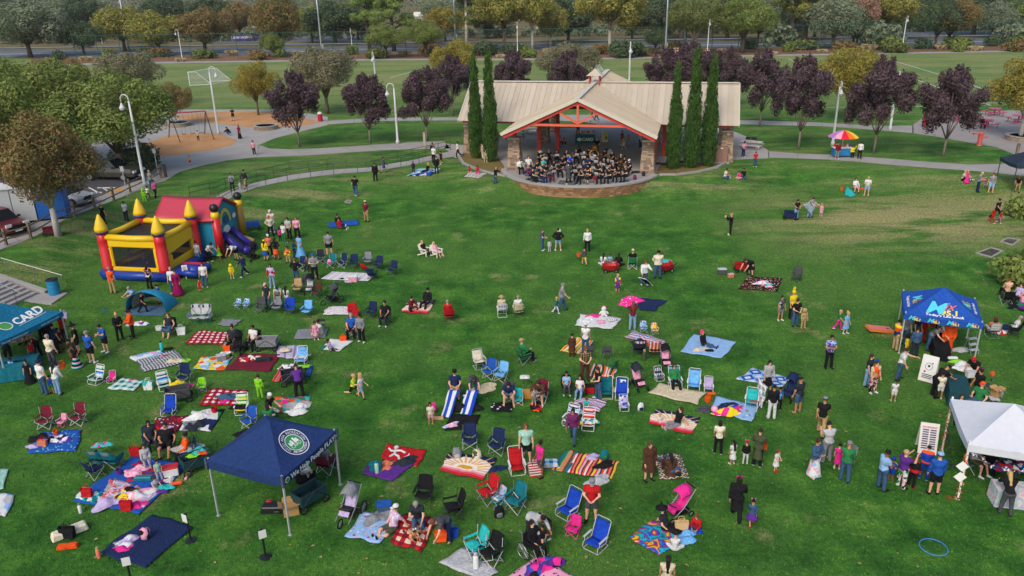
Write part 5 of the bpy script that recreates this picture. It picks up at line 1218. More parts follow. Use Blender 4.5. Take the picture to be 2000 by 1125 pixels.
def tree_kit(kind):
 """(crown mesh, trunk mesh) of one kind of tree, unit scale in metres"""
 if kind in TK:return TK[kind]
 if kind.startswith('plum'): # vase shaped purple plum, flame-like top
  s=int(kind[4:]);g=random.Random(s);lb=[]
  for i in range(26):
   a=i*2.4+g.uniform(-.3,.3);q=sqrt((i+.5)/26);z=3.6+3.6*g.random()*(1-.25*q)+.5*(1-q);lb.append(((2.5*q*cos(a),2.5*q*sin(a),z-.3*q),(g.uniform(.5,.8),g.uniform(.5,.8),g.uniform(.7,1.15))))
  for i in range(9):a=i*.7+s;lb.append(((1.6*cos(a)*g.random(),1.6*sin(a)*g.random(),7.1+g.random()*.7),(.3,.3,.85)))
  TK[kind]=(leaves(s,lb,17000,.23,.2,.35,.5,.3),woody([([(0,0,-.1),(.03,0,.8),(0,0,1.7)],[.14,.10,.09])]+[([(0,0,1.6),(c[0]*.35,c[1]*.35,2.9),(c[0]*.9,c[1]*.9,c[2]-.3)],[.06,.035,.01])for c,r in lb[::3]]))
 elif kind.startswith('round'):
  s=int(kind[5:]);lb=lobes_round(s,30,3.7,2.5,5.5,.75,1.45);TK[kind]=(leaves(s,lb,20000,.22,.3,.6),woody(limbs_to(lb,.22,2.2,3)))
 elif kind.startswith('oak'):
  s=int(kind[3:]);lb=lobes_round(s,46,6.4,4.6,7.4,1.3,2.3);TK[kind]=(leaves(s,lb,16000,.48,.35,.55),woody(limbs_to(lb,.42,3.0,4)))
 elif kind.startswith('plane'):
  s=int(kind[5:]);lb=lobes_round(s,40,6.2,3.8,9.6,1.2,2.1);TK[kind]=(leaves(s,lb,14000,.48,.35,.55),woody(limbs_to(lb,.36,4.6,4)))
 elif kind.startswith('pine'):
  s=int(kind[4:]);g=random.Random(s);lb=[]
  for i in range(30):a=i*2.4;z=6+9.5*g.random();q=g.uniform(.4,1)*(4.0 if z<12 else 2.6);lb.append(((q*cos(a),q*sin(a),z),(g.uniform(1.0,1.7),g.uniform(1.0,1.7),g.uniform(.7,1.1))))
  TK[kind]=(leaves(s,lb,14000,.42,.5,.5,.35),woody([([(0,0,-.1),(.15,0,6),(0,.1,15)],[.45,.34,.1])]+[([(0,0,c[2]-1.4),(c[0]*.5,c[1]*.5,c[2]-.7),c],[.14,.09,.03])for c,r in lb[::2]]))
 elif kind.startswith('cyp'):
  s=int(kind[3:]);g=random.Random(s);lb=[]
  for i in range(60):z=.35+10.2*i/59;w_=.82*(min(1,.72+z/6))*(1-(z/10.8)**2.2)+.07;a=i*2.4;lb.append(((w_*.42*cos(a),w_*.42*sin(a),z),(w_*.62,w_*.62,.62)))
  for i in range(16):a=g.uniform(0,6.3);z=g.uniform(2,10);q=.72*(1-(z/11)**2)+.1;lb.append(((q*cos(a),q*sin(a),z),(.15,.15,g.uniform(.4,.9))))
  TK[kind]=(leaves(s,lb,15000,.26,.4,.6,.24,.85),woody([([(0,0,-.1),(0,0,9.5)],[.2,.03])]))
 elif kind.startswith('bush'):
  s=int(kind[4:]);lb=lobes_round(s,16,1.0,.55,.55,.35,.55);TK[kind]=(leaves(s,lb,1500,.26,.4,.6),woody([([(0,0,-.1),(.1,0,.5)],[.08,.03]),([(0,0,0),(-.3,.2,.7)],[.05,.02])]))
 elif kind=='tuft': # fountain of dry grass
  g=np.random.default_rng(5);b=MB()
  for i in range(260):
   a=g.random()*6.28;l=.5+.7*g.random();o=Vc((.35*g.normal(),.35*g.normal(),0));d=Vc((cos(a),sin(a),0));s_=Vc((-d.y,d.x,0))*.03;b.add([o-s_,o+s_,o+d*l*.35+zv(l*.8)+s_,o+d*l*.8+zv(l*.75)],[(0,1,2,3)])
  TK[kind]=(b.mesh('blades',1),None)
 elif kind=='hedge':lb=[((.9*cos(i),.9*sin(i),.5+.35*(i%4)),.75)for i in range(18)]+[((0,0,.9),(1.3,1.3,1.0))];TK[kind]=(leaves(2,lb,4200,.2,.3,.8),woody([([(0,0,-.1),(0,0,.8)],[.12,.05])]))
 return TK[kind]
def tree(px,py,kind,s,mat,lab,name='tree',cat='tree',brk='6f6254',grp=None,rot=None,z=PL,sz=None,loc=None):
 cr,tk=tree_kit(kind);p=loc if loc is not None else onz(px,py,z)if z is not None else at(px,py);r=root(name,lab,cat,p,rot if rot is not None else(px*1.7)%6.28,grp,(s,s,sz or s))
 if tk:link('trunk',tk,r,[bark(brk)])
 link('crown' if kind!='tuft' else 'blades',cr,r,[mat]);return r
PLM=leafmat('382c31','523f46','6c5a5e','45363c');CYM=leafmat('1e3a18','3d6428','5a7c38','2c4c20','466e30')
LM=dict(near=leafmat('5a6434','8a6c48','6e703e','9c7450','606a38'),gold=leafmat('80783a','b89a48','7e883e','a8883c','707838'),green=leafmat('4a5e2e','6e823e','8a9450','5c7038'),rust=leafmat('54643a','74783e','9a7450','606e3a','86704a'),dull=leafmat('5c5e46','80805e','8c866a','6a6e50'),orange=leafmat('9c6240','84704a','6e7640','b4704a'),dark=leafmat('38463a','4c5e44','62724e','40503a'),olive=leafmat('5c683e','7e864c','6a7640','909654'),yel=leafmat('7a8044','aaa04e','727c3e','96924a'),lite=leafmat('5c6e34','788c44','909e54','687c3c'),grey=leafmat('5c6a54','788664','8c947a','647058'),pinkr=leafmat('a88072','b8927e','94705e','74744e'),tan=leafmat('9c8a6a','bcaa84','ae9c74'),pine=leafmat('5a7238','7a9048','8ea458','64803c'))
# purple plums, left to right
for i,(x,y,s,sz,lab)in enumerate([(585,287,.98,1.0,'round headed purple plum tree beside the playground'),(723,280,.90,.92,'purple plum tree left of the white lamp post near the walk'),(834,275,.95,.98,'purple plum tree left of the left cypresses'),(884,226,.95,.98,'purple plum tree just behind the left end of the roof'),
(1005,212,.95,.95,'purple plum tree behind the roof, left one'),(1110,212,.95,.95,'purple plum tree behind the roof left of its cupola'),(1298,205,1.0,.95,'purple plum tree behind the roof right of its cupola'),(1345,208,1.1,1.05,'taller purple plum tree behind the right cypresses'),(1410,208,1.05,.95,'purple plum tree behind the roof\'s right end'),
(1484,247,.98,1.08,'purple plum tree just right of the roof'),(1559,291,.98,1.12,'purple plum tree behind the rainbow umbrella, on the left'),(1706,299,1.0,1.12,'leaning purple plum tree right of the rainbow umbrella'),(1842,306,.95,1.04,'purple plum tree near the picnic tables')]):
 tree(x,y,'plum%d'%(1+i%3),s*1.12,PLM,lab,'plum_tree','tree','80756a','purple plum trees',sz=sz)
for i,(x,y,s,sz,lab)in enumerate([(931,309,1.0,1.03,'left cypress of the left pair before the roof'),(959,316,1.0,1.06,'right cypress of the left pair before the roof'),(1314,330,.96,.96,'left and shortest cypress of the right three'),(1349,328,1.08,1.07,'wide middle cypress of the right three'),(1381,324,1.05,1.0,'right cypress of the right three')]):
 tree(x,y,'cyp%d'%(1+i%2),s*.93,CYM,lab,'cypress_tree','tree','6a5a4a','cypresses before the pavilion',sz=sz*.95)
 # near trees on the left
tree(114,461,'round1',.98,LM['near'],'rust and olive leaved tree with a pale trunk by the rail fence',brk='b4aea8',sz=1.03,z=None);tree(240,345,'round2',1.42,LM['green'],'bright green tree rising over the pickup truck',brk='6a5e50',sz=1.12);tree(68,352,'round3',1.25,LM['green'],'large green tree at the left behind the rusty one',brk='6a5e50',sz=1.3);tree(158,322,'round1',1.25,LM['green'],'green tree between the large left one and the bright green one',brk='6a5e50',sz=1.2);tree(12,330,'round1',1.4,LM['lite'],'green tree filling the left edge',brk='6a5e50',sz=1.25);tree(150,262,'round2',1.0,LM['rust'],'brownish topped tree behind the bright green one',brk='6a5e50',sz=1.05)
tree(262,214,'round3',1.15,LM['dull'],'grey brown tree behind the curved lamp post',brk='6a5e50',sz=1.0);tree(345,245,'round1',.62,LM['rust'],'small reddish tree in the stone ring by the swings',brk='9a948c');tree(505,225,'round2',.72,LM['gold'],'yellow green tree left of the first plum tree',sz=.85);tree(640,222,'round3',1.15,LM['dull'],'broad grey brown tree between two plum trees',sz=1.05)
tree(890,178,'round1',1.0,LM['gold'],'golden yellow tree left of the left cypresses',sz=.95);tree(1108,182,'round2',1.25,LM['dull'],'grey brown tree over the middle of the roof',sz=.9);tree(1653,238,'round3',.98,LM['gold'],'golden tree behind the plum trees on the right',brk='b0a898',sz=1.05);tree(1992,272,'round1',1.0,LM['gold'],'yellow and green tree cut by the right edge',brk='b4aea4',sz=1.0);tree(268,335,'hedge',1.5,LM['dark'],'dark clipped round bush beside the truck','round_bush','bush',sz=1.2)
tree(1990,560,'bush1',1.3,LM['lite'],'yellow green bush at the right edge of the lawn','bush','bush',z=None,sz=1.6);tree(1994,425,'bush2',1.1,LM['lite'],'small leafy bush by the dark tent','bush','bush',z=None,sz=1.3)
# trees along the road, each its own
FT=[(105,84,'oak3',.8,'dark',.75,'dark tree between the big left oak and the green sign'),(280,84,'oak2',.7,'dark',.7,'dark tree behind the left mast'),(470,74,'oak1',.8,'rust',.8,'brownish green tree behind the purple banner'),(610,84,'oak3',.7,'yel',.75,'yellowish tree between orange tree and thick mast'),(700,78,'oak1',.8,'olive',.8,'olive tree behind the bright pine'),(870,84,'oak3',.7,'gold',.7,'golden tree left of the tall bare trunked pine'),(950,76,'oak2',.8,'dark',.8,'dark tree behind the yellowing tree'),(1075,90,'oak1',.5,'yel',.75,'thin yellow tree right of the pale yellow one'),(1235,80,'oak3',.75,'yel',.75,'yellowish tree right of the big plane tree'),(1330,74,'oak2',.75,'grey',.75,'grey tree behind the pale mast'),(1480,84,'oak3',.6,'olive',.7,'olive tree behind the mid green one'),(1590,78,'oak1',.8,'dark',.8,'dark tree behind the bare trunked pines'),(1690,74,'oak2',.8,'gold',.8,'golden tree behind the pinkish top'),(1760,76,'oak3',.65,'olive',.7,'olive tree right of the sycamore'),(1935,74,'oak1',.6,'grey',.65,'grey tree near the fence wall'),(60,112,'oak1',1.15,'grey',1.0,'big grey green oak at the far left',.8),(165,108,'oak2',.62,'dark',.6,'dark bushy tree under the big left oak'),(245,101,'oak3',.82,'yel',.85,'yellow green tree behind the left mast'),(312,108,'oak1',.78,'yel',.75,'yellowish green tree right of the left mast'),(402,104,'oak2',.85,'rust',.8,'russet and green tree left of the purple banner'),(548,108,'oak3',.72,'orange',1.0,'orange red tree right of the purple banner'),(535,112,'oak1',.34,'green',.4,'small green tree under the orange one'),
(655,88,'oak2',.95,'dark',.85,'dark tree behind the thick mast'),(580,70,'oak1',.9,'grey',.8,'grey tree behind the orange one'),(770,100,'pine1',1.0,'pine',1.0,'bright green pine with drooping branches'),(722,96,'pine2',.85,'pine',.9,'light green pine left of the bigger one'),(830,92,'oak3',.45,'pinkr',.5,'small pinkish brown shrub tree right of the pine'),(832,112,'round2',.85,'green',.9,'young green tree on a staked trunk before the road'),(755,113,'round1',.95,'green',.8,'low green tree before the road left of the young one'),
(912,96,'pine3',1.0,'olive',1.05,'tall pine with a bare pale trunk'),(985,100,'plane1',.82,'yel',1.0,'yellowing tree behind the cypress pair'),(1040,98,'plane2',.72,'yel',.95,'pale yellow tree left of the big plane tree'),(1190,101,'plane1',.98,'yel',1.05,'big yellow green plane tree with a white trunk'),(1110,84,'oak1',.95,'dark',.85,'dark tree behind the big plane tree'),(1285,80,'oak2',.8,'dark',.85,'dark tree between the two right masts'),(1355,105,'round3',1.35,'olive',1.3,'brownish round tree right of the pale mast'),(1450,104,'round1',1.3,'green',1.3,'mid green tree right of the far lamp post'),
(1280,106,'round2',.5,'dark',.6,'small dark cone shaped shrub by the switch box mast'),(1545,92,'pine1',1.0,'olive',1.1,'tall bare trunked pine at the right'),(1570,92,'pine2',.95,'yel',1.05,'second bare trunked pine leaning right'),(1625,96,'oak3',.72,'grey',.8,'grey green round tree with low branches'),(1672,93,'oak1',.5,'dark',.62,'dark shrub tree with a pink top'),(1665,92,'round3',1.0,'pinkr',1.3,'pinkish dry tree top beside the grey green one'),(1725,88,'plane2',.72,'yel',.85,'yellow leaved sycamore at the right'),(1825,96,'round1',1.0,'dark',1.15,'dark conifer like shrub before the road'),(1850,94,'round2',1.2,'rust',1.15,'green and pink shrub tree before the road at right'),(1900,70,'oak3',1.0,'dark',.95,'dark spreading tree at the upper right'),(1960,66,'oak1',.8,'lite',.7,'bright green tree at the upper right corner'),(1800,62,'oak2',1.0,'dark',.9,'dark tree behind the sycamore'),(1510,82,'oak1',.85,'grey',.75,'grey shrubby tree left of the tall pines'),(1420,78,'oak3',.95,'dark',.85,'dark oak behind the right of the roof'),(1720,95,'bush1',3.6,'grey',3.8,'rounded grey oleander bush at the right'),(1530,90,'bush2',3.8,'grey',3.8,'rounded grey oleander bush left of the pines'),(880,70,'oak2',1.0,'grey',.85,'grey tree beyond the tall pale trunk'),(420,68,'oak1',1.0,'dark',.95,'dark tree behind the russet one'),(330,62,'oak3',1.1,'dark',.95,'dark tree at the upper left behind the yellow one'),(160,66,'oak1',1.1,'dark',1.0,'dark tree at the upper left corner'),(20,58,'oak2',1.2,'dark',1.0,'dark tree behind the big left oak'),(1990,88,'bush1',3.2,'grey',3.6,'grey bush at the far right before the fence wall')]
for q in FT:x,y,k,s,m,sz,lab=q[:7];s*=1.38;sz*=1.16;tree(x,y,k,s,LM[m],lab,'bush' if k.startswith('bush')else 'pine_tree' if k.startswith('pine')else 'tree','bush' if k.startswith('bush')else 'tree','c4b8a4' if 'white trunk' in lab or 'pale' in lab else '5c5044',sz=sz)
# shrubs and dry grass on the planting strip, each told by the tree, mast or lamp next to it
REF=[(q[0],q[6])for q in FT if q[1]>84]+[(253,'tall grey floodlight mast at the left'),(630,'thick floodlight mast'),(1011,'far lamp post behind the left cypresses'),(1299,'mast with a switch box'),(1761,'far lamp post at the right')];USED={}
def by(what,x):
 for rx,rl in sorted(REF,key=lambda q:abs(q[0]-x)):
  k=what+(' left of the ' if x<rx else ' right of the ')+rl
  if k not in USED and len(k.split())<17:USED[k]=1;return k
for i in range(46):
 t=(i+.5)/46;x=95+1920*t+14*sin(i*7.1);y=121.5-21.5*t-4*(i%3)+(-3 if i%4==0 else 0)
 if i%5 in(1,3):tree(x,y+2,'tuft',.95+.25*(i%3),LM['tan'],by('dry grass clump',x),'grass_clump','grass',grp='dry grass clumps beside the field path')
 else:tree(x,y,'bush%d'%(1+i%3),(1.7,2.4,1.4,2.9)[i%4],LM[('dark','olive','green','rust')[(i*3)%4]],by('low shrub',x),'shrub','shrub',grp='low shrubs beside the field path',sz=1.8)
for i,(x,y,s)in enumerate([(952,108,3.0),(1003,107,2.6),(1222,112,3.6),(1742,99,2.8),(1865,96,2.8),(1995,90,2.6),(1035,112,1.8)]):tree(x,y,'bush%d'%(1+i%3),s,LM['dark' if i<3 else 'green'],by('mound shrub',x),'shrub','shrub',grp='mound shrubs beside the field path',sz=s*.8)
# roadside hedge beyond the road and the far-off wood
def far_mass(name,lab,P,n,hgt,size,mats,seed):
 """one far mass of foliage along a line of ground points"""
 g=random.Random(seed);lb=[]
 for i in range(n):t=g.random()*(len(P)-1);k=int(t);p=Vc(P[k]).lerp(Vc(P[k+1]),t-k)+Vc((0,g.uniform(-6,6)*hgt/6,0));r=hgt*g.uniform(.28,.5);lb.append(((p.x,p.y,PL+g.uniform(.15,.75)*hgt),(r*1.2,r,r)))
 return tag(link(name,leaves(seed,lb,n*130,size,.4,.6),None,[mats]),lab,None,None,'stuff')
HP=[onz(x,92-.0135*x,PL)for x in(-80,300,700,1100,1500,2100)];HP=[p+Vc((0,16,0))for p in HP]
far_mass('hedge',None,HP,250,3.4,.8,LM['grey'],3)
for k,(d,h,m,n)in enumerate(((62,11,'olive',190),(105,13,'dark',170),(150,15,'grey',170),(230,20,'dark',170),(400,26,'grey',150),(700,34,'dark',130))):far_mass('far_wood',None,[(x*(1+d/260),300+d-.08*x,0)for x in(-330,-110,110,330)],n,h,(.8,.9,1.1,1.4,2.0,3.0)[k],LM[m],40+k)
# == SPREAD BLANKETS
ST5='S:r,w,bl,w,r,lb:1.4:0'
BLK=[
([(642,446),(701,440),(699,430),(642,436)],'c:bl','bright blue tarp under two people on the upper lawn','tarp'),
([(906,346),(936,350),(953,339),(916,338)],'S:dg,cr,g,w,k,cr:2.2:0','grey and cream striped blanket beside the stage wall','blanket'),
([(795,345),(842,344),(860,331),(817,331)],'P:blob:w,lb,nv,mt,bl:1.6','pale blue, navy and mint blanket below the ramp','blanket'),
([(627,546),(718,551),(737,536),(650,531)],'S:w,lg,w,lav,w,cr:2.2:0','white blanket with pale stripes before the row of navy chairs','blanket'),
([(631,616),(684,616),(690,600),(642,600)],'P:dots:w,r,hp,pk:9','white blanket printed with red and pink hearts','blanket'),
([(574,664),(637,661),(641,643),(582,645)],'c:g','plain grey blanket under woman and girl in pale pink','blanket'),
([(626,685),(664,687),(689,668),(647,664)],'P:blob:w,w,w,tl,w:1.4','white blanket with a teal patch under the girl in lavender','blanket'),
([(541,700),(590,703),(597,678),(543,677)],'S:lav,lg,lav,g:2:0','lavender grey blanket with a square cushion','blanket'),
([(440,724),(527,727),(549,694),(471,693)],'c:mr','dark maroon blanket in the left group','blanket'),
([(377,724),(439,724),(455,699),(394,698)],'P:blob:mt,w,y,tq,w,o,lb:4','white blanket with bright mint, yellow and blue shapes','blanket'),
([(266,706),(279,729),(367,708),(341,686)],'P:check:k,g,w:7','black and white checked blanket with a rust hem','blanket'),
([(254,698),(266,708),(326,691),(312,686)],'P:blob:w,lb,w,pk,w:3','white printed blanket behind the checked one','blanket'),
([(362,673),(437,674),(447,649),(385,648)],'P:check:mr,r,w:3.2','red and white checked blanket left of the seated women','blanket'),
([(209,761),(261,765),(281,746),(240,740)],'P:check:w,mt,tl:2.6','mint and white checked blanket between two striped chairs','blanket'),
([(390,793),(462,794),(485,764),(410,760)],'P:check:mr,r,w:3.0','red and white checked blanket near the lime chair','blanket'),
([(293,846),(345,846),(372,814),(305,817)],'P:dots:mr,w,r,k:8','dark red blanket printed with small white figures','blanket'),
([(349,843),(412,843),(440,801),(378,805)],'P:blob:k,w,g,gn,w,nv:2','rumpled black, white and green blanket','blanket'),
([(426,637),(457,639),(473,626),(436,624)],'c:g','small grey cloth behind the seated women','blanket'),
([(532,747),(560,747),(588,718),(546,718)],'S:o,nv,o,cor,bl,o:3:0','orange and navy striped towel beside the dark wagon','towel'),
([(596,738),(606,736),(613,716),(600,717)],'c:bl','strip of blue cloth right of the dark wagon','towel'),
([(546,807),(588,811),(609,777),(537,776)],'P:blob:tq,hp,gn,r,tl,o,tq:4','turquoise blanket with a tropical flower print','blanket'),
([(868,843),(922,843),(937,813),(880,811)],'c:k','black blanket below the blue striped towels','blanket'),
([(957,806),(1000,806),(1003,788),(961,789)],'P:dots:k,w,hp,k:6','black blanket with a white and pink print','blanket'),
([(1040,806),(1062,806),(1054,786),(1032,790)],'P:blob:k,k,o,k,r:6','black and orange printed cloth beside the toddler','blanket'),
([(1094,687),(1140,694),(1159,667),(1126,660)],'S:y,o,w,y,tn:3.2:0','yellow and orange striped blanket under the brown cloak','blanket'),
([(1122,638),(1197,645),(1214,623),(1135,616)],'c:w','white quilt heaped with pillows and toys','quilt'),
([(1249,607),(1277,609),(1304,589),(1241,583)],'c:nv','navy sheet behind the woman in rust sweater','blanket'),
([(1219,662),(1290,679),(1300,667),(1238,649)],'S:r,w,bl,lb,r,w,lb:2:1','red, white and blue striped blanket behind the camp chairs','blanket'),
([(1328,689),(1411,702),(1437,669),(1355,654)],'c:lb','light blue grey blanket under the pink haired woman','blanket'),
([(1265,769),(1360,793),(1378,770),(1291,750)],'c:be','plain beige sheet before the blue beach chairs','blanket'),
([(1390,800),(1466,827),(1481,796),(1398,776)],'P:dots:lb,lb,w,g:4','pale blue blanket spread before the aqua chair','blanket'),
([(1440,743),(1526,758),(1544,743),(1471,720)],'P:diamond:w,bl,lb,w:1.6','white and blue tile print blanket','blanket'),
([(1148,737),(1198,741),(1204,722),(1158,711)],'S:o,w,gn,k,o,cor,w:2.4:0','orange, white and green serape under grey chairs','blanket'),
([(1118,790),(1169,808),(1188,785),(1135,778)],'S:pl,w,hp,lb,w,bl,cor,w:2.4:1','multicoloured striped blanket under the boy in turquoise','blanket'),
([(1276,891),(1288,938),(1346,935),(1326,888)],'P:diamond:dg,be,br,g:4','brown and grey diamond woven blanket under the fur cloak','blanket'),
([(1228,1053),(1288,1086),(1349,1051),(1272,1017)],'P:swirl:rb,tl,tq,rb,r,y,hp,bl:1.6','rainbow swirl blanket of blue, red and yellow','blanket'),
([(746,898),(815,914),(834,881),(755,870)],'c:r','red blanket with a white running figure','blanket'),
([(705,929),(766,941),(808,908),(727,905)],'c:pu','dark purple blanket in front of the red one','blanket'),
([(675,1051),(741,1063),(782,1012),(708,1001)],'P:dots:lb,r,w,mt,pk:7','pale blue floral blanket under the man in white cap','blanket'),
([(758,1061),(823,1082),(858,1015),(792,1006)],'P:check:mr,r,cr:2.6','red and cream checked blanket under the kneeling man','blanket'),
([(855,1101),(946,1140),(975,1118),(908,1074)],'c:lg','pale grey blanket at the bottom edge with a bottle','blanket'),
([(984,1132),(1080,1165),(1119,1126),(1048,1089)],'P:dots:pk,k,pu,w:8','pink printed blanket at the bottom edge','blanket'),
([(195,1083),(282,1112),(379,1031),(298,1007)],'c:nv','large navy sheet near the black posts','blanket'),
([(56,888),(150,882),(160,840),(74,848)],'P:dots:bl,bl,sk,lm:9','bright blue tarp below the maroon chairs','tarp'),
([(-20,960),(8,958),(19,918),(-10,915)],'c:mt','mint green blanket cut by the left edge','blanket'),
([(-20,1005),(12,1010),(32,968),(-8,966)],'P:blob:lg,w,lb:2','white and grey towel cut by the left edge','towel'),
([(1441,566),(1518,571),(1529,545),(1462,541)],'P:dots:k,o,cr,tn:9','black blanket with an orange print beside the red wagon','blanket'),
([(1648,381),(1660,386),(1672,382),(1654,366)],'c:tq','turquoise towel on the grass by the seated woman','towel'),
([(1962,602),(2010,612),(2020,590),(1978,588)],'P:blob:gn,k,gn,pu:2','green and dark blanket at the upper right edge','blanket'),
([(480,868),(500,870),(540,825),(455,850)],'c:k','black cloth on the grass behind the navy tent','blanket'),
]
for px,sp,lab,cat in BLK:blanket(px,sp,lab,cat,cat)
SUNK=[([(784,611),(836,614),(851,587),(795,593)],('e8dccb','e0b878','d8a23c','r'),'beach towel with rays under the couple in maroon and black'),
([(857,919),(944,940),(972,897),(876,888)],('e8dccb','d9a86a','d09a2e','r'),'beach towel with a large yellow half sun and white rays'),
([(1266,828),(1352,851),(1367,818),(1280,801)],('e8dccb','e0b070','d8943c','r'),'sunset towel with red hem under baby and woman')]
for px,c,lab in SUNK:blanket(px,sun_towel(*c),lab,'towel','beach_towel')
# two-coloured woven blanket
b1=blanket([(1080,920),(1194,936),(1209,902),(1104,881)],'S:cor,mr,y,hp,be,pl,o,w,r:1.5:0','large red, yellow and pink woven blanket with a teal bordered end','blanket',lift=.03)
bb=blanket([(1079,921),(1108,925),(1131,884),(1104,880)],'S:tl,gn,tn,cor,ol,tl:1.8:0','teal, green and rust striped end of the big woven blanket','blanket',lift=.05)
# the big family tarp and what is spread on it
blanket([(143,981),(271,1006),(372,908),(262,893)],'c:bl','big blue tarp carrying many small blankets','tarp','tarp')
for px,sp,lab in(([(148,975),(190,988),(206,963),(163,955)],'P:blob:tq,w,tl:6','turquoise printed cloth on the tarp corner'),([(192,980),(278,996),(312,962),(214,938)],'P:swirl:w,pk,r,w,lav:3','white and red patterned blanket in the middle of the tarp'),
([(204,962),(240,968),(262,946),(222,938)],'P:zebra:k,w:9','black and white zebra blanket on the tarp'),([(236,940),(318,950),(352,912),(262,902)],'P:swirl:nv,pl,r,nv,bl:2.5','navy and maroon patterned blanket at the tarp\'s upper end'),
([(282,962),(325,966),(338,944),(296,938)],'c:pu','dark purple blanket under the boy in grey'),([(318,945),(334,950),(344,928),(328,924)],'c:w','small white cloth at the tarp\'s right side')):blanket(px,sp,lab,'blanket',lift=.06)
# long striped towels hanging from the knees to the grass
for px,hs,lab in(([(862,815),(880,818),(897,764),(876,764)],(.03,.03,.55,.55),'left long blue and white striped towel stretched down to the grass'),([(899,810),(921,813),(935,764),(911,764)],(.03,.03,.55,.55),'right long blue and white striped towel under a black bag')):
 A=[at(*q)for q in px[:2]];blanket(px,'S:w,rb,rb,w,w,rb,rb,rb:1.7:0',lab,'towel','towel',wr=.5,hs=hs)
 # print on the red and purple blankets
P0,P1,P3=at(746,898),at(815,914),at(755,870);WH='c:w'
b=MB()
for pts in([(.30,.82),(.33,.62),(.30,.40),(.20,.18)],[(.33,.66),(.46,.74),(.60,.66)],[(.33,.62),(.20,.58),(.12,.70)],[(.31,.42),(.44,.34),(.48,.16)]):
 b.tube([P0+(P1-P0)*x+(P3-P0)*y+zv(.095)for x,y in pts],.05,5)
b.lathe([(.10,0),(.09,.05),(.02,.06)],10,P0+(P1-P0)*.31+(P3-P0)*.9+zv(.07));b.tube([P0+(P1-P0)*(.62+.04*sin(5*q))+(P3-P0)*(.2+.1*q)*1.+(P1-P0)*.012*q for q in[0,1,2,3,4,5,6]],.035,4);b.v=[(x,y,max(z,.085)if z>.01 else.095)for x,y,z in b.v]
tag(obj('blanket_print',b,WH),'white running figure printed on the red blanket','print')
# held and hanging cloths
for px,hs,sp,lab in(([(1570,402),(1584,424),(1596,398),(1584,392)],(1.15,.05,1.2,1.25),'S:w,lb,tl,w,dk:5:0','blue striped blanket held up by the man in grey'),([(1207,596),(1222,602),(1262,588),(1226,578)],(1.2,1.25,1.5,1.6),'P:dots:hp,w,hp:9','hot pink dotted blanket held up by the woman in rust'),
([(1472,792),(1488,798),(1498,760),(1482,738)],(.05,.05,.7,.9),'P:blob:g,w,lg:9','silver sequined cloth in front of the skeleton costume')):blanket(px,sp,lab,'blanket',hs=hs,wr=1.3)
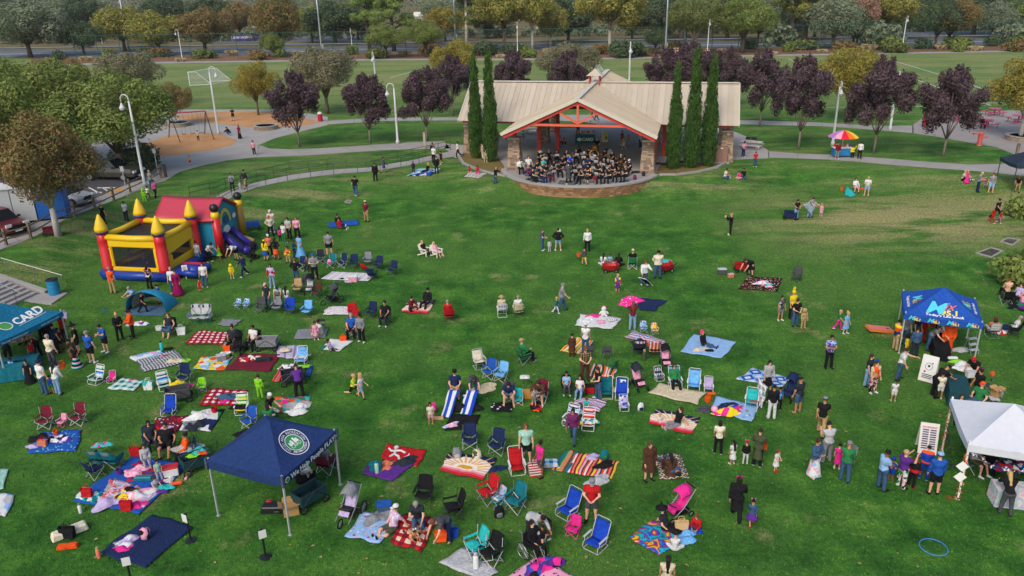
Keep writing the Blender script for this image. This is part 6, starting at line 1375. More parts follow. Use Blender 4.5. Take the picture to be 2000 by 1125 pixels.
# == CHAIRS
SH=Vc((0,.24,0)) # the pixel is where the near feet stand; the chair's middle is a little beyond
CH='''
185,752,-20|beach|a=S:bl,w,nv,mt,w,sk:2.2:2 f=p:w r=p:w||blue, white and green striped beach chair left of the small pink chair
214,750,0|beach|a=c:hp f=p:w r=p:w|.62|small pink child's chair beside a striped beach chair
318,764,30|beach|a=S:bl,w,nv,mt,w,sk:2.2:2 f=p:w r=p:w||blue, white and green striped beach chair beside the grey wagon
358,752,0|camp|a=c:nv||navy camp chair behind the grey wagon
392,768,15|camp|a=c:lm f=p:lg|.68|small lime green child's camp chair
327,814,0|beach|a=c:rb f=p:w r=p:bl||blue beach chair with a patterned headband, front of the grey wagon
470,811,5|beach|a=S:lm,w,gn,y,mt:3:2 f=p:w r=p:w||green and yellow striped beach chair
486,840,-20|camp|a=c:bl f=p:lg||bright blue camp chair behind the navy tent
85,840,0|camp|a=c:mr f=p:lg||maroon camp chair left of the pink child's chair
150,833,-10|camp|a=c:mr f=p:lg||maroon camp chair right of the pink child's chair
117,838,-15|camp|a=c:pk f=p:hp|.6|small pink child's chair between two maroon chairs
463,605,-10|camp|a=P:blob:sk,w,bl:9|.62|left of two small sky blue child's chairs
480,605,0|camp|a=P:blob:sk,w,bl:9|.62|right of two small sky blue child's chairs
181,938,150|camp|a=c:nv f=m:lg||navy camp chair at the corner of the big tarp
332,658,0|camp|a=c:k f=m:dg|1.05|black camp chair under the woman in grey tank top
588,530,-20|camp|a=c:nv f=p:lg||navy camp chair holding the girl in dark grey
625,516,0|camp|a=c:dk||black camp chair at the far left of the upper chair row
647,524,-20|camp|a=c:tl f=p:lg||teal camp chair with a pink backpack on it
669,524,-25|camp|a=c:nv b=c:lg f=p:lg||leftmost navy chair with pale grey headband in the upper row
691,526,0|camp|a=c:nv b=c:pu f=m:dg||navy chair with purple things piled on it
718,521,0|camp|a=c:g b=c:lg f=m:dg||grey camp chair in the middle of the upper row
738,529,-20|camp|a=c:nv b=c:lg f=m:dg||navy chair with grey headband, second from the row's right end
766,539,-25|camp|a=c:nv b=c:lg f=m:dg||navy chair with grey headband at the row's right end
712,533,150|camp|a=c:r f=m:dg|.75|small red chair in the upper chair row
727,548,160|camp|a=c:nv f=m:dg||navy camp chair in front of the upper row
508,614,0|camp|a=c:dg f=m:g||dark grey camp chair at the left end of the blue row
540,613,0|camp|a=c:g b=c:sk f=m:dg||grey camp chair with sky blue headband
567,616,10|camp|a=c:rb f=m:dg||royal blue camp chair in the row of four
599,621,-10|camp|a=c:sk b=c:bl f=m:dg||sky blue camp chair at the right end of the row
580,576,0|camp|a=c:tn f=m:dg||tan camp chair behind the blue row
618,583,-20|camp|a=c:br b=c:o f=m:dg||brown camp chair beside the stroller with an orange jacket
599,566,10|camp|a=c:dg f=m:dg||dark grey chair near the baby stroller
725,624,-15|camp|a=c:nv b=c:w f=m:dg||navy camp chair with white headband left of the seated man
752,636,-10|camp|a=c:dk f=m:dg|1.05|dark camp chair under the man in black tee
688,660,0|camp|a=c:r f=p:lg|1.05|red camp chair under the man in blue tee
690,627,20|camp|a=c:r f=m:dg||red camp chair behind the man in blue tee
628,649,0|fold|a=p:dk f=m:dg|.8|small dark folding chair on the open grass
587,714,-5|beach|a=c:sk f=p:w r=p:w||light blue beach chair on the lavender blanket
877,629,-175|camp|a=c:r f=m:dg|1.0|red camp chair under the white haired woman
981,620,-175|beachhi|a=P:check:w,w,bl:9 f=p:w r=p:w||white lawn chair under the straw hat
1013,620,-172|camp|a=c:be f=m:dg||camp chair draped with a cream towel
936,722,20|beachhi|a=c:cr f=p:lg r=p:lg||cream lawn chair left of the blue camp chairs
956,742,-30|camp|a=c:bl f=p:lg||royal blue camp chair, left of the pair by the cream chair
979,748,-30|camp|a=c:sk f=p:lg||lighter blue camp chair, right of the pair by the cream chair
1023,713,120|camp|a=c:gn f=m:g|1.05|green camp chair under the man in green jacket
1151,707,180|fold|a=c:dg f=m:g|1.15|left grey sling chair on the orange serape
1185,708,180|fold|a=c:dg f=m:g|1.15|right grey sling chair on the orange serape
1198,727,-140|camp|a=c:gn f=p:gn|.7|small green child's chair beside the grey sling chairs
1258,651,0|camp|a=P:blob:sk,w,bl:8 f=p:lg|.62|small child's chair in blue and white print
1280,655,10|camp|a=P:blob:y,w,o:8 f=p:lg|.62|small child's chair in yellow print
1249,697,175|camp|a=c:dk b=S:bl,w,pk:6:0 f=m:dg|1.1|camp chair with a blue striped back
1279,699,175|camp|a=S:cor,w,cor,r:6:0 f=m:dg|1.1|camp chair with a coral striped back
1289,746,10|beach|a=P:check:nv,nv,w:8 f=p:w r=p:w|.72|small navy and white checked beach chair
1320,758,0|beach|a=c:sk f=p:w r=p:w|1.05|light blue beach chair under the woman in green
1357,764,-15|beach|a=c:sk f=p:w r=p:w|1.05|empty light blue beach chair beside the woman in green
1386,768,-10|beach|a=c:lav f=p:w r=p:w|.75|small pale pink beach chair beside the beige sheet
1186,779,-5|beach|a=c:tl f=p:w r=p:tn|1.05|teal beach chair with wooden arms
1215,782,-10|beach|a=c:rb b=P:blob:o,w,bl:9 f=p:w r=p:w|1.05|royal blue beach chair with a patterned headband
1220,805,0|beach|a=P:blob:lav,w,bl:8 f=p:w r=p:w|.75|small lavender print beach chair
1012,794,0|camp|a=c:tq f=p:w|.75|small turquoise camp chair in front of the navy tee
995,790,0|camp|a=c:dg f=m:g||grey camp chair under the person in navy tee
1057,788,-25|camp|a=c:mr f=p:lg|1.05|maroon camp chair under the brown jacket
1107,771,0|camp|a=c:k f=m:dg|.85|black chair under the girl in light blue
1134,779,-10|camp|a=c:dk f=m:dg|.85|dark chair under the girl in white tee
1115,834,-30|beach|a=S:w,lb,w,nv:4:2 f=p:w r=p:w||white striped beach chair behind the plum hoodie
1150,842,-10|beach|a=S:w,hp,w,nv,o:4:2 f=p:w r=p:w||white chair draped with a striped towel
1470,803,-20|beachhi|a=c:tq f=p:w r=p:w||aqua folding chair on the pale blue blanket
889,780,0|camp|a=c:dg f=m:g||grey chair under the man in navy tee and cap
918,880,0|camp|a=c:nv f=m:lg|1.05|navy chair left, behind the sun towel
971,890,-20|camp|a=c:nv f=m:lg|1.05|navy chair right, behind the sun towel
1010,928,10|beach|a=c:r f=p:w r=p:w|1.1|bright red beach chair with a round emblem
953,986,-50|camp|a=c:r f=m:lg|1.1|red camp chair with a headband, lower middle
974,992,-50|camp|a=P:blob:lb,w,pk,tq:9 f=p:sk|.75|small floral child's chair beside the red one
1008,1003,-40|camp|a=c:tl f=m:lg|1.1|dark teal camp chair beside the grey hoodie
1110,1014,-45|beach|a=c:rb f=p:lg r=p:lg|1.15|royal blue beach chair left of the man in red tee
1165,1078,-40|beach|a=c:rb f=p:lg r=p:lg|1.15|royal blue beach chair at the feet of the man in red tee
1121,1054,-30|camp|a=c:hp b=c:pk f=p:hp|.75|small hot pink child's chair between two blue beach chairs
930,1094,-60|camp|a=c:tq f=p:lg|1.1|turquoise camp chair at the bottom edge
960,1108,-40|camp|a=c:k f=p:lg|1.1|black camp chair beside the turquoise one
828,990,-10|camp|a=c:k f=m:dg|1.1|black camp chair behind the kneeling man
886,1018,-70|camp|a=c:k f=m:dg|1.15|black camp chair right of the bending person
634,928,165|camp|a=c:mr f=m:lg|1.1|dark red camp chair under the navy tent
596,962,170|camp|a=c:k f=m:dg|1.05|black camp chair hidden under the navy tent
1558,551,-30|camp|a=c:dg b=c:lg f=m:dg|.95|grey camp chair with pale headband alone on the grass
1236,527,172|camp|a=c:gn f=p:w|1.05|dark green chair with white frame under the beige cap
1942,661,170|beachhi|a=S:w,g,w,lg:6:2 f=m:lg r=p:lg|1.05|aluminium lawn chair at the right edge
1984,660,-120|camp|a=c:k f=m:dg|1.05|black chair under the reclining person at the right edge
1968,597,176|camp|a=c:k f=m:lg|1.05|chair with a black coat hung over it, upper right
455,684,0|camp|a=c:dk f=m:dg|1.05|dark chair under the woman in striped shirt
496,684,-20|camp|a=c:k f=m:dg|1.05|black chair under the woman in white tee
294,882,30|camp|a=c:nv f=m:dg|1.05|navy chair at the top corner of the tarp
326,892,10|camp|a=c:dk f=m:dg|1.05|dark chair under the man in black tee on the tarp
364,907,-60|camp|a=c:nv f=m:dg|1.05|navy chair under the woman in orange
1876,827,-20|fold|a=p:dk f=m:g||dark folding chair behind the white tent, left one
1912,806,-60|fold|a=p:dk f=m:g||dark folding chair behind the white tent, right one
1926,772,-120|fold|a=p:dk f=m:lg||folding chair holding an orange pack behind the green table
1944,800,-100|fold|a=p:lg f=m:lg||grey folding chair with a carton behind the green table
1905,928,30|fold|a=p:dk f=m:lg||folding chair under the pale blue tee
1938,930,-40|fold|a=p:dk f=m:dg||folding chair under the face painter
1966,934,60|fold|a=p:dk f=m:dg||folding chair under the red haired girl
830,501,60|adir|a=p:e2dccb||left white slatted garden chair on the open lawn
853,503,50|adir|a=p:e2dccb||right white slatted garden chair on the open lawn
'''
CN_=dict(camp='camp_chair',beach='beach_chair',beachhi='lawn_chair',fold='folding_chair',adir='garden_chair')
for ln in CH.strip().split('\n'):
 p,kd,c,s,lab=ln.split('|');x,y,f=map(float,p.split(','));put(kd,CN_[kd],x,y,f,c,lab,'chair',sc=float(s)*(.9 if 'each' in kd else.94)if s else(.9 if 'each' in kd else.94),loc=at(x,y)+SH)
put('love','double_camp_chair',393,631,0,'a=c:lg b=c:nv f=m:tl','grey double camp chair with teal legs and navy headbands','chair',sc=1.05)
put('love','double_camp_chair',212,912,170,'a=c:tl b=c:g f=m:g','teal double camp chair loaded with bags by the big tarp','chair',sc=1.0)
# == WAGONS, STROLLERS, BAGS
IT='''
495,449,20|wagon||a=c:bl f=m:dg|1.15|blue folding wagon pulled by the tall man in white
350,783,20|wagon||a=c:dg f=m:dg|1.2|grey folding wagon filled with bright toys
524,682,0|wagon||a=c:g f=m:dg|1.15|grey folding wagon full of bags beside the white tee
573,748,20|wagon||a=c:dk f=m:dg|1.15|dark folding wagon below the orange striped towel
385,917,40|wagon||a=c:24464a f=m:dg|1.2|dark green wagon with colourful toys beside the navy tent
606,985,50|wagon||a=c:24464a f=m:dg|1.25|dark teal wagon under the front of the navy tent
1449,530,180|wagon||a=c:r f=m:k|1.0|red folding wagon beside the woman in black dress
1543,428,160|wagon||a=c:nv f=m:k|1.1|navy wagon behind the woman in pale jeans
1192,531,0|redwagon||a=p:r|.95|red plastic toy wagon with children on the upper lawn
1299,531,20|redwagon||a=p:r|.95|red plastic wagon with turquoise load behind the cream hoodie
101,460,30|wagon||a=c:mr f=m:k|1.1|dark red wagon under the tree by the rail fence
492,508,-20|stroller||a=c:k b=c:k c=c:k d=c:k f=m:dg|1.1|empty black stroller beside the boy in navy
466,690,0|stroller||a=c:k b=c:k c=c:k d=c:k f=m:dg|1.05|black stroller standing before the seated women
606,572,0|stroller||a=c:dk b=c:lg c=c:k d=c:dg f=m:dg|1.05|black hooded stroller with a pale blanket among the chairs
648,592,-50|jogger||a=c:k b=c:dk c=c:dg d=c:k f=m:dg|1.1|dark double stroller parked right of the brown chair
682,1012,-20|jogger||a=c:dk b=c:lav c=c:g d=c:br f=m:lg|1.15|grey jogging stroller with three wheels beside the navy tent
1300,716,0|stroller||a=c:k b=c:pk c=c:k d=c:dk f=m:dg|1.0|black stroller with a pink blanket behind the nursing woman
1247,757,20|stroller||a=c:dk b=c:pk c=c:dk d=c:k f=m:dg|1.05|dark stroller packed with bags beside the blue chair
1322,1008,-60|stroller||a=c:hp b=c:hp c=c:hp d=c:k f=m:lg|1.1|hot pink stroller beside the rainbow blanket
1540,778,-40|stroller||a=c:nv b=c:nv c=c:nv d=c:dk f=m:dg|1.05|dark blue stroller held by the barefoot man
1040,1087,40|wheelchair|wheelchair|a=c:k f=m:b4b6b8||wheelchair with spoked wheels at the bottom of the lawn|wheelchair
1410,535,0|cooler||a=p:dg b=p:lg||grey cooler with a pale lid beside the red wagon
1427,542,20|cooler|lunch_bag|a=c:cor b=c:pk|.7|coral and pink lunch bag in front of the grey cooler|bag
645,527,0|backpack||a=c:pk b=c:hp|.8|pink backpack on the teal chair||.4
690,550,0|cooler|storage_tub|a=c:pk b=c:w|1.1|pink round tub with a white lid on the pale striped blanket|tub
668,546,30|heap1||a=c:k|.6|black bag lying on the pale striped blanket|bag
683,549,0|heap2||a=P:zebra:k,w:9|.8|grey patterned clothes on the pale striped blanket
647,494,100|tote|handbag|a=c:pl b=c:pl|.8|purple handbag on the large woman's hip||.65
1130,509,0|bag||a=c:o||orange treat bag carried by the boy in yellow shorts||.3
1151,487,0|tote|handbag|a=c:br b=c:br|.8|brown handbag beside the woman in white blouse||.6
1093,476,0|backpack||a=c:w b=c:w|.55|small white bag on the back of the woman in black hoodie|bag|.85
671,667,0|tote||a=c:o b=c:o|.9|bright orange bag on the grass beside the seated man
697,640,0|tote||a=c:r b=c:r|.9|red bag held by the woman in grey blouse||.75
355,653,10|tote|paper_bag|a=c:w b=c:lg|1.2|tall white bag right of the black camp chair
312,645,0|cooler|lunch_box|a=p:w b=p:lg|.7|small white box left of the black camp chair|box
444,685,0|tote||a=c:o b=c:w|1.0|orange bag on the grass by the striped shirt
440,690,20|heap3|plastic_bag|a=c:w|.6|white plastic bag near the seated women|bag
558,690,10|pillow||a=c:be|1.1|cream square cushion on the lavender blanket||.1
484,704,0|heap2||a=P:blob:k,r,w,o:6|.9|red and black clothes on the maroon blanket||.06
496,703,0|heap1||a=P:blob:cor,r,w,y:8|.8|coral printed cloth on the maroon blanket||.06
515,707,10|case|tripod_bag|a=c:dk b=c:k|.9|long dark bag on the maroon blanket|bag|.06
434,706,20|cooler|gift_bag|a=c:g b=c:lg|.9|grey bag on the mint shapes blanket|bag|.06
317,686,0|bottle||a=p:tq b=p:k|2.0|teal drinking bottle on the white printed blanket||.05
330,683,0|heap1||a=c:k|.45|black cloth at the corner of the checked blanket||.05
320,697,0|heap2||a=P:blob:pl,pk,k:7|.5|purple printed cloth on the checked blanket||.05
343,707,0|heap3||a=c:be|.8|crumpled cream paper on the checked blanket|paper|.05
360,706,0|heap1||a=c:lm|.6|lime green cloth at the checked blanket's end||.03
258,745,0|heap1|toy_heap|a=c:hp|.4|pink toy on the mint and white blanket|toy|.05
291,760,0|tote|plastic_bag|a=P:blob:w,tq,mt:5 b=c:w|1.2|turquoise and white bag full of things between the blankets
347,768,0|heap2|toy_heap|a=c:y|.7|yellow plush piled in the grey wagon|toy|.5
368,771,0|heap3|toy_heap|a=c:hp|.6|hot pink plush piled in the grey wagon|toy|.5
445,778,0|heap1||a=c:dn|1.0|blue grey jacket on the red checked blanket||.05
438,787,0|heap2||a=c:hp|.5|pink cloth on the red checked blanket||.05
470,805,0|heap3||a=c:k|.8|black bag hanging on the striped green chair|bag|.25
310,838,0|heap1||a=c:r|.6|red bundle on the dark red printed blanket||.05
350,823,0|heap2||a=c:r|.5|red cushion at the blanket's upper corner|cushion|.05
325,838,20|heap3||a=c:lav|.5|lavender bundle on the dark red printed blanket||.05
392,815,30|heap1||a=c:w|1.2|white sheet heaped on the black and green blanket||.05
382,835,-20|heap2||a=c:dk|1.0|dark coat on the black and green blanket||.05
420,808,0|bag||a=c:r|1.0|red treat bag on the rumpled white sheet||.1
75,858,0|heap2||a=c:k|.9|black coat on the left blue tarp||.05
85,873,0|tote|candy_bag|a=c:cor b=c:r|.9|coral bag on the left blue tarp||.03
68,874,0|heap1||a=c:lav|.6|lavender bundle at the left tarp corner||.05
112,861,0|heap3||a=P:blob:pu,w,k,lav:7|1.1|purple and white printed cloth on the left blue tarp||.05
110,850,0|bag||a=c:o|.8|orange bag at the top of the left blue tarp||.04
172,972,0|tote|candy_bag|a=c:r b=c:r|1.0|red bag at the left corner of the big tarp||.06
249,998,0|tote|candy_bag|a=c:r b=c:r|1.1|red bag at the bottom corner of the big tarp||.06
268,990,0|heap1||a=c:hp|.7|pink cloth at the bottom of the big tarp||.06
245,970,20|heap2||a=P:blob:br,y,k,tn:5|1.0|brown and gold printed cloth in the tarp's middle||.1
222,982,40|heap3||a=c:lav|1.3|pale lavender blanket heaped on the tarp||.08
270,972,10|heap1||a=P:blob:w,pk,lav:5|1.2|white and pink quilt heaped on the tarp||.08
267,925,10|heap2|pillow|a=P:dots:pk,w,hp:9|1.0|pink printed cushion standing on the tarp|pillow|.1
234,928,0|bag||a=c:pu|.9|purple bag on the tarp's left side||.08
282,940,0|case||a=p:tl b=p:k|.8|flat teal box on the navy patterned blanket||.08
336,930,20|cooler||a=p:w b=p:r|1.1|white cooler with red fruit on the big tarp||.05
266,890,0|tote|handbag|a=c:r b=c:r|1.1|red handbag at the top left of the big tarp
345,948,20|case|toy|a=p:o b=p:o|.5|orange toy at the right side of the tarp|toy|.05
325,955,0|heap3||a=c:tq|.6|turquoise cloth beside the boy in grey||.08
364,936,0|shoe|boot|a=c:pk|1.3|pink boot beside the green wagon|shoe
372,898,0|heap1||a=P:zebra:k,w:9|1.1|zebra blanket hung beside the woman in orange||.5
388,905,0|heap2|toy_heap|a=c:tq|.8|turquoise toy in the green wagon|toy|.55
396,908,0|heap3|toy_heap|a=c:o|.5|orange toy in the green wagon|toy|.55
380,914,0|heap1|toy_heap|a=c:lm|.5|lime toy in the green wagon|toy|.55
205,890,10|heap3||a=P:blob:tq,hp,g:4|.7|bags and turquoise cloth on the teal double chair|bag|.5
158,1002,0|bottle||a=p:w b=p:g|1.5|white bottle lying below the big tarp's corner
137,1043,40|case|baby_lounger|a=c:cr b=c:cr|1.3|cream padded baby lounger on the grass|baby lounger
134,1050,0|tote|tote_bag|a=c:k b=c:k|1.3|black tote bag with red flowers before the baby lounger
133,1070,10|case|folded_cloth|a=c:o b=c:r|.75|folded orange cloth below the black tote|cloth
248,1062,20|heap2||a=P:blob:lav,w,g:6|.9|lavender bundle on the navy sheet||.06
242,1074,0|heap1||a=c:hp|.6|hot pink bundle on the navy sheet||.06
285,1056,0|backpack||a=P:blob:nv,pk,k,sk:5 b=c:pk|1.0|navy and pink printed backpack on the navy sheet||.08
194,1090,0|bottle|cup|a=p:cor b=p:tn|1.6|orange cup at the corner of the navy sheet|cup
569,1002,20|box||a=p:b08a5c|1.1|cardboard box at the foot of the navy tent
545,998,0|case|equipment_case|a=p:k b=p:k|1.4|tall black equipment case under the navy tent|case
527,988,0|ball||a=p:r|1.2|red ball at the edge of the navy tent
735,921,0|cooler|lunch_bag|a=c:tl b=c:tl|.9|teal bag on the purple blanket|bag|.05
752,914,20|heap2||a=c:cor|.9|coral jacket on the purple blanket||.06
737,926,0|bottle||a=p:mt b=p:tl|2.0|mint bottle beside the teal bag||.05
792,905,20|heap1||a=c:dk|1.0|dark teal bundle on the red blanket||.06
893,895,10|backpack||a=c:g b=c:lg|1.1|grey backpack at the top left of the sun towel
932,898,10|backpack||a=P:blob:cr,ol,be:8 b=c:cr|1.1|cream patterned backpack at the top of the sun towel
971,916,20|heap3||a=c:nv|.7|navy cloth at the right side of the sun towel
975,1010,20|backpack||a=c:k b=c:g|1.1|black and grey backpack before the dark teal chair
1046,927,10|tote|tote_bag|a=S:r,w,r,w:7:2 b=c:r|1.5|red and white striped tote bag by the pink top
1065,910,0|case|folded_towel|a=P:check:w,lb,tl:4 b=c:w|1.2|folded white and teal towel behind the striped tote|towel
1180,900,0|backpack||a=c:tl b=c:gn|1.0|green backpack on the woven blanket||.06
1180,911,20|heap1||a=c:k|.8|black bag on the woven blanket|bag|.06
1157,895,0|heap2||a=c:lav|.6|lavender cloth on the woven blanket||.06
1251,802,20|backpack||a=c:w b=c:nv|.9|white and navy backpack alone beside the lavender chair
1382,784,0|bag||a=c:o|1.1|orange bag at the corner of the pale blue blanket
1375,800,10|heap2||a=c:dg|.8|dark grey bag beside the pale blue blanket|bag
1395,805,0|ball||a=p:pk|1.4|pink ball at the edge of the pale blue blanket
1425,806,10|heap1||a=P:blob:hp,y,rb,w:4|1.3|bright pink and yellow bedding on the pale blue blanket||.04
1418,798,30|heap3||a=c:nv|1.1|navy bedding on the pale blue blanket||.04
1471,799,0|case|book|a=p:r b=p:r|.5|red box on the aqua chair||.3
1146,628,0|heap2||a=c:w|.9|white comforter on the left of the white quilt||.05
1160,620,0|heap1||a=c:hp|.8|hot pink cloth at the back of the white quilt||.05
1179,618,0|plush|plush_toy|a=c:w b=c:r|1.4|white plush toy with a red hat on the quilt|toy|.05
1174,632,0|pillow||a=c:pk|.9|pale pink round cushion on the white quilt||.05
1195,628,10|pillow||a=P:check:w,w,nv:9|1.1|navy and white checked pillow on the quilt||.06
1367,686,10|heap3||a=c:be|.8|cream cloth on the light blue grey blanket||.05
1385,688,0|case|bag|a=c:k b=c:k|.5|black pouch on the light blue grey blanket|bag|.05
1258,704,0|bottle|bag|a=c:ol b=c:tn|2.2|olive bottle between the two striped chairs
1246,684,0|heap2||a=c:dk|.9|dark blanket on the blue striped chair||.42
1390,770,0|case||a=p:o b=p:o|.4|small orange box by the pale pink chair
1150,766,0|cooler|cooler_bag|a=c:r b=c:k|1.0|red cooler bag before the woman in black tank top|bag
1130,800,20|heap2||a=c:dg|.9|grey bundle on the multicoloured striped blanket||.05
1132,806,0|heap1||a=P:blob:lb,w,bl:6|.8|blue and white cloth on the multicoloured blanket||.05
1148,836,0|heap3||a=P:blob:tq,w,pl,y:6|.8|bright clothes on the striped draped chair||.3
1025,756,0|pillow||a=c:w|.9|white pillow on the brown table beside the navy tee||.45
1028,776,0|table|low_table|a=p:b5803c|.45|low orange brown table between two seated people|table
855,819,0|case|wooden_tray|a=p:c09a6a b=p:c09a6a|.6|brown wooden tray beside the girl with the pink pack|tray
847,808,0|backpack||a=c:hp b=c:pk|.9|hot pink backpack held by the little girl||.15
884,833,20|heap1||a=P:blob:lav,pk,w,sk:6|.7|lavender and pink toys on the black blanket|toy|.05
912,800,0|heap3||a=c:k|1.2|black bag on the second striped towel|bag|.1
918,785,0|heap2||a=P:blob:sk,w,bl:5|.7|blue cloth above the black bag||.3
945,760,20|heap1||a=c:be|1.3|beige blanket heaped on the grass behind the chairs|blanket
594,704,0|heap2||a=P:zebra:g,w:9|.7|grey cloth on the light blue beach chair||.25
597,723,0|heap1||a=c:lm|.5|lime bag right of the dark wagon|bag|.2
567,735,0|heap3||a=P:blob:g,w,k:8|.9|grey bags piled on the dark wagon|bag|.5
580,795,0|heap1||a=P:zebra:k,w:12|1.2|black and white heap on the tropical blanket||.05
583,803,30|heap2||a=c:w|1.2|white fleece heap on the tropical blanket||.05
508,763,0|heap2|shell|a=c:br|.55|brown padded shell on the back of the green costume|costume|.45
1300,525,0|heap1|cloth|a=c:tq|.8|turquoise cloth in the red plastic wagon|cloth|.5
206,606,0|heap1|cap|a=c:tl|.4|teal bundle on the grass left of the shade tent|cap
270,633,0|heap3||a=P:blob:bl,w,o,lav:5|1.1|blue and white clothes at the shade tent's mouth
1488,555,10|heap1|pillow|a=P:blob:w,pk,tq:5|1.0|white and turquoise pillows on the black blanket|pillow|.05
1500,560,10|heap2|cloth|a=P:blob:tq,pk,w:5|.8|turquoise and pink cloth on the black blanket||.05
1644,372,0|bag||a=c:o|1.0|orange bag beside the turquoise towel
1683,370,0|heap2|cloth|a=c:o|.6|orange bundle right of the seated woman on the slope
930,1112,0|bottle|cup|a=p:w b=p:lg|2.2|white travel cup lying on the pale grey blanket|cup|.05
862,1060,0|tote||a=c:o b=c:o|1.1|bright orange shopping bag held by the bending person||.1
885,1048,0|tote||a=c:rb b=c:rb|1.0|blue bag behind the bending person's legs
741,1013,30|heap3||a=c:g|1.1|grey hoodie on the pale floral blanket||.05
752,1000,10|cooler||a=c:dn b=c:bl|1.0|blue cooler behind the man in white cap||.03
1168,985,20|heap1|jacket|a=c:lg|.9|pale grey jacket held by the man in red tee|jacket|1.0
1330,1040,0|tote|paper_bag|a=p:c9a878 b=p:c9a878|1.2|brown paper bag on the rainbow blanket||.05
1340,1052,20|heap2|cloth|a=c:sk|.9|light blue cloth at the right of the rainbow blanket||.05
1060,1110,30|heap3|baby_wrap|a=P:blob:pu,hp,bl,k:6|1.3|purple printed sleeping bag on the pink blanket|sleeping bag|.05
1488,900,0|bag||a=c:o|1.1|orange treat bag carried by the olive coat||.55
1659,920,20|tote|handbag|a=c:g b=c:g|1.0|grey handbag on the arm of the woman in green||.7
113,746,20|tote|belt_bag|a=c:nv b=c:nv|.8|navy belt bag behind the woman in flared jeans||.85
128,740,0|bag||a=c:o|1.1|orange treat bag in the hand of the woman in white||.6
1722,935,0|tote|candy_bag|a=c:cr b=c:cr|.8|cream candy bag held by the light blue tee||.55
1742,930,0|tote|candy_bag|a=c:cr b=c:cr|.6|small cream bag held by the child in blue cap||.35
1875,684,0|heap1|plastic_bag|a=c:lg|.9|grey rubbish bag beside the step stool|bag
1803,740,0|bag|tub|a=p:lav|1.4|clear pink tub on the grass beside the sign|tub
1934,752,0|backpack||a=c:o b=c:cor|.6|orange pack on the chair behind the green table||.45
1942,790,20|box||a=p:b08a5c|.85|open cardboard carton on the chair behind the green table||.45
1873,746,20|heap2|bag_heap|a=c:w|1.1|heap of white plastic bags on the green table|bag|.76
1862,735,0|heap1|bag_heap|a=c:lm|.6|lime green slips on the dark green table|paper|.76
1855,729,0|case||a=p:w b=p:w|.5|white box at the far end of the green table||.76
1889,766,0|cooler|tub|a=p:d8d8d4 b=p:lg|.8|clear tub at the near end of the green table|tub|.76
1815,662,0|heap1|bag_heap|a=c:o|.7|orange packets on the black table|packet|.76
1832,668,0|cooler|box|a=p:g b=p:lg|.6|grey box on the black table|box|.76
1965,945,0|heap3|face_paint|a=P:blob:pu,w,r,k,bl:9|1.2|jumble of face paints on the shiny table|paint|.76
38,690,0|heap2|leaflets|a=P:blob:be,w,cor,tn:6|1.0|leaflets and pink pumpkins on the teal table|leaflets|.76
10,690,0|heap1|banner|a=P:blob:k,o,k:4|1.0|orange and black bunting on the teal table|bunting|.76
42,660,0|case|crate|a=p:lg b=p:lg|1.0|pale crate at the back of the teal table|crate|.76
133,645,0|tote|handbag|a=c:lav b=c:lav|.9|lavender handbag of the woman in red shirt||.75
1921,352,0|heap2|bag|a=c:hp|.6|pink bag between the two grey tees|bag
1897,352,0|heap1|bag|a=P:blob:w,k,pk:5|.6|patterned bag beside the girl in pink gown|bag
1999,592,0|tote|bag|a=c:pk b=c:hp|1.1|pink bag on the green blanket at the right edge||.03
1955,650,0|heap1|bag|a=P:blob:w,r,k:5|.9|small bag between the two reclining people|bag
'''
KD={'wagon':('folding_wagon','wagon'),'redwagon':('toy_wagon','wagon'),'stroller':('stroller','stroller'),'jogger':('stroller','stroller'),'heap1':('clothes_heap','clothes'),'heap2':('clothes_heap','clothes'),'heap3':('clothes_heap','clothes'),'tote':('shopping_bag','bag'),'bag':('candy_bag','bag'),'backpack':('backpack','backpack'),'box':('cardboard_box','box'),'case':('box','box'),'pillow':('pillow','pillow'),'cooler':('cooler','cooler'),'bottle':('bottle','bottle'),'ball':('ball','ball')}
for ln in IT.strip().split('\n'):
 q=(ln+'||').split('|');p,kd,nm,c,s,lab,cat=q[:7];x,y,f=map(float,p.split(','));d=KD.get(kd,('',''));put(kd,nm or d[0],x,y,f,c,lab,cat or d[1],sc=float(s)if s else None,dz=float(q[7])if len(q)>7 and q[7]else 0)
for x,y,f,lab in((519,1088,30,'black crowd post with a white notice left of the navy tent'),(373,1056,-30,'black crowd post with a notice at the navy sheet\'s corner'),(258,1142,20,'black crowd post cut by the bottom edge')):put('stanchion','crowd_post',x,y,f,'k=p:k w=p:w',lab,'post',sc=1.1)
b=MB();b.tube([(.42*cos(a),.42*sin(a),0)for a in[2*pi*i/40 for i in range(40)]],.018,6,closed=True);p=at(1823,1070);tag(obj('hula_hoop',b,'p:3a80c0',smooth=True,loc=p+zv(.03)),'blue hula hoop lying alone on the grass','hoop')
# cornhole board
r=root('cornhole_board','coral painted cornhole board with one round hole','game board',at(1716,648),R(-88));b=MB();b.box((0,0,.22),(.62,1.3,.03));b.xf(Mro(R(-8),4,'X'));obj('top',b,plastic('d8705a'),r)
b=MB();b.lathe([(.085,0),(.085,.004)],18,(0,.42,.24));b.xf(Mro(R(-8),4,'X'));obj('hole',b,plastic('2a1512'),r);b=MB();b.box((.3,0,.15),(.03,1.3,.10));b.box((-.3,0,.15),(.03,1.3,.10));b.box((0,-.64,.15),(.6,.03,.1));b.box((0,.64,.15),(.6,.03,.1));b.xf(Mro(R(-8),4,'X'));obj('apron',b,plastic('e07a30'),r)
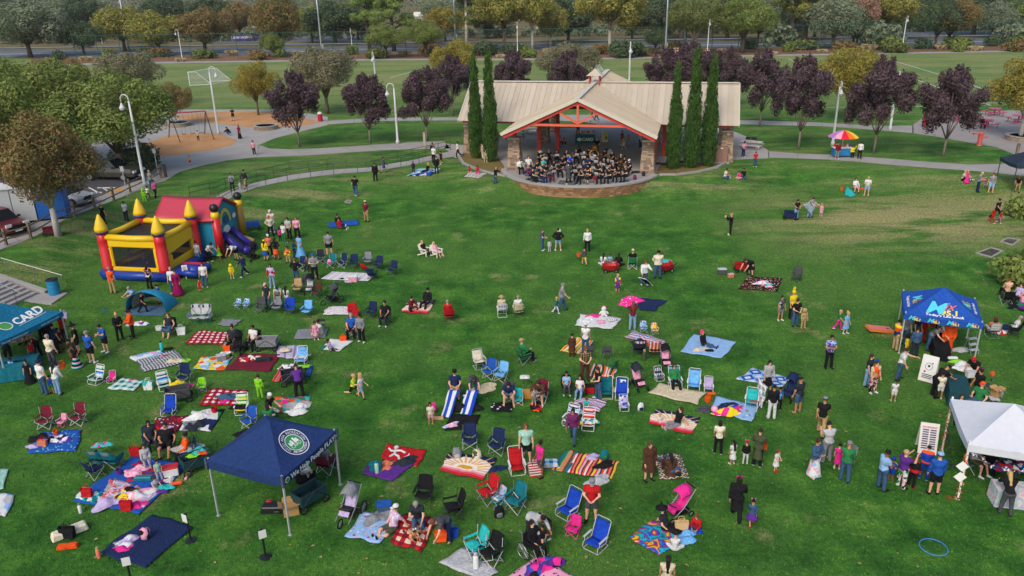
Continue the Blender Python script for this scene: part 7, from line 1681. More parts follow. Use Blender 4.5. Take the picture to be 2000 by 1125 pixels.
# == POP-UP TENTS
WHT=plastic('e2e2de',.7);STEEL=metal('c9ccd0',.4,.5)
A=at(427,1007);Bq=at(567,1045);NAVY=cloth('243a6a')
tr,F_,V_=tent('navy pop-up tent with a round green recreation emblem',A,Bq,3.1,2.02,1.0,.34,NAVY,STEEL,1.15,.028,trimc=cloth('4a5568'))
C1,C2=.0,.46
for o_,m_,nm in((ring(.42,.445),WHT,'emblem_ring'),(ring(.28,.40,44),NAVY,'emblem_ring'),(disc(.275),plastic('2f8a4a',.7),'emblem_disc')):F_(o_,1,C1,C2-.05,1.2,nm,m_,.012)
F_(ring_text('CHICO AREA RECREATION',.345,198,-18,.105),1,C1,C2-.05,1.2,'lettering',WHT,.02);F_(ring_text('AND PARK DISTRICT',.345,220,320,.105,True),1,C1,C2-.05,1.2,'lettering',WHT,.02)
F_(ring(.265,.285),1,C1,C2-.05,1.2,'emblem_ring',WHT,.02);F_(text_mb('CARD',.15),1,C1,C2-.107,1.2,'lettering',WHT,.02)
b=MB()
for x,h in((-.14,.09),(-.05,.13),(.07,.16),(.14,.1)):b.add([(x-.045,-.02,0),(x+.045,-.02,0),(x+.03,h,0),(x-.03,h,0)],[(0,1,2,3)])
F_(b,1,C1,C2-.05,1.2,'emblem_figures',WHT,.02);V_(text_mb('We Help People PLAY!',.27,bold=.006),1,.12,1,'lettering',WHT,.04);V_(disc(.11),1,-1.36,1,'emblem_disc',WHT,.04);V_(disc(.085),1,-1.36,1,'emblem_disc',plastic('2f8a4a',.7),.05);V_(text_mb('CARD',.08),1,1.42,1,'lettering',WHT,.04)
# the radio station's tent
MIXB=cloth('2352a8');CY,YE,ORG=plastic('4fc3d6',.7),plastic('e8d040',.7),plastic('e0703c',.7)
A,Bq=Vc((19.2,35.3,0)),Vc((22.2,34.0,0));tr,F_,V_=tent('royal blue radio station tent with bright Mix lettering',A,Bq,3.15,1.86,1.02,.30,MIXB,STEEL,1.2,.028)
def mixlogo(put_,f,w,t,s,kw=()):
 put_(text_mb('M',1.25,.35,.03),f,w-.42*s,*t(0,.0),s,'lettering',CY);put_(text_mb('ix',.8,.5),f,w+.34*s,*t(1,.24*s),s,'lettering',ORG);put_(text_mb('95.1',.56,0,.02),f,w+.42*s,*t(2,-.26*s),s,'lettering',YE)
sl=hypot(1.575,1.02)
mixlogo(lambda mb,f,w,t,s,n,m:F_(mb,f,w,t,s,n,m,.018),0,-.05,lambda k,dy:(.36+dy/sl,),.78);F_(text_mb("Today's Lite Rock",.22,.1,.006),0,.05,.125,1,'lettering',WHT,.018)
for f in(1,3):mixlogo(lambda mb,f,w,t,s,n,m:F_(mb,f,w,t,s,n,m,.018),f,0,lambda k,dy:(.36+dy/sl,),.5);F_(text_mb("Today's Lite Rock",.2,.1,.006),f,.0,.14,1,'lettering',WHT,.018)
for w_ in(-1.2,-.4,.4,1.2):
 for f in(0,1):
  V_(text_mb('M',.30,.35,.01),f,w_-.12,1,'lettering',CY,.03);V_(text_mb('ix',.18,.5),f,w_+.1,1,'lettering',ORG,.032,-.28);V_(text_mb('95.1',.17,0,.008),f,w_+.15,1,'lettering',YE,.035,-.68)
  # white tent with paper garlands
A,Bq=Vc((15.82,23.5,0)),Vc((15.82+2.95,23.5-.98,0));tr,F_,V_=tent('white pop-up tent with orange garlands wrapped round its legs',A,Bq,3.25,2.02,.95,.28,plastic('c6c9d0',.85),plastic('e4e0d6',.6),1.05,.03)
GAR=[plastic(k,.6)for k in('d4622a','a8421e','c88a3a','4a2a24')]
def garland(P,label,n,mats,r=.05):
 g=root('garland',label,'garland',P[0]);rg=random.Random(n);d=[0]
 for a,c in zip(P,P[1:]):d.append(d[-1]+(c-a).length)
 bs=[MB()for _ in mats]
 for i in range(n):
  s=d[-1]*i/n;k=max(j for j in range(len(P)-1)if d[j]<=s+1e-9);p=P[k].lerp(P[k+1],(s-d[k])/max(d[k+1]-d[k],1e-6))-P[0]
  q=p+Vc([rg.uniform(-r,r)for _ in range(3)]);v=[q+Vc([rg.uniform(-.055,.055)for _ in range(3)])for _ in range(4)];bs[rg.randrange(len(mats))].add(v,[(0,1,2),(1,3,2),(0,2,3),(0,3,1)])
 for q,m in zip(bs,mats):
  if q.v:tag(obj('leaves',q,m,g),kind='stuff')
e1=(Bq-A).normalized();e2=Vc((-e1.y,e1.x,0));Bk=A+e2*3.25
garland([A+zv(2),A,A+Vc((-.4,.05,.03))],'orange and rust garland round the near left leg of the white tent',190,GAR);garland([Bk+zv(2),Bk,Bk+Vc((-.2,-.3,.03))],'orange garland round the far left leg of the white tent',150,GAR)
garland([A+e1*.1+zv(2),A+e1*.8+zv(1.55),A+e1*1.6+zv(1.5),A+e1*2.9+zv(1.85)],'silver tinsel hanging along the white tent\'s front edge',130,[plastic('c8c8d0',.3),plastic('3a3a40',.4)],.04)
garland([Bk+zv(1.2),(Bk+A)/2+zv(.35),A+zv(1.3)],'dark garland sagging between the white tent\'s left legs',110,[plastic('2a2a34',.5)],.035)
for k,h in enumerate((1.42,.98)):b=MB();b.box((0,0,0),(.30,.01,.30));p=A+Vc((-.12,-.06,h));o=obj('paper_notice',b,WHT,loc=p);o.rotation_euler=(0,R(40),R(-15));tag(o,('upper','lower')[k]+' white notice pinned to the near leg of the white tent','notice')
# teal tent at the left edge
Fq,Rq=Vc((-24.5,34.1,0)),Vc((-23.4,37.8,0));TEAL=cloth('1a6f92');d_=(Rq-Fq);e2=Vc((-d_.y,d_.x,0)).normalized()*3.7
tr,F_,V_=tent('teal pop-up tent with CARD lettering at the left edge',Fq,Rq,3.7,1.86,1.15,.26,TEAL,STEEL,1.25,.028)
F_(text_mb('CARD',.62,bold=.02),0,.55,.36,1,'lettering',WHT,.018);F_(disc(.34,sy=.8),0,-.75,.36,1,'emblem_disc',WHT,.016);F_(disc(.29,sy=.78),0,-.75,.36,1,'emblem_disc',plastic('4f9a4a',.7),.022)
b=MB();b.add([(-.8,-.01,0),(.8,-.01,0),(.8,.01,0),(-.8,.01,0)],[(0,1,2,3)]);F_(b,0,.55,.22,1,'underline',WHT,.02);V_(text_mb('We help memories play!',.15,.2),0,-1.0,1,'lettering',WHT,.04);V_(text_mb('www.chicorec.com',.14,.2),0,1.05,1,'lettering',WHT,.04)
# dark tent at the right edge
A=onz(1976,375,.55);tent('dark blue grey tent at the far right edge of the lawn',A,A+Vc((3,-.4,0)),3,2.0,.95,.28,cloth('2c3846'),metal('5a5c60'),1.1,.028)
# ---- tables and signs
def cloth_table(px,py,f,c,lab,sc=None,M=None):return put('table','folding_table',px,py,f,'a=%s f=m:g'%c,lab,'table',sc=sc)
t1=cloth_table(40,728,18,'c:166070','teal cloth covered table under the teal tent')
o=obj('lettering',text_mb('CARD',.36,bold=.01),WHT,t1);o.matrix_local=frame((-.1,-.425,.42),(1,0,0),(0,.12,1))
cloth_table(12,742,18,'c:1a6f80','second teal table cut by the left edge')
cloth_table(1833,692,70,'c:k','black cloth covered table under the radio tent',.9)
cloth_table(1866,778,66,'c:1f4a52','dark green cloth covered table in front of the white tent',1.0)
SHINY=metal('c0c4d0',.25,.55);cloth_table(1988,985,-12,'P:swirl:lg,lav,mt,w,pk:2','shiny pastel cloth table under the white tent',.95);cloth_table(1905,880,70,'P:swirl:lg,pk,mt,w,be:2','pastel cloth table at the back of the white tent',.7)
t1=put('table','folding_table',1143,279,-8,'a=c:1d6a60 f=m:g','dark green table with CARD lettering under the pavilion','table',z=PL,sc=1.15);o=obj('lettering',text_mb('CARD',.40,bold=.012),WHT,t1);o.matrix_local=frame((.25,-.43,.40),(1,0,0),(0,.12,1));o=obj('emblem_disc',disc(.22,sy=.75),WHT,t1);o.matrix_local=frame((-.55,-.43,.40),(1,0,0),(0,.12,1))
for k in range(7):put('bag','candy_bag',1126+k*5.6,275-k*.1,0,'a=c:%s'%('o','y','o','tn','r','y','o')[k],('first','second','third','fourth','fifth','sixth','last')[k]+' treat bag from the left on the green pavilion table','bag','treat bags on the pavilion table',z=PL,dz=.85,sc=.9)
for x,y,f,a,lab,z in((1180,277,10,'P:blob:cr,mt,tl,y,w:3','white sandwich board with green poster under the pavilion',PL),(1811,742,-42,'p:w','white sandwich board with a hand drawn face beside the green table',None),(1807,880,-18,'p:w','white sandwich board of face paint prices beside the white tent',None)):
 s=put('aframe','sandwich_board',x,y,f,'a=%s b=p:e8e6e0 f=p:dcd8cc'%a,lab,'sign',z=z,sc=1.0 if z else 1.08)
 if z:continue
 M=Mtr((0,0,1.15))@Mro(-atan2(.3,1.15),4,'X')@Mtr((0,-.025,-.575))@Mro(R(90),4,'X')
 if 'face paint' in lab:
  o=obj('lettering',text_mb('FACEPAINT',.095,bold=.003),plastic('c04a6a',.7),s);o.matrix_local=M@Mtr((0,.42,0))
  for cx in(-.125,.125):
   b=MB()
   for k in range(9):b.add([(cx-.1,.30-k*.085,0),(cx+.1,.30-k*.085,0),(cx+.1,.35-k*.085,0),(cx-.1,.35-k*.085,0)],[(0,1,2,3)])
   o=obj('price_rows',b,plastic('5a4a6a',.7),s);o.matrix_local=M
 else:
  for mb,m_,q in((ring(.13,.145,24,1.1),'k',(0,.1)),(disc(.05,16),'k',(.0,.12)),(disc(.045,12),'r',(-.12,-.14)),(disc(.03,12),'k',(.12,.26))):o=obj('drawing',mb,plastic(m_,.7),s);o.matrix_local=M@Mtr((q[0],q[1],0))
  b=MB()
  for k in range(3):b.add([(-.2,-.42+k*.07,0),(.2,-.42+k*.07,0),(.2,-.385+k*.07,0),(-.2,-.385+k*.07,0)],[(0,1,2,3)])
  o=obj('lettering',b,plastic('k',.7),s);o.matrix_local=M
r=root('yard_sign','small white notice on a stake beside the blue ramp','sign',at(364,545),R(15));obj('board',MB().box((0,0,.75),(.34,.02,.42)),WHT,r);obj('stake',MB().box((0,.02,.35),(.04,.02,.7)),WHT,r);b=MB();[b.box((0,-.013,.62+k*.07),(.24,.004,.03))for k in range(4)];obj('lettering',b,plastic('7a2030',.7),r)
# step stool under the radio tent
r=root('step_stool','white folding step stool under the radio tent','step stool',at(1897,690),R(10))
for k,z in enumerate((.25,.5,.76)):obj('step',MB().box((0,-.12+k*.12,z),(.44,.2,.03)),'p:lg',r)
for s in(-1,1):b=MB();b.tube([(s*.22,-.25,.01),(s*.22,.12,.8),(s*.22,.15,1.1)],.014,5);b.tube([(s*.22,.35,.01),(s*.22,.14,.78)],.014,5);obj('leg',b,metal('b8babc'),r)
# folded lounger held by the woman in white
r=root('folding_lounger','folded navy lounger with white frame held at the woman\'s side','lounger',at(1268,556),R(-40));M=Mro(R(52),4,'X');b=MB();b.grid(lambda u,v:((u-.5)*.5,0,.05+v*1.0),3,4,th=.02);b.xf(M);obj('sling',b,cloth('nv'),r);b=MB();b.tube([(-.27,0,0),(-.27,0,1.1),(.27,0,1.1),(.27,0,0)],.016,5,closed=True);b.xf(M);obj('frame',b,WHT,r)
# blue pop-up sun shelter
p0,p1,p2=at(247,610),at(325,611),at(286,585);r=root('sun_shelter','small blue dome sun shelter open at the front','tent',(p0+p1)/2,atan2((p1-p0).y,(p1-p0).x));Wd=(p1-p0).length/2
def dome(u,v):a=pi*u;k=cos(v*pi/2)**.6;return(-Wd*cos(a),1.5*sin(v*pi/2),1.25*sin(a)**.8*k+.02)
obj('shell',MB().grid(lambda u,v:dome(u,v*.9),14,6,th=.01),cloth('2a86a8'),r,smooth=True);obj('lining',MB().grid(lambda u,v:(lambda q:(q[0]*.97,q[1]+.02,q[2]*.97))(dome(u,.25+v*.7)),14,5),cloth('c8c4b8'),r,smooth=True)
obj('floor',MB().add([(-Wd,-.5,.03),(Wd,-.5,.03),(Wd*.9,1.1,.03),(-Wd*.9,1.1,.03)],[(0,1,2,3)]),cloth('4a6a86'),r);obj('pole',MB().tube([dome(i/14,0)for i in range(15)],.02,5),cloth('1f6a8a'),r)
# == BOUNCY CASTLE
VIN=lambda k:plastic(k,.35);YEL,RED_,BLU=VIN('e0b81a'),VIN('c01a22'),VIN('1a3a90')
cr_=root('bouncy_castle','yellow, red and blue inflatable castle with a red roofed slide','bouncy castle',(-26.7,48.5,0),R(-10));cr_.location.z=gz(-24,50)*.4;cr_.scale=(1.03,)*3
def puff(name,P,r,mat,n=10,par=cr_):b=MB();b.tube(P,r,n);return obj(name,b,mat,par,smooth=True)
S_=4.6
b=MB();b.box((S_/2,S_/2,.28),(S_-.1,S_-.1,.52));obj('floor',bevel(b.mesh('floor'),.08,2),BLU,cr_)
for P in([(.1,0,.3),(S_-.1,0,.3)],[(S_,.1,.3),(S_,S_-.1,.3)],[(.1,S_,.3),(S_-.1,S_,.3)],[(0,.1,.3),(0,S_-.1,.3)]):puff('base_tube',P,.3,BLU,12)
TW=[(.32,.3),(S_-.4,.3),(.45,S_-.5),(S_-.45,S_-.5)]
for x,y in TW:
 tw=obj('tower',MB().lathe([(.36,.4),(.37,.8),(.34,.84),(.37,1.3),(.34,1.34),(.36,1.9),(.33,1.94),(.35,2.5),(.32,3.0)],14,(x,y,0)),RED_,cr_,smooth=True);obj('collar',MB().lathe([(.40,2.98),(.42,3.06),(.38,3.12)],14,(x,y,0)),VIN('25307a'),tw,smooth=True)
 obj('spire',MB().lathe([(.41,3.10),(.39,3.3),(.24,3.75),(.09,4.1),(.02,4.2)],16,(x,y,0)),YEL,tw,smooth=True)
def netm(a_):
 key=('net',a_)
 if key not in CACHE:
  t=NT('dark mesh');t.b.inputs['Base Color'].default_value=(.012,.012,.016,1);n=t.tex('Noise',3,t.co());t.l(t.maprange(n.outputs[0],.3,.7,a_-.04,a_+.04),t.b.inputs['Alpha']);CACHE[key]=t.m
 return CACHE[key]
def side(P,Q,win,nm,sag=.12):
 """inflated yellow wall with a mesh window, between two towers"""
 P,Q=Vc(P),Vc(Q);d=Q-P;(u0,u1,z0,z1,z0b,z1b)=win;g=lambda u,z:P+d*u+zv(z);nrm=d.cross(zv(1)).normalized()*.1
 def bar(pts,par=cr_):
  b=MB();k=len(pts);V=[p+nrm for p in pts]+[p-nrm for p in pts];b.add(V,[tuple(range(k)),tuple(range(2*k-1,k-1,-1))]+[(i,k+i,k+(i+1)%k,(i+1)%k)for i in range(k)]);return obj('wall_panel',bevel(b.mesh('wall_panel'),.05,2),YEL,par)
 bar([g(.02,.5),g(.98,.5),g(.98,z0b),g(.02,z0)]);bar([g(.02,z1),g(.98,z1b),g(.98,2.62),g(.02,2.62)]);bar([g(.02,z0),g(u0,z0),g(u0,z1),g(.02,z1)]);bar([g(u1,z0b),g(.98,z0b),g(.98,z1b),g(u1,z1b)])
 obj('mesh_window',MB().add([g(u0,z0),g(u1,z0b),g(u1,z1b),g(u0,z1)],[(0,1,2,3)]),netm(.62),cr_)
 puff('top_beam',[g(.03,2.72),g(.5,2.66),g(.97,2.72)],.2,YEL,10)
T=[(x,y,0)for x,y in TW];side(T[0],T[1],(.13,.86,.78,2.1,.78,2.1),'front');side(T[1],T[3],(.25,.86,.95,1.45,1.0,1.75),'right');side(T[0],T[2],(.12,.88,.9,2.1,.9,2.1),'left');side(T[2],T[3],(.12,.88,.9,2.0,.9,2.0),'back')
obj('roof_net',MB().grid(lambda u,v:(.3+u*(S_-.6),.3+v*(S_-.7),2.55-.14*sin(pi*u)*sin(pi*v)),6,6),netm(.9),cr_,smooth=True)
puff('inner_beam',[(.7,.9,.8),(2.6,2.4,1.3)],.13,VIN('b8862a'))
puff('entry_ramp',[(S_+.2,1.4,.32),(S_+1.5,1.2,.28)],.5,BLU,12);puff('ramp_side',[(S_+.1,.75,.42),(S_+1.6,.6,.34)],.22,BLU);puff('ramp_side',[(S_+.1,2.1,.42),(S_+1.6,2.0,.34)],.22,BLU);obj('ramp_stripe',MB().box((S_+.9,1.35,.82),(1.5,.34,.03)),VIN('c02a50'),cr_)
# slide house behind
X0,X1,Y0,Y1=1.2,5.5,S_-.1,S_+3.6;YM=(Y0+Y1)/2-.3
def prismx(name,poly,x0,x1,mat):
 b=MB();k=len(poly);b.add([(x0,y,z)for y,z in poly]+[(x1,y,z)for y,z in poly],[tuple(range(k)),tuple(range(2*k-1,k-1,-1))]+[(i,k+i,k+(i+1)%k,(i+1)%k)for i in range(k)]);return obj(name,bevel(b.mesh(name),.08,2),mat,cr_,smooth=False)
prismx('slide_house',[(Y0+.15,.1),(Y1-.15,.1),(Y1-.15,2.7),(YM,3.75),(Y0+.15,2.7)],X0,X1-.15,VIN('1f7f9c'))
obj('slide_roof',MB().grid(lambda u,v:(X0-.1+u*(X1-X0+.12),Y0-.05+v*(YM-Y0+.05),2.75+v*1.2-.10*sin(pi*u)+.03*sin(13*u)*sin(pi*v)),18,6,th=.14),VIN('b03a4a'),cr_,smooth=True)
obj('slide_roof',MB().grid(lambda u,v:(X0-.1+u*(X1-X0+.12),YM+v*(Y1-YM+.1),3.95-v*1.2-.1*sin(pi*u)),12,5,th=.14),VIN('b03a4a'),cr_,smooth=True)
for y in(Y0+.25,Y1-.25):
 puff('slide_post',[(X1,y,.2),(X1,y,2.8)],.28,RED_ if y<YM else VIN('8a6a20'));obj('yellow_knob',MB().lathe([(.01,-.3),(.26,-.2),(.3,0),(.24,.2),(.01,.28)],12,(X1,y,3.0)),YEL,cr_,smooth=True)
 obj('black_ball',MB().lathe([(.01,-.3),(.22,-.22),(.31,0),(.22,.22),(.01,.3)],14,(X1,y,3.5)),VIN('1c1c20'),cr_,smooth=True)
b=MB();n=16;pts=[(.75*cos(pi*i/n),.2+1.0*sin(pi*i/n))for i in range(n+1)];pin=[(.5*cos(pi*i/n),.2+.75*sin(pi*i/n))for i in range(n+1)]
fy=YM+.1;b.add([(X1-.12,fy+a,1.9+c)for a,c in pts]+[(X1-.12,fy+a,1.9+c)for a,c in pin],[(i,n+1+i,n+2+i,i+1)for i in range(n)]);obj('arch_print',b,plastic('d8b430',.5),cr_)
for k,(a,z,kx,rr_)in enumerate([(-.9,.9,'w',.26),(-.45,1.1,'c03060',.22),(0,1.35,'d8d4c8',.30),(.45,1.05,'a03090',.22),(.85,.8,'d8d8d6',.24),(-.2,.6,'c83a2a',.2),(.3,.55,'e0d8d0',.2),(-.7,.45,'3a60b0',.18),(.1,2.1,'1f4f7a',.24),(-1.2,2.0,'d4d4d0',.16),(1.15,2.1,'e0e0dc',.15),(-1.25,1.3,'c04060',.16),(1.2,1.2,'2f7a5a',.16)]):
 o=obj('round_print',MB().lathe([(rr_*1.25,0),(rr_*1.1,.012)],9,sy=1.3),plastic(kx,.5),cr_,loc=(X1-.13+.004*k,fy+a,z+.2));o.rotation_euler=(0,R(90),0)
PUR=VIN('35288a');obj('slide_bed',MB().grid(lambda u,v:(X1-.1+v*1.3,fy-.5+u*1.0,1.1*(1-v)**1.4+.3+.05*sin(pi*v)),3,8,th=.2),VIN('2a2a38'),cr_,smooth=True)
for s in(-1,1):puff('slide_side',[(X1-.1,fy+s*.6,1.5),(X1+.5,fy+s*.6,.85),(X1+1.2,fy+s*.6,.35)],.22,PUR)
puff('slide_bumper',[(X1+1.35,fy-.7,.28),(X1+1.35,fy+.7,.28)],.26,PUR);puff('slide_pad',[(X1+.5,fy+1.0,.7),(X1+1.2,fy+1.0,.45)],.2,VIN('a88a4a'))
# == BAND INSTRUMENTS AND STAGE THINGS
GOLD='m:c89a4a'
put('bassdrum','bass_drum',1187,311,50,'a=p:dk w=p:w','large white headed bass drum at the back of the band','drum',z=PL,dz=.6);put('snare','snare_drum',1120,312,0,'a=m:lg w=p:w','small drum of the kit beside the dark capped drummer','drum',z=PL,dz=.6);put('snare','snare_drum',1137,311,0,'a=p:w w=p:w','white snare drum right of the dark capped drummer','drum',z=PL,dz=.6,sc=1.2);put('bassdrum','kick_drum',1127,314,0,'a=p:k w=p:lg','kick drum of the kit in the band\'s back row','drum',z=PL,dz=.35,sc=.6)
r=root('sousaphone','brass sousaphone with a wide bell over the blue print shirt','horn',onz(1160,322,PL));b=MB();b.lathe([(.32,0),(.2,.08),(.1,.22),(.06,.5)],16,(.05,-.15,1.5));b.xf(Mro(R(0),4,'X'));b2=MB();b2.lathe([(.06,-.5),(.1,-.22),(.2,-.08),(.33,0)],18);b2.xf(Mtr((.1,-.1,1.75))@Mro(R(60),4,'X'));obj('bell',b2,metal('c89a4a',.3),r,smooth=True);obj('coil',MB().tube([(.42*cos(a),.1+.1*sin(a),1.0+.42*sin(a))for a in[2*pi*i/20 for i in range(20)]],.05,7,closed=True),metal('c89a4a',.3),r,smooth=True)
r=root('podium','low grey conductor\'s podium at the stage front','podium',onz(1108,359,PL),PHI);b=MB();b.box((0,0,.1),(1.5,.9,.2));obj('deck',bevel(b.mesh('deck'),.02),concrete('55575c'),r);obj('plate',MB().box((0,-.452,.1),(.14,.01,.12)),plastic('c8c080'),r)
for x,y,f,k,c,lab in((1161,352,0,'tote','c:r','red bag on the stage behind the right front players'),(1221,356,20,'heap1','c:nv','navy jacket lying near the stage edge on the right'),(1240,351,30,'backpack','c:pl','plum backpack near the stage edge on the right'),(1257,344,20,'backpack','c:dk','dark bag against the stage coping by the right pier'),(1243,338,0,'case','p:k','tall black instrument case beside the right pier'),(1050,357,0,'case','p:k','black case on the stage floor at the left front'),(1030,353,0,'heap2','c:k','black bag under the plum shirted player'),(1281,320,10,'heap3','c:k','black bag on the plaza right of the right pier'),(1299,322,5,'case','p:k','long black case left of the right cypresses'),(1330,318,10,'case','p:k','black case between the right cypresses')):put(k,'bag' if k!='case' else 'instrument_case',x,y,f,'a='+c,lab,'bag' if k!='case' else 'case',z=PL)
put('benchtable','picnic_table',1040,262,-13,'a=p:b4aca0','concrete picnic table under the left of the pavilion','table',z=PL);put('benchtable','picnic_table',1062,250,-13,'a=p:b4aca0','concrete picnic table near the pavilion\'s back pier','table',z=PL);put('benchtable','picnic_table',1000,270,-13,'a=p:b4aca0','concrete picnic table half behind the left cypresses','table',z=PL);put('benchtable','picnic_table',1400,275,-13,'a=p:b4aca0','concrete picnic table behind the right pier','table',z=PL);put('benchtable','picnic_table',1467,290,-30,'a=p:c0bab0','white topped table with a lime box at the plaza edge','table',z=PL)
put('case','equipment_box',1466,287,-30,'a=p:k b=p:lm','black and lime box on the white topped table','box',z=PL,dz=.78,sc=1.3)
for x,y,lab in((1087,260,'red waste barrel beside the pavilion\'s back pier'),(1299,271,'red waste barrel behind the right cypress')):put('barrel','waste_barrel',x,y,0,'a=p:a8202a b=p:8a1a20',lab,'bin',z=PL)
put('domebin','waste_bin',626,237,0,'a=p:a8202a b=p:c8c4bc','red waste bin beside the playground walk','bin',z=PL,sc=1.1);put('domebin','waste_bin',1806,247,0,'a=p:b0202e b=p:a81a28','red waste bin beside the picnic paving','bin',z=PL,sc=1.15)
put('barrel','waste_barrel',108,577,0,'a=p:1f7aa8 b=p:22282c','blue waste barrel at the foot of the concrete stairs','bin',sc=1.15);put('barrel','waste_barrel',1021,112,0,'a=p:7a3a34 b=p:6a302a','brown barrel beside the far field path','bin',z=PL)
r=root('utility_cabinet','brown metal utility cabinet before the right stone pier','cabinet',onz(1408,317,PL),PHI);b=MB();b.box((0,0,.85),(1.15,.8,1.5));obj('cabinet',bevel(b.mesh('cabinet'),.03),plastic('8a6a5c',.6),r);obj('pad',MB().box((0,0,.05),(1.5,1.2,.1)),CONC,r);obj('door_seam',MB().box((0,-.402,.9),(.02,.01,1.3)),plastic('5a4238'),r);obj('plate',MB().box((.0,-.405,1.45),(.2,.01,.1)),WHT,r)
# == VENDOR, PICNIC TABLES, PLAYGROUND
r=root('vendor_cart','small snack cart with a blue skirt under a rainbow umbrella','cart',onz(1642,306,PL),R(-5));obj('skirt',MB().box((0,0,.55),(1.7,.8,.75)),cloth('2a7ab0'),r);obj('counter',MB().box((0,0,.95),(1.8,.9,.06)),WHT,r)
for k in range(8):obj('snack',MB().lathe([(.09,0),(.1,.22),(.02,.3)],7,(-.7+k*.2,.1*(k%2),.98)),plastic(('c83a3a','e0c040','4a90c0','d87030','6ab04a','d04a80','e8d8c0','8a4ab0')[k]),r)
um=root('umbrella','rainbow striped umbrella over the snack cart','umbrella',onz(1642,306,PL)+Vc((.05,.1,0)));obj('pole',MB().tube([(0,0,.1),(0,0,2.6)],.03,6),WHT,um)
RB=['3aa050','3ab0a0','3a80c0','5a5ab8','8a5ab8','d080c0','a67ac8','e8a0b8','d8243a','e8762a','f0d040','8ac83a']
for k in range(12):
 a,c=2*pi*k/12,2*pi*(k+1)/12;P=lambda q,rad,z:(rad*cos(q),rad*sin(q),z);obj('gore',MB().add([P(a,1.45,1.95),P(c,1.45,1.95),P(a,.95,2.3),P(c,.95,2.3),P(a,.45,2.52),P(c,.45,2.52),(0,0,2.6)],[(0,1,3,2),(2,3,5,4),(4,5,6)]),cloth(RB[k]),um)
for x,y,f,lab in((1871,236,10,'round red picnic table, left of the four'),(1925,249,25,'round red picnic table where the person in black sits'),(1941,226,5,'round red picnic table, farthest back'),(1988,240,15,'round red picnic table at the right edge')):put('round','picnic_table',x,y,f,'a=p:b03058',lab,'table',z=PL,sc=1.25)
person('1916,250,-10,1.74,chair|s2 s.h1 - h.k p.k k 1.1|person in black sitting alone at a red picnic table',z=PL)
r=root('drinking_fountain','coral red drinking fountain with two arms on the picnic paving','fountain',onz(1912,284,PL),R(10));obj('column',MB().lathe([(.28,0),(.24,.1),(.22,1.0),(.26,1.3),(.1,1.4)],10),plastic('c85a50'),r);obj('basin',MB().box((-.5,0,1.25),(.9,.3,.14)),plastic('c85a50'),r);obj('basin',MB().box((.45,0,.85),(.7,.3,.12)),plastic('c85a50'),r)
for x,y,lab in((1985,306,'dark wooden bollard beside the picnic paving'),(324,346,'dark wooden bollard at the end of the rail fence')):r=root('bollard',lab,'bollard',onz(x,y,PL));b=MB();b.box((0,0,.6),(.24,.24,1.2));obj('post',bevel(b.mesh('post'),.02),WOOD if x>400 else plastic('4a4238',.8),r);obj('cap',MB().lathe([(.16,1.2),(.14,1.28)],4),plastic('3a4a40'),r)
def planter(x,y,rad,lab):
 r=root('planter_wall',lab,'planter',onz(x,y,PL));obj('ring',MB().lathe([(rad,0),(rad,.45),(rad-.3,.47),(rad-.3,.36),(.1,.34)],22),earth('9a8c7c','867866',2),r);obj('coping',MB().lathe([(rad+.05,.44),(rad+.05,.52),(rad-.32,.52),(rad-.32,.44)],22),CONC,r)
planter(350,246,1.5,'round stone planter ring behind the swings');planter(520,252,1.5,'round stone planter ring under the plum tree by the playground');planter(1998,273,1.7,'round stone planter ring at the right edge')
r=root('swing_set','red topped swing set on the tan play surface','swing set',(0,0,0));A,Bq=onz(330,268,PL),onz(400,262,PL);A2,B2=onz(352,278,PL),onz(418,273,PL);zt=zv(3.1);ma,mb_=(A+A2)/2,(Bq+B2)/2
obj('top_bar',MB().tube([ma+zt,mb_+zt],.08,7),plastic('a8242e'),r)
for q,m in((A,ma),(A2,ma),(Bq,mb_),(B2,mb_)):obj('leg',MB().tube([q,m+zt],.06,6),plastic('4a3a34'),r)
for t in(.3,.55,.8):
 p=ma.lerp(mb_,t)+zt;b=MB();b.tube([p+Vc((-.22,0,0)),p+Vc((-.22,0,-2.5))],.012,4);b.tube([p+Vc((.22,0,0)),p+Vc((.22,0,-2.5))],.012,4);sw=obj('chain',b,metal('77797c'),r);obj('seat',MB().box(p+zv(-2.52),(.48,.2,.04)),plastic('k'),sw)
def goal(P,lab,back):
 """white football goal: front frame of three posts, slanting back frame, net"""
 r=root('football_goal',lab,'goal',P[0]);P=[p-P[0]for p in P];up=zv(2.4);obj('front_frame',MB().tube([P[0],P[0]+up,P[1]+up,P[1]],.06,6),WHT,r)
 d=Vc(back);t=up;K0,K1=P[0]+d,P[1]+d;b=MB();b.tube([P[0]+up,P[0]+up+d*.35,K0,K1,P[1]+up+d*.35,P[1]+up],.045,5);b.tube([P[0],K0],.045,5);b.tube([P[1],K1],.045,5);obj('back_frame',b,WHT,r)
 nm_=NT('goal net');tr_=nm_.n('BsdfTransparent');mx=nm_.n('MixShader');nz=nm_.tex('Noise',2,nm_.co());nm_.l(nm_.maprange(nz.outputs[0],.3,.7,.1,.2),mx.inputs[0]);nm_.l(tr_.outputs[0],mx.inputs[1]);nm_.l(nm_.b.outputs[0],mx.inputs[2]);nm_.l(mx.outputs[0],nm_.t.nodes['Material Output'].inputs[0])
 b=MB();a0,a1=P[0]+up+d*.35,P[1]+up+d*.35;b.add([P[0]+up,P[1]+up,a1,a0,K1,K0,P[0],P[1]],[(0,1,2,3),(3,2,4,5),(6,0,3,5),(7,1,2,4)]);obj('net',b,nm_.m,r)
goal([onz(371,167,PL),onz(412,159,PL)],'white football goal with net at the left of the field',(3.6,1.2,0));goal([onz(1155,158,PL),onz(1161,152,PL)],'white goal frame seen end on behind the pavilion roof',(2.5,.5,0))
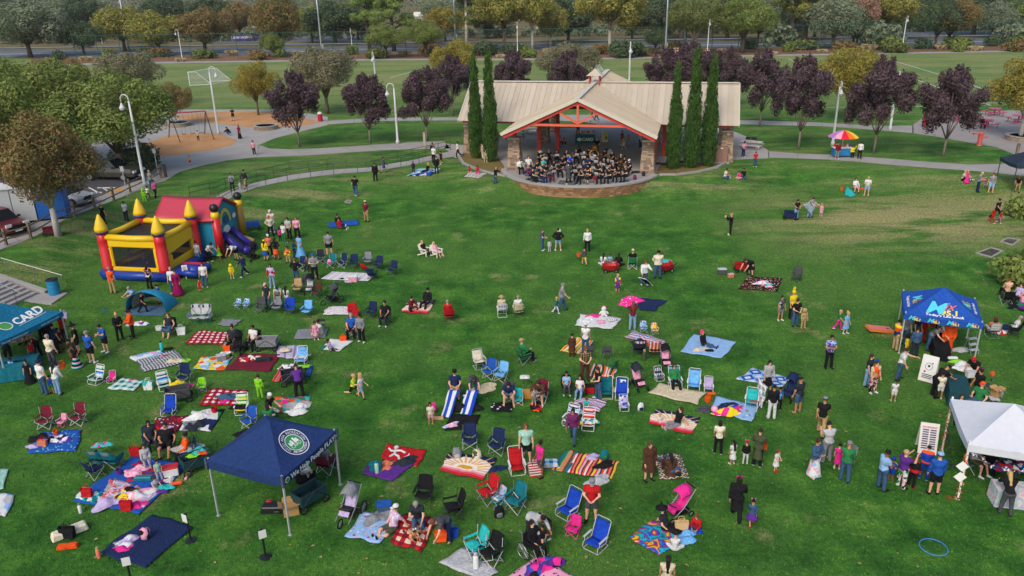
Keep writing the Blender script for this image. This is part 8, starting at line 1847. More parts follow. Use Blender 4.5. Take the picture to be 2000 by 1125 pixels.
# == LAMPS, MASTS, SIGNS
LMP=[(283,364,'lamp',-10,'tall white lamp post beside the rail fence',1.0),(427,262,'lamp',180,'white lamp post with its lantern to the right, on the playground',.98),(777,281,'lamplow',0,'white lamp post on the grass left of the left cypresses',1.04),(1626,284,'lamplow',80,'white lamp post behind the rainbow umbrella',1.04),(1738,255,'lamplow',75,'white lamp post half hidden by a plum tree on the right',1.04),
(357,120,'lamp',0,'far white lamp post before the road on the left',.92),(688,96,'lamplow',90,'far white lamp post behind the left mast',.9),(1011,113,'lamp',90,'far white lamp post behind the left cypresses',.98),(1381,108,'lamp',90,'far white lamp post beside the striped barrier',.98),(1761,102,'lamp',85,'far white lamp post at the right of the field',.98),(172,175,'lamp',10,'white lamp post half hidden in the left trees',.5),(1228,185,'lamplow',85,'white lamp post showing over the pavilion roof',1.25),(736,190,'lamplow',85,'white lamp post half hidden behind a plum tree on the left',1.1)]
for x,y,k,f,lab,s in LMP:put(k,'lamp_post',x,y,f,'a=p:c2c4c4 g=p:e0e0da',lab,'lamp post','white park lamp posts',z=PL,sc=s)
for x,y,lab in((253,101,'tall grey floodlight mast at the left of the field'),(630,113,'thick grey floodlight mast left of the plum trees'),(890,90,'thin floodlight mast behind the yellow tree'),(1299,112,'floodlight mast with a switch box right of the pavilion'),(1336,101,'pale floodlight mast right of the switch box one'),(1592,75,'distant floodlight mast at the upper right')):put('mast','floodlight_mast',x,y,0,'a=m:a4abb0 g=p:lg',lab,'mast','floodlight masts of the field',z=PL,sc=1.05)
r=root('road_sign','green highway sign with white lines beyond the fence','sign',onz(190,86,PL),R(5));p_=obj('panel',MB().box((0,0,3.2),(4.6,.1,2.6)),plastic('12785a',.6),r)
for k,(x,z,L_)in enumerate(((-.9,4.0,1.8),(-.6,3.4,2.4),(-.3,2.7,3.0))):obj('lettering',MB().box((x,-.06,z),(L_,.02,.2)),WHT,p_)
for s in(-1,1):obj('post',MB().box((s*1.6,.1,1),(.12,.12,2.4)),STEEL,r)
A,Bq=onz(455,82,PL),onz(520,79,PL);r=root('banner','purple banner reading NEW HOMES on the far fence','banner',(A+Bq)/2,atan2((Bq-A).y,(Bq-A).x));Lb=(Bq-A).length;obj('cloth',MB().box((0,0,1.3),(Lb,.06,1.9)),plastic('4a3a80',.7),r);o=obj('lettering',text_mb('NEW HOMES',1.15,bold=.02),WHT,r);o.matrix_local=frame((-Lb*.22,-.05,1.3),(1,0,0),(0,0,1));o=obj('lettering',text_mb('now selling',.8),plastic('d88a3a',.7),r);o.matrix_local=frame((Lb*.3,-.05,1.3),(1,0,0),(0,0,1))
for x,y,lab in((1325,103,'orange and white barrier boards beside the pale mast'),(1380,103,'orange and white barrier boards at the far lamp post')):
 r=root('barrier',lab,'barrier',onz(x,y,PL),R(5))
 for z in(.5,1.1):obj('board',MB().box((0,0,z),(2.6 if x<1350 else 1.6,.06,.38)),stripes('d87a4a,w',1.2,0),r)
 for s in(-1,1):obj('leg',MB().box((s*.7,.05,.65),(.08,.1,1.4)),WHT,r)
for x,y,h,lab in((249,384,2.6,'thin sign post with small plate beside the truck'),(310,344,2.6,'thin sign post with small plate beside the round hedge')):r=root('sign_post',lab,'sign',onz(x,y,PL));obj('post',MB().tube([(0,0,0),(0,0,h)],.035,6),STEEL,r);obj('plate',MB().box((0,-.04,h-.15),(.3,.02,.45)),STEEL,r)
r=root('trail_post','pale square post by the upper walk left of the cypresses','post',onz(830,290,PL));b=MB();b.box((0,0,.85),(.26,.26,1.7));obj('post',bevel(b.mesh('post'),.02),concrete('b5a995'),r);obj('cap',MB().box((0,0,1.72),(.3,.3,.06)),concrete('a89c88'),r)
# == CARS AND BUILDINGS
def car(x,y,f,paint,lab,cat,L=5.4,W_=1.95,prof=None,cab=None,z=PL,nm='parked_car'):
 """body lofted along its length from side heights; glass cabin, wheels, lamps"""
 r=root(nm,lab,cat,onz(x,y,z),R(f));b=MB();n=len(prof);hw=W_/2;V=[]
 for t,zb,zt,ww in prof:V+=[(hw*ww*.96,(t-.5)*L,zb),(hw*ww,(t-.5)*L,zb+(zt-zb)*.55),(hw*ww*.93,(t-.5)*L,zt),(-hw*ww*.93,(t-.5)*L,zt),(-hw*ww,(t-.5)*L,zb+(zt-zb)*.55),(-hw*ww*.96,(t-.5)*L,zb)]
 b.add(V,[(i*6+j,i*6+(j+1)%6,(i+1)*6+(j+1)%6,(i+1)*6+j)for i in range(n-1)for j in range(6)]+[tuple(range(6))[::-1],tuple(range((n-1)*6,n*6))]);pm_=metal(paint,.3,.4);obj('body',bevel(b.mesh('body'),.03,2),pm_,r,smooth=True)
 t0,t1,t2,t3,zb,zt=cab;b=MB();Y=lambda t:(t-.5)*L;V=[]
 for yy,zz,ww in((Y(t0),zb,.9),(Y(t1),zt,.74),(Y(t2),zt,.74),(Y(t3),zb,.9)):V+=[(hw*ww,yy,zz),(-hw*ww,yy,zz)]
 b.add(V,[(0,2,4,6),(1,7,5,3),(0,1,3,2),(4,5,7,6)]);obj('window',b,plastic('1c2024',.12),r);b=MB();b.box((0,(Y(t1)+Y(t2))/2,zt+.03),(W_*.76,Y(t2)-Y(t1),.07));obj('roof',bevel(b.mesh('roof'),.03,2),pm_,r)
 for s in(-1,1):
  for tt in(.19,.80):
   b=MB();b.lathe([(.2,-.12),(.37,-.11),(.39,0),(.37,.11),(.2,.12)],18);b.xf(Mtr((s*(hw-.08),Y(tt),.38))@Mro(R(90),4,'Y'));w_=obj('wheel',b,plastic('1a1a1c',.7),r);b=MB();b.lathe([(.23,-.13),(.2,.13)],12);b.xf(Mtr((s*(hw-.07),Y(tt),.38))@Mro(R(90),4,'Y'));obj('rim',b,metal('b4b6b8',.3),w_)
  obj('headlight',MB().box((s*hw*.68,-L/2+.02,.88),(.42,.12,.2)),plastic('d8dade',.15),r);obj('mirror',MB().box((s*(hw+.1),Y(t0)+.25,zb+.08),(.2,.1,.16)),plastic('2a2a2c',.4),r)
 obj('grille',MB().box((0,-L/2-.0,.72),(W_*.55,.08,.28)),plastic('1a1a1c',.4),r);obj('number_plate',MB().box((0,-L/2-.03,.45),(.5,.06,.14)),WHT,r);return r
PICK=[(0,.45,.98,.86),(.04,.4,1.12,.97),(.28,.38,1.2,1),(.33,.38,1.22,1),(.62,.38,1.22,1),(.66,.4,1.25,1),(.97,.42,1.25,.98),(1,.5,1.2,.95)]
SED=[(0,.35,.72,.82),(.05,.3,.9,.96),(.3,.28,1.02,1),(.75,.28,1.05,1),(.96,.32,1.0,.95),(1,.4,.9,.88)]
car(222,349,80,'4c4b48','grey pickup truck with open bed parked beside the round hedge','truck',5.7,2.0,PICK,(.30,.42,.60,.65,1.2,1.86),nm='pickup_truck')
car(133,398,72,'b8babc','silver car parked behind the white trunked tree','car',4.7,1.85,SED,(.28,.42,.72,.9,1.02,1.46));car(4,452,60,'6a1a22','dark red car parked at the left edge','car',4.8,1.9,SED,(.28,.42,.75,.95,1.02,1.62))
r=root('storage_trailer','white panelled trailer with a bright blue end wall','trailer',onz(46,436,PL),R(20));
for k in range(3):b=MB();b.box((-2.7+k*1.5,1.0,1.45),(1.46,2.2,2.6));obj('panel',bevel(b.mesh('panel'),.02),plastic(('b8bcc0','a8adb2','b0b4b8')[k],.6),r)
b=MB();b.box((2.1,1.0,1.35),(2.0,2.1,2.4));obj('blue_wall',bevel(b.mesh('blue_wall'),.02),plastic('1a5aa8',.5),r);obj('roof',MB().box((-.4,1.0,2.8),(7,2.4,.1)),plastic('c8cac8',.6),r)
def house(x,y,L,D,h,wall,roof_,lab,f=0,nwin=4):
 r=root('house',lab,'building',onz(x,y,PL),R(f));obj('wall',MB().box((0,D/2,h/2),(L,D,h)),plastic(wall,.8),r);b=MB();V=[(-L/2-.6,-.6,h),(L/2+.6,-.6,h),(L/2+.6,D+.6,h),(-L/2-.6,D+.6,h),(-L/2-.6,D/2,h+1.8),(L/2+.6,D/2,h+1.8)];b.add(V,[(0,1,5,4),(2,3,4,5),(0,4,3),(1,2,5),(3,2,1,0)]);obj('roof',b,plastic(roof_,.8),r)
 for k in range(nwin):w_=obj('window',MB().box((-L/2+L*(k+.5)/nwin,-.02,h*.55),(L/nwin*.5,.06,h*.35)),plastic('3a4248',.3),r)
for a in((495,54,18,10,4,'a8a8a6','9a9c9e','long pale building behind the red tree'),(845,48,16,8,3.6,'c8b8a0','d0ccc0','cream building behind the pine trees'),(1085,60,14,8,3.8,'b8b0a4','a8a09a','pale house left of the big yellow tree'),(1298,45,18,9,5.5,'b0aaa2','b8b4ae','grey two part house behind the masts'),(1400,40,14,8,4.5,'b4aea4','c4c0b8','white roofed house right of the masts'),(1790,52,12,7,4,'9aa0a8','a8acb0','pale grey house behind the right trees'),(920,38,12,8,4,'c0b4a4','b0a498','small cream house right of the tall pine'),(1960,58,22,.4,2.6,'a8754a','a8754a','long orange brown fence wall at the upper right')):house(*a)
PEOPLE='''
456,236,10,1.75,cross|s2 s.h1 - t.k s.dk k|man in black tee and dark shorts standing alone on the upper play surface
450,264,-60,1.7,crouch|s1 l.h1 - l.k p.dn w|person in black crouching on the paving near the swings
469,271,-20,1.65,stand2|s2 l.h2 - t.wp K.k k|woman in a long dark dress standing at the edge of the tan play surface
388,275,0,1.25,stand|s1 s.h1 - t.lg p.dk w|small child in pale grey shirt on the tan surface under the swings
497,303,-10,1.62,stand2|s2 l.h1 - t.pk p.k w|woman in pink top and black trousers standing alone on the grey paving
372,323,10,1.05,stand|s1 s.h1 - t.s1 s.r k|little boy in red shorts alone on the curving walk
297,370,160,1.75,carry|s1 s.h3 - t.g p.dn k|man in grey tee by the lamp post at the end of the fence
305,387,175,1.62,walk|s2 b.h1 - t.P:plaid:pk,pl,hp:14 p.k k|woman in pink plaid shirt walking uphill behind the red inflatable roof
290,389,170,1.2,walk2|s2 s.h1 - t.w p.dk k|child in white tee behind the red inflatable roof
283,394,170,1.15,stand|s1 - hood.lm h.lm p.lm lm 1.35|child in a bright green padded costume behind the bouncy castle
455,373,20,1.68,reach|s2 s.h1 - l.g p.k k|woman in grey sweater and black trousers holding a toddler's hand on the ramp
469,370,-20,.8,stand|s1 s.h3 - h.w p.w w|toddler in white walking on the ramp between two adults
480,368,-20,1.78,walk|s2 s.h1 - l.dk p.tn k|man in dark jacket and khaki trousers walking down the ramp
204,438,160,1.62,stand|s1 b.h2 cap.cor t.k p.k k|person in black with a coral cap behind the front left castle tower
248,432,170,1.65,stand|s2 s.h1 - t.w p.dk k|person in white shirt standing behind the castle's back tower
222,573,170,1.74,stand|s1 s.h4 - t.o p.tn k|grey haired man in orange polo shirt and khakis watching the castle
267,588,-30,1.75,crouch|s1 s.h4 - t.P:plaid:w,lb,bl:12 s.nv w|grey haired man in blue patterned shirt crouching behind the shade tent
294,564,175,1.62,stand2|s2 w.h1 - t.P:blob:k,pk,w,mr:9 p.k k|woman with long black hair facing the bouncy castle's mesh window
314,592,-70,1.25,reach|s1 s.h1 - t.rb s.nv k|boy in blue tee standing behind the shade tent
341,573,10,1.76,stand|s1 s.h4 - t.w p.dn w|grey haired man in white tee and jeans beside the blue ramp
349,576,15,1.68,stand2|s1 b.h2 - l.wp G.wp k|woman in a long magenta velvet dress by the castle corner
402,561,0,1.66,stand|s1 m.h2 - t.w p.dn be 1.12|woman in white tee and jeans with crossbody strap before the blue ramp
392,570,0,.85,stand|s1 s.h5 - t.r k.r k|toddler in red dress at the feet of the woman in white
454,544,20,1.0,stand|s1 - hood.y h.y s.y w 1.15|small child in a fluffy yellow duck costume on the grass
478,540,-50,1.6,walk|s2 s.h1 - l.nv p.nv w|boy in navy tracksuit with white stripes walking past the black stroller
463,508,-30,1.7,bend|s1 b.h2 - t.w s.k k|woman in white tee bending down beside the purple slide
430,508,-30,1.1,armup|s2 s.h1 - t.lm u.lm -|little girl in bright green fairy dress with arms lifted
409,512,60,1.68,stoop|s2 l.h1 - t.w p.k w|woman in white tee and black trousers stooping by the slide
388,516,165,1.66,stand|s1 b.h2 ears.k t.w p.ld k|woman with navy backpack and light jeans at the castle's side
452,458,-40,1.64,phone|s2 l.h1 - t.k p.k k|woman in black looking at her phone behind the purple slide
458,478,-60,1.7,crouch|s2 s.h1 - t.k p.dn k|person in black crouching at the end of the purple slide
446,481,-80,.95,stand|s1 s.h1 cap.r t.k s.k k|small child in red cap beside the purple slide
695,382,175,1.84,walk|s2 s.h1 - t.k p.dn w 1.22|large man in black tee and jeans walking away towards the ramp
734,356,178,1.8,stand|s2 s.h1 - l.k p.k w 1.08|man in black jacket and trousers seen from behind below the ramp
750,338,110,1.6,walk|s2 s.h1 - h.dg s.bl k|boy in dark hoodie and bright blue shorts on the ramp
808,338,5,1.15,stand|s3 s.h1 - h.dk p.k k|small child in dark grey beside the pale blanket near the ramp
834,336,-60,1.66,side|s1 l.h3 - t.k p.k k|blonde woman in black sitting on the pale blanket near the ramp
831,344,0,.7,legs|s1 s.h3 - t.w s.lg -|baby in white lying on the blue and white blanket
853,340,10,1.76,stand|s1 s.h2 - l.k p.dk k|man in black standing over the pale blanket near the ramp
862,321,-40,1.4,walk|s2 s.h1 - t.k s.k w|boy in black walking at the top of the ramp
846,310,-20,1.66,stand2|s2 b.h1 - l.k p.k k|woman in black at the top end of the ramp
848,318,-10,1.7,stand|s1 s.h1 - t.w p.k k|man in white tee at the top end of the ramp
895,307,-75,1.68,walk|s2 p.h1 - t.w p.k w|woman in white tee striding past the left stone pier
917,337,20,1.15,xleg|s3 s.h1 - t.r s.pk -|girl in red sitting at the left end of the striped blanket
933,338,10,1.25,legs|s3 l.h1 - t.r k.hp -|girl in bright pink skirt sitting on the striped blanket
943,311,-60,1.7,stand2|s1 s.h2 - t.P:plaid:mr,w,r:12 p.be k|man in red plaid shirt standing against the cypress
949,317,150,1.68,stoop|s1 s.h4 - t.be p.be w|person in beige bending over beside the cypress
968,358,50,1.5,reach|s1 s.h4 - h.k p.dn k|boy in black jacket and jeans beside the stage wall
661,440,40,1.72,legs|s2 s.h1 - l.k p.k w|man in black and white jacket sitting on the blue tarp
665,446,60,1.6,side|s2 s.h1 - l.r p.dk w|person in red jacket sitting at the front of the blue tarp
716,434,150,1.78,cross|s2 s.h1 cap.be t.mr s.tn k 1.1|man in maroon shirt and khaki shorts standing on open grass
533,454,0,1.84,reach|s1 s.h1 cap.cr t.w p.g w 1.1|tall man in white tee and pale cap pulling the blue wagon
530,462,20,1.66,hips|s2 s.h1 bean.o l.cr p.k k|person in orange beanie and cream sweater before the tall man
566,466,-20,1.68,stand2|s1 m.h1 - t.lg p.k k 1.1|woman in pale grey tee with a bag behind the girl in green trousers
556,475,150,1.58,stand|s2 b.h1 - t.w p.gn w|girl in white tee and wide dark green trousers
548,472,170,1.1,stand|s2 p.h1 - t.hp g.k k|small child in pink beside the wide green trousers
582,465,0,1.66,stand|s1 s.h5 - t.pk p.k k 1.16|red haired woman in pink tee and black trousers
520,509,170,1.5,stand|s1 w.h2 bean.y l.y k.bl k|girl in yellow top, yellow hat and blue skirt
528,501,20,1.66,stand2|s2 m.h2 cap.w t.cor p.k w|woman in coral top and white cap behind the girl in yellow
541,507,165,1.6,hips|s2 w.h1 - l.k k.o k|woman in black top and orange skirt seen from behind
564,513,-10,1.2,stand|s2 s.h1 - h.P:blob:tn,o,br,y:7 p.tn br 1.3|child in a puffy orange and gold costume
577,503,-20,1.25,stand|s3 s.h1 - h.P:blob:k,nv,gn:6 p.nv k|child in dark costume with green straps by the woman in blue
588,502,-30,1.68,stand2|s2 b.h1 - t.sk G.sk k|woman in a long light blue princess gown
644,498,178,1.7,stand|s1 b.h2 - t.g s.k - 1.32|large woman in grey shirt and black shorts seen from behind
533,562,5,1.62,stand|s2 w.h1 - l.P:blob:g,lav,r:6 p.ld w|girl in lavender grey top and pale blue jeans
580,552,0,1.66,hips|s1 m.h5 glasses.k l.k p.dn k|woman in black jacket over a rose top, in sunglasses
600,529,0,1.3,chair|s2 l.h1 - l.dg p.dk k|girl in dark grey seated in the navy chair
616,546,10,1.78,carry|s1 s.h2 cap.bl t.g p.k k 1.1|man in brown grey shirt holding a child in his arms
619,541,30,.8,legs|s1 s.h2 - t.r s.w -|child in red and white held in front of the man in blue cap
525,603,-10,1.64,stand2|s1 l.h2 cap.pk t.dk p.dn k|woman in pink cap and dark tee behind the row of camp chairs
547,598,10,1.6,stoop|s2 s.h1 - t.lg p.dn k|person in pale grey stooping behind the blue chairs
562,600,175,1.35,stand|s2 w.h1 - t.w p.ld k|girl with long black hair and white tee behind the blue chairs
830,499,60,1.64,low|s1 l.h3 - t.k p.k k|blonde woman in black lounging in the left white garden chair
852,501,50,1.6,low|s1 m.h3 - t.pk s.pk -|woman in pink lounging in the right white garden chair
1059,489,70,1.6,hands|s1 p.h5 - t.dn p.dn w|girl with red ponytail in grey tee and jeans
1073,492,175,.9,stand|s1 s.h2 - h.lg p.lg w|toddler in pale grey between girl and woman
1090,490,178,1.66,hips|s1 b.h1 - h.k s.ld w 1.1|woman in black hoodie and denim shorts with a white bag
1147,492,176,1.68,stand|s1 b.h3 - l.w p.k k 1.1|woman in white blouse with a brown shoulder bag
1141,518,-170,1.3,walk|s1 s.h1 - h.dg s.y k|boy in grey hoodie and yellow shorts
1178,519,160,1.6,xleg|s2 w.h1 - l.w p.w w|girl in white sitting behind the red toy wagon
1208,520,170,1.66,xleg|s2 w.h1 - l.k p.k k|woman with long black hair sitting behind the red toy wagon
1191,512,0,1.1,xleg|s2 s.h2 - t.lb s.g -|small child in blue behind the red toy wagon
1199,529,20,.9,chair|s2 s.h1 - t.pk s.pk w|small child in pink sitting in the red toy wagon
1236,525,172,1.76,chair2|s1 s.h4 cap.be l.k p.k k|man in black and beige cap seated in the green frame chair
1258,557,10,1.66,reach|s1 m.h5 - h.w p.dn w 1.12|woman in white sweatshirt holding a folded lounger
1284,543,0,1.84,back|s1 s.h2 cap.k h.cr p.dn k 1.15|bearded man in cream hoodie and black cap
1206,571,5,1.2,stand|s1 l.h3 - h.P:blob:pu,r,bl,y:5 k.pu r|girl in purple, red and blue costume standing alone
1466,538,-60,1.66,bend|s1 b.h2 - t.k k.k k 1.1|woman in black dress bending over a red wagon
1426,459,-110,1.66,photo|s1 - cap.cor l.k p.k be|woman in coral cap taking a photograph alone on the slope
1416,348,60,1.7,xleg|s2 s.h1 - t.w p.dn w|man in white tee sitting on the grass right of the stage
1443,347,-20,1.15,xleg|s2 b.h1 - t.hp p.pk -|girl in bright pink sitting on the grass right of the stage
1453,347,-50,1.66,xleg|s2 s.h1 - l.k p.dn k|person in black sitting on the grass right of the stage
1474,326,0,1.5,hands|s2 s.h1 - t.r p.dn w|boy in red tee and jeans walking off the plaza
1451,307,20,1.66,phone|s2 m.h1 - l.pk p.nv w|woman in pale pink cardigan by the plaza's right edge
1097,609,100,1.8,walk|s1 s.h4 cap.g t.g p.dn k|man in grey tee and jeans walking with a toddler
1086,612,90,1.05,walk2|s1 s.h3 - l.tl g.w w|toddler in teal top walking beside the man in grey
1094,284,0,1.1,stand|s2 s.h1 - t.pk p.dn k|small girl in pink on the plaza behind the band
1103,284,-20,1.6,crouch|s1 m.h2 - t.cor p.dk w|woman in coral top crouching on the plaza behind the band
1218,291,-80,1.35,walk|s1 s.h1 - t.lm s.w w|boy in lime tee walking across the plaza
1215,284,-60,1.6,stand|s2 b.h1 - t.mr s.r w|woman in maroon behind the boy in lime
1227,285,10,1.2,stand|s1 l.h1 - t.tn p.ld k|girl in tan top and light jeans on the plaza
1250,290,60,1.8,stand|s1 s.h2 - t.w p.nv w|man in white tee and navy jeans beside the red post
1129,262,0,1.66,hands|s2 s.h1 - t.cor p.k k|person in coral behind the green table under the pavilion
1021,276,10,1.72,lean|s1 s.h1 - t.tq s.g w|man in turquoise tee seated on the picnic bench
1052,256,-10,1.72,chair|s1 s.h1 glasses.k l.k p.k k|person in black seated at the far picnic table
1157,237,-80,1.78,walk|s1 s.h2 - t.dn s.k k|man in blue tee walking a dog behind the pavilion
1165,237,-80,1.68,walk2|s2 l.h2 - t.pk g.k w|woman in pink tee walking behind the pavilion
1634,311,0,1.72,stand|s2 s.h1 - l.mr p.g w|vendor in dark red jacket before the rainbow umbrella cart
1664,308,0,1.2,armup|s2 s.h1 - h.y p.k k 1.3|child in wide yellow costume beside the umbrella cart
1678,310,150,1.72,stand|s2 s.h1 - l.w p.k br|man in white with a backpack right of the umbrella cart
1672,376,0,1.62,chair2|s1 w.h1 - l.w s.pk k|woman with long black hair and white cardigan seated on the slope
1692,382,-30,1.68,hands|s1 p.h3 - t.w s.lb be 1.1|blonde woman in white tee and denim shorts
1554,429,20,1.66,hands|s2 l.h1 - t.k p.ld k|woman in black top and pale jeans beside the blue wagon
1581,425,30,1.72,reach2|s1 s.h2 - t.g p.ld k|man in grey tee shaking out a striped blanket
1603,422,-10,1.05,stand|s1 s.h3 - t.pk k.pk w|little girl in pink dress and white shoes on the slope
1880,353,40,1.72,knees|s1 s.h3 - t.be p.k k|man sitting on the grass beside the girl in pink
1887,358,-20,1.15,stand2|s1 m.h3 - t.hp G.hp -|girl in a bright pink gown near the walk
1908,376,70,1.76,phone|s1 s.h4 cap.be t.g p.nv k|man in grey tee and navy trousers with a pale cap
1934,377,170,1.72,stand|s1 b.h5 - t.g s.lb - 1.25|large woman in grey tee and pale shorts with crossbody bag
1921,366,0,.9,crouch|s1 s.h2 - t.hp s.tq -|toddler in pink and turquoise between two adults
1944,428,30,1.68,walk|s2 b.h1 - t.k p.k k 1.1|woman in black tee leading two costumed children
1936,436,20,1.05,walk|s2 s.h1 hood.r h.r p.r w 1.15|child in a red padded costume on the slope
1951,436,40,1.05,walk2|s2 l.h1 - t.r k.rb w|little girl in red top and blue skirt on the slope
1986,376,-40,1.66,stoop|s2 l.h5 - t.k s.tn k|woman in black beside the dark tent at the right edge
89,770,150,1.78,stand|s1 s.h2 cap.nv t.w p.dn br 1.1|man in white tee and navy cap before the teal tent
116,770,165,1.66,reach|s2 w.h1 - l.w p.ld k|woman with long dark hair, white top and flared jeans
103,768,170,.95,stand|s2 s.h1 - t.rb s.gn -|small child half hidden between man and woman in white tops
60,748,10,1.25,stand|s1 b.h1 - t.k G.k k|girl in a long black dress at the teal table
28,736,170,1.05,stand|s3 b.h1 - t.P:blob:bl,pu,sk:5 k.r -|little girl in red skirt and blue tulle at the teal table
106,718,165,1.84,stand|s1 s.h4 - t.cr p.dg k 1.05|tall grey haired man in cream shirt before the teal tent
152,718,0,1.3,stand2|s3 l.h1 - t.k G.S:k,tq,pk,k:3.4:2 -|girl in black gown with pink and turquoise ruffles
181,709,160,1.78,stand|s1 s.h4 cap.g t.bl s.k w 1.1|man in blue tee, black shorts and grey cap with the dog
209,688,-30,1.66,phone|s1 s.h1 - t.bl s.k w 1.05|woman in blue tee and black shorts near the brown dog
155,690,-60,1.68,stand2|s1 s.h1 witch.k t.k s.k k|woman in black with pointed hat and red strap by the teal tent
129,668,170,1.66,stand|s2 l.h1 witch.k t.r p.dk k|woman in red shirt with lavender bag and pointed hat
76,697,-100,1.66,stoop|s2 b.h2 - t.P:blob:mr,tn,be,br:8 p.k k|woman in floral blouse leaning over the teal table
113,690,150,1.7,stand|s2 s.h1 - t.nv p.k k|man in navy polo in the line at the teal tent
97,676,-160,1.62,stand|s2 w.h1 - l.k p.k k|woman with long black hair under the teal tent's edge
46,672,10,1.7,hands|s1 s.h1 - t.k p.k k|helper in black behind the teal table
67,706,-120,1.2,stand|s2 s.h1 - t.r p.dn k|child in red beside the floral blouse
236,664,40,1.62,hands|s2 b.h3 - l.k p.k k|blonde woman in black tracksuit with white stripes
262,660,-60,1.68,hands|s2 p.h1 - h.o p.k k 1.1|woman in orange hoodie and black trousers
281,611,80,1.35,walk|s2 s.h1 - t.k p.k k|boy in black stepping out of the blue shade tent
330,657,0,1.66,chair2|s1 l.h5 - n.dk k.dn - 1.08|woman in grey tank top seated in the black camp chair
455,682,0,1.68,chair|s2 b.h1 - t.dk p.k k 1.15|woman in dark striped shirt seated behind the black stroller
495,682,-20,1.66,chair|s2 s.h1 glasses.k t.w p.k k 1.12|woman in white tee seated right of the black stroller
627,653,-50,1.66,knees|s2 b.h1 - t.w p.be w|woman in white tee sitting on the grey blanket
618,664,20,1.1,stand2|s2 b.h1 - l.pk k.pk w|little girl in pale pink dress at the grey blanket
687,659,0,1.72,chair|s1 s.h4 - t.bl p.k k 1.12|grey haired man in blue tee seated in a red chair
707,668,-20,1.66,stand2|s2 b.h1 - l.g p.k w 1.05|woman in patterned grey blouse holding a red bag
752,634,-10,1.78,chair|s2 s.h1 - t.k p.dk w|man in black tee seated facing the camera
803,605,60,1.64,xleg|s1 b.h1 - l.mr p.k k|woman in maroon sweater sitting on the beach print towel
833,601,-20,1.76,low|s1 s.h1 cap.k h.k p.k k|man in black hoodie and cap in a low white chair
875,627,-178,1.6,chair|s1 s.h4 - l.r p.be k|white haired woman wrapped in a red blanket
980,618,-175,1.62,chair|s1 s.h4 sun.tn t.be p.be k|person in a straw hat seated in a white chair
1012,618,-172,1.6,chair|s1 s.h4 - l.w p.be k|grey haired person seated under a cream towel
646,684,70,1.15,side|s2 l.h1 - t.lav p.k -|girl in lavender sitting on the white blanket
509,777,170,1.2,stand|s1 s.h2 - h.lm p.lm lm 1.12|child in green costume with a brown shell on the back
586,776,-160,1.64,stoop|s2 b.h1 - t.pu p.k w 1.1|woman in purple tee leaning over a dark wagon
527,812,70,1.66,kneel|s1 m.h4 bean.w t.k p.lg w|woman in white cap and black tee kneeling by the floral blanket
528,836,-160,1.66,kneel|s1 l.h1 - l.gn p.lb w|person in dark green sweatshirt kneeling behind the navy tent
691,776,70,1.35,run|s1 s.h3 - t.P:blob:lm,y,lm:9 s.k gn|child in neon yellow tee running across the grass
706,778,75,1.35,walk2|s1 l.h3 - t.w s.ld k|blonde girl in white tee and denim shorts running
842,829,10,1.1,stand|s2 m.h1 - t.cr s.pk -|little girl in cream tee holding a pink backpack
889,778,0,1.74,chair|s1 s.h2 cap.k t.nv s.tn k 1.1|man in navy tee and cap behind the blue striped towel
924,771,10,1.68,bend|s1 m.h2 - t.dg p.dn k|person in dark grey shirt bending over the second striped towel
994,790,0,1.7,lean|s1 s.h1 - t.nv s.g - 1.15|person in navy tee and grey shorts leaning forward in a chair
1023,711,120,1.74,chair2|s1 s.h4 cap.tn l.gn p.k g 1.05|man in green jacket and tan cap seated alone
1117,697,178,1.3,stand|s1 s.h1 - C.br p.br br|child in a long brown hooded cloak on the yellow blanket
1143,691,160,1.7,stand|s2 s.h4 cap.w n.w p.dn k|man in white tank top with teal backpack
1235,644,175,1.68,photo|s1 w.h5 - l.mr p.ld be 1.05|woman in rust sweater lifting a pink dotted blanket
1375,676,50,1.66,side|s1 m.h6 - l.k p.dn k|woman with bright pink hair sitting on the blue grey blanket
1142,743,10,1.82,hands|s1 s.h5 glasses.k t.P:plaid:tn,ol,br:10 p.br k 1.08|bearded man in brown plaid shirt and sunglasses
1168,780,-70,1.66,hands|s1 l.h2 - n.k p.dn w|woman in black tank top and jeans with arms bent
1107,770,0,1.35,chair|s2 l.h1 - t.lb p.dg w|girl in light blue tee sitting left of the girl in white
1133,778,-10,1.35,chair2|s2 l.h1 - t.w p.ld w|girl in white tee and pale jeans sitting by the plaid man
1056,787,-20,1.72,lean|s1 l.h2 - l.br s.lg w 1.15|person in brown camouflage jacket and pale shorts in maroon chair
1043,794,160,.95,stand|s1 s.h5 - t.g s.g w|toddler in grey standing at the brown jacketed person's knees
1146,802,-20,1.0,kneel|s1 s.h5 - t.tq s.g -|small boy in turquoise tee on the multicoloured striped blanket
1119,864,-20,1.66,walk|s2 b.h1 - h.pl p.dn k|woman in plum hoodie and jeans walking
1319,757,0,1.66,low|s1 m.h2 glasses.k l.gn p.k w 1.05|woman in green top nursing a baby in a blue beach chair
1318,748,10,.6,legs|s1 s.h3 - l.y p.y -|baby in pale yellow lying in the arms of the woman in green
1289,826,20,.8,legs|s1 s.h3 - t.w s.be -|baby in white sitting on the sunset towel
1322,831,-70,1.66,side|s1 l.h2 - n.k p.g -|woman in black tank top sitting on the sunset towel
1028,905,0,1.82,stand|s1 s.h5 glasses.k t.mt s.k g 1.1|man in mint tee and black shorts behind the red chair
1056,931,-60,1.6,stand|s3 b.h1 - t.hp s.dg k|woman in pink top with a grey jacket round her waist
1497,767,0,1.68,stand2|s1 l.h1 - l.P:zebra:k,w:14 k.k k|woman in black and white skeleton costume
1506,818,172,1.64,stand|s2 b.h1 - l.k p.w w|woman in black top and white trousers seen from behind
1520,801,175,1.15,stand|s2 s.h1 - t.P:blob:pu,bl,sk:6 p.k w|small child in purple patterned shirt by the stroller
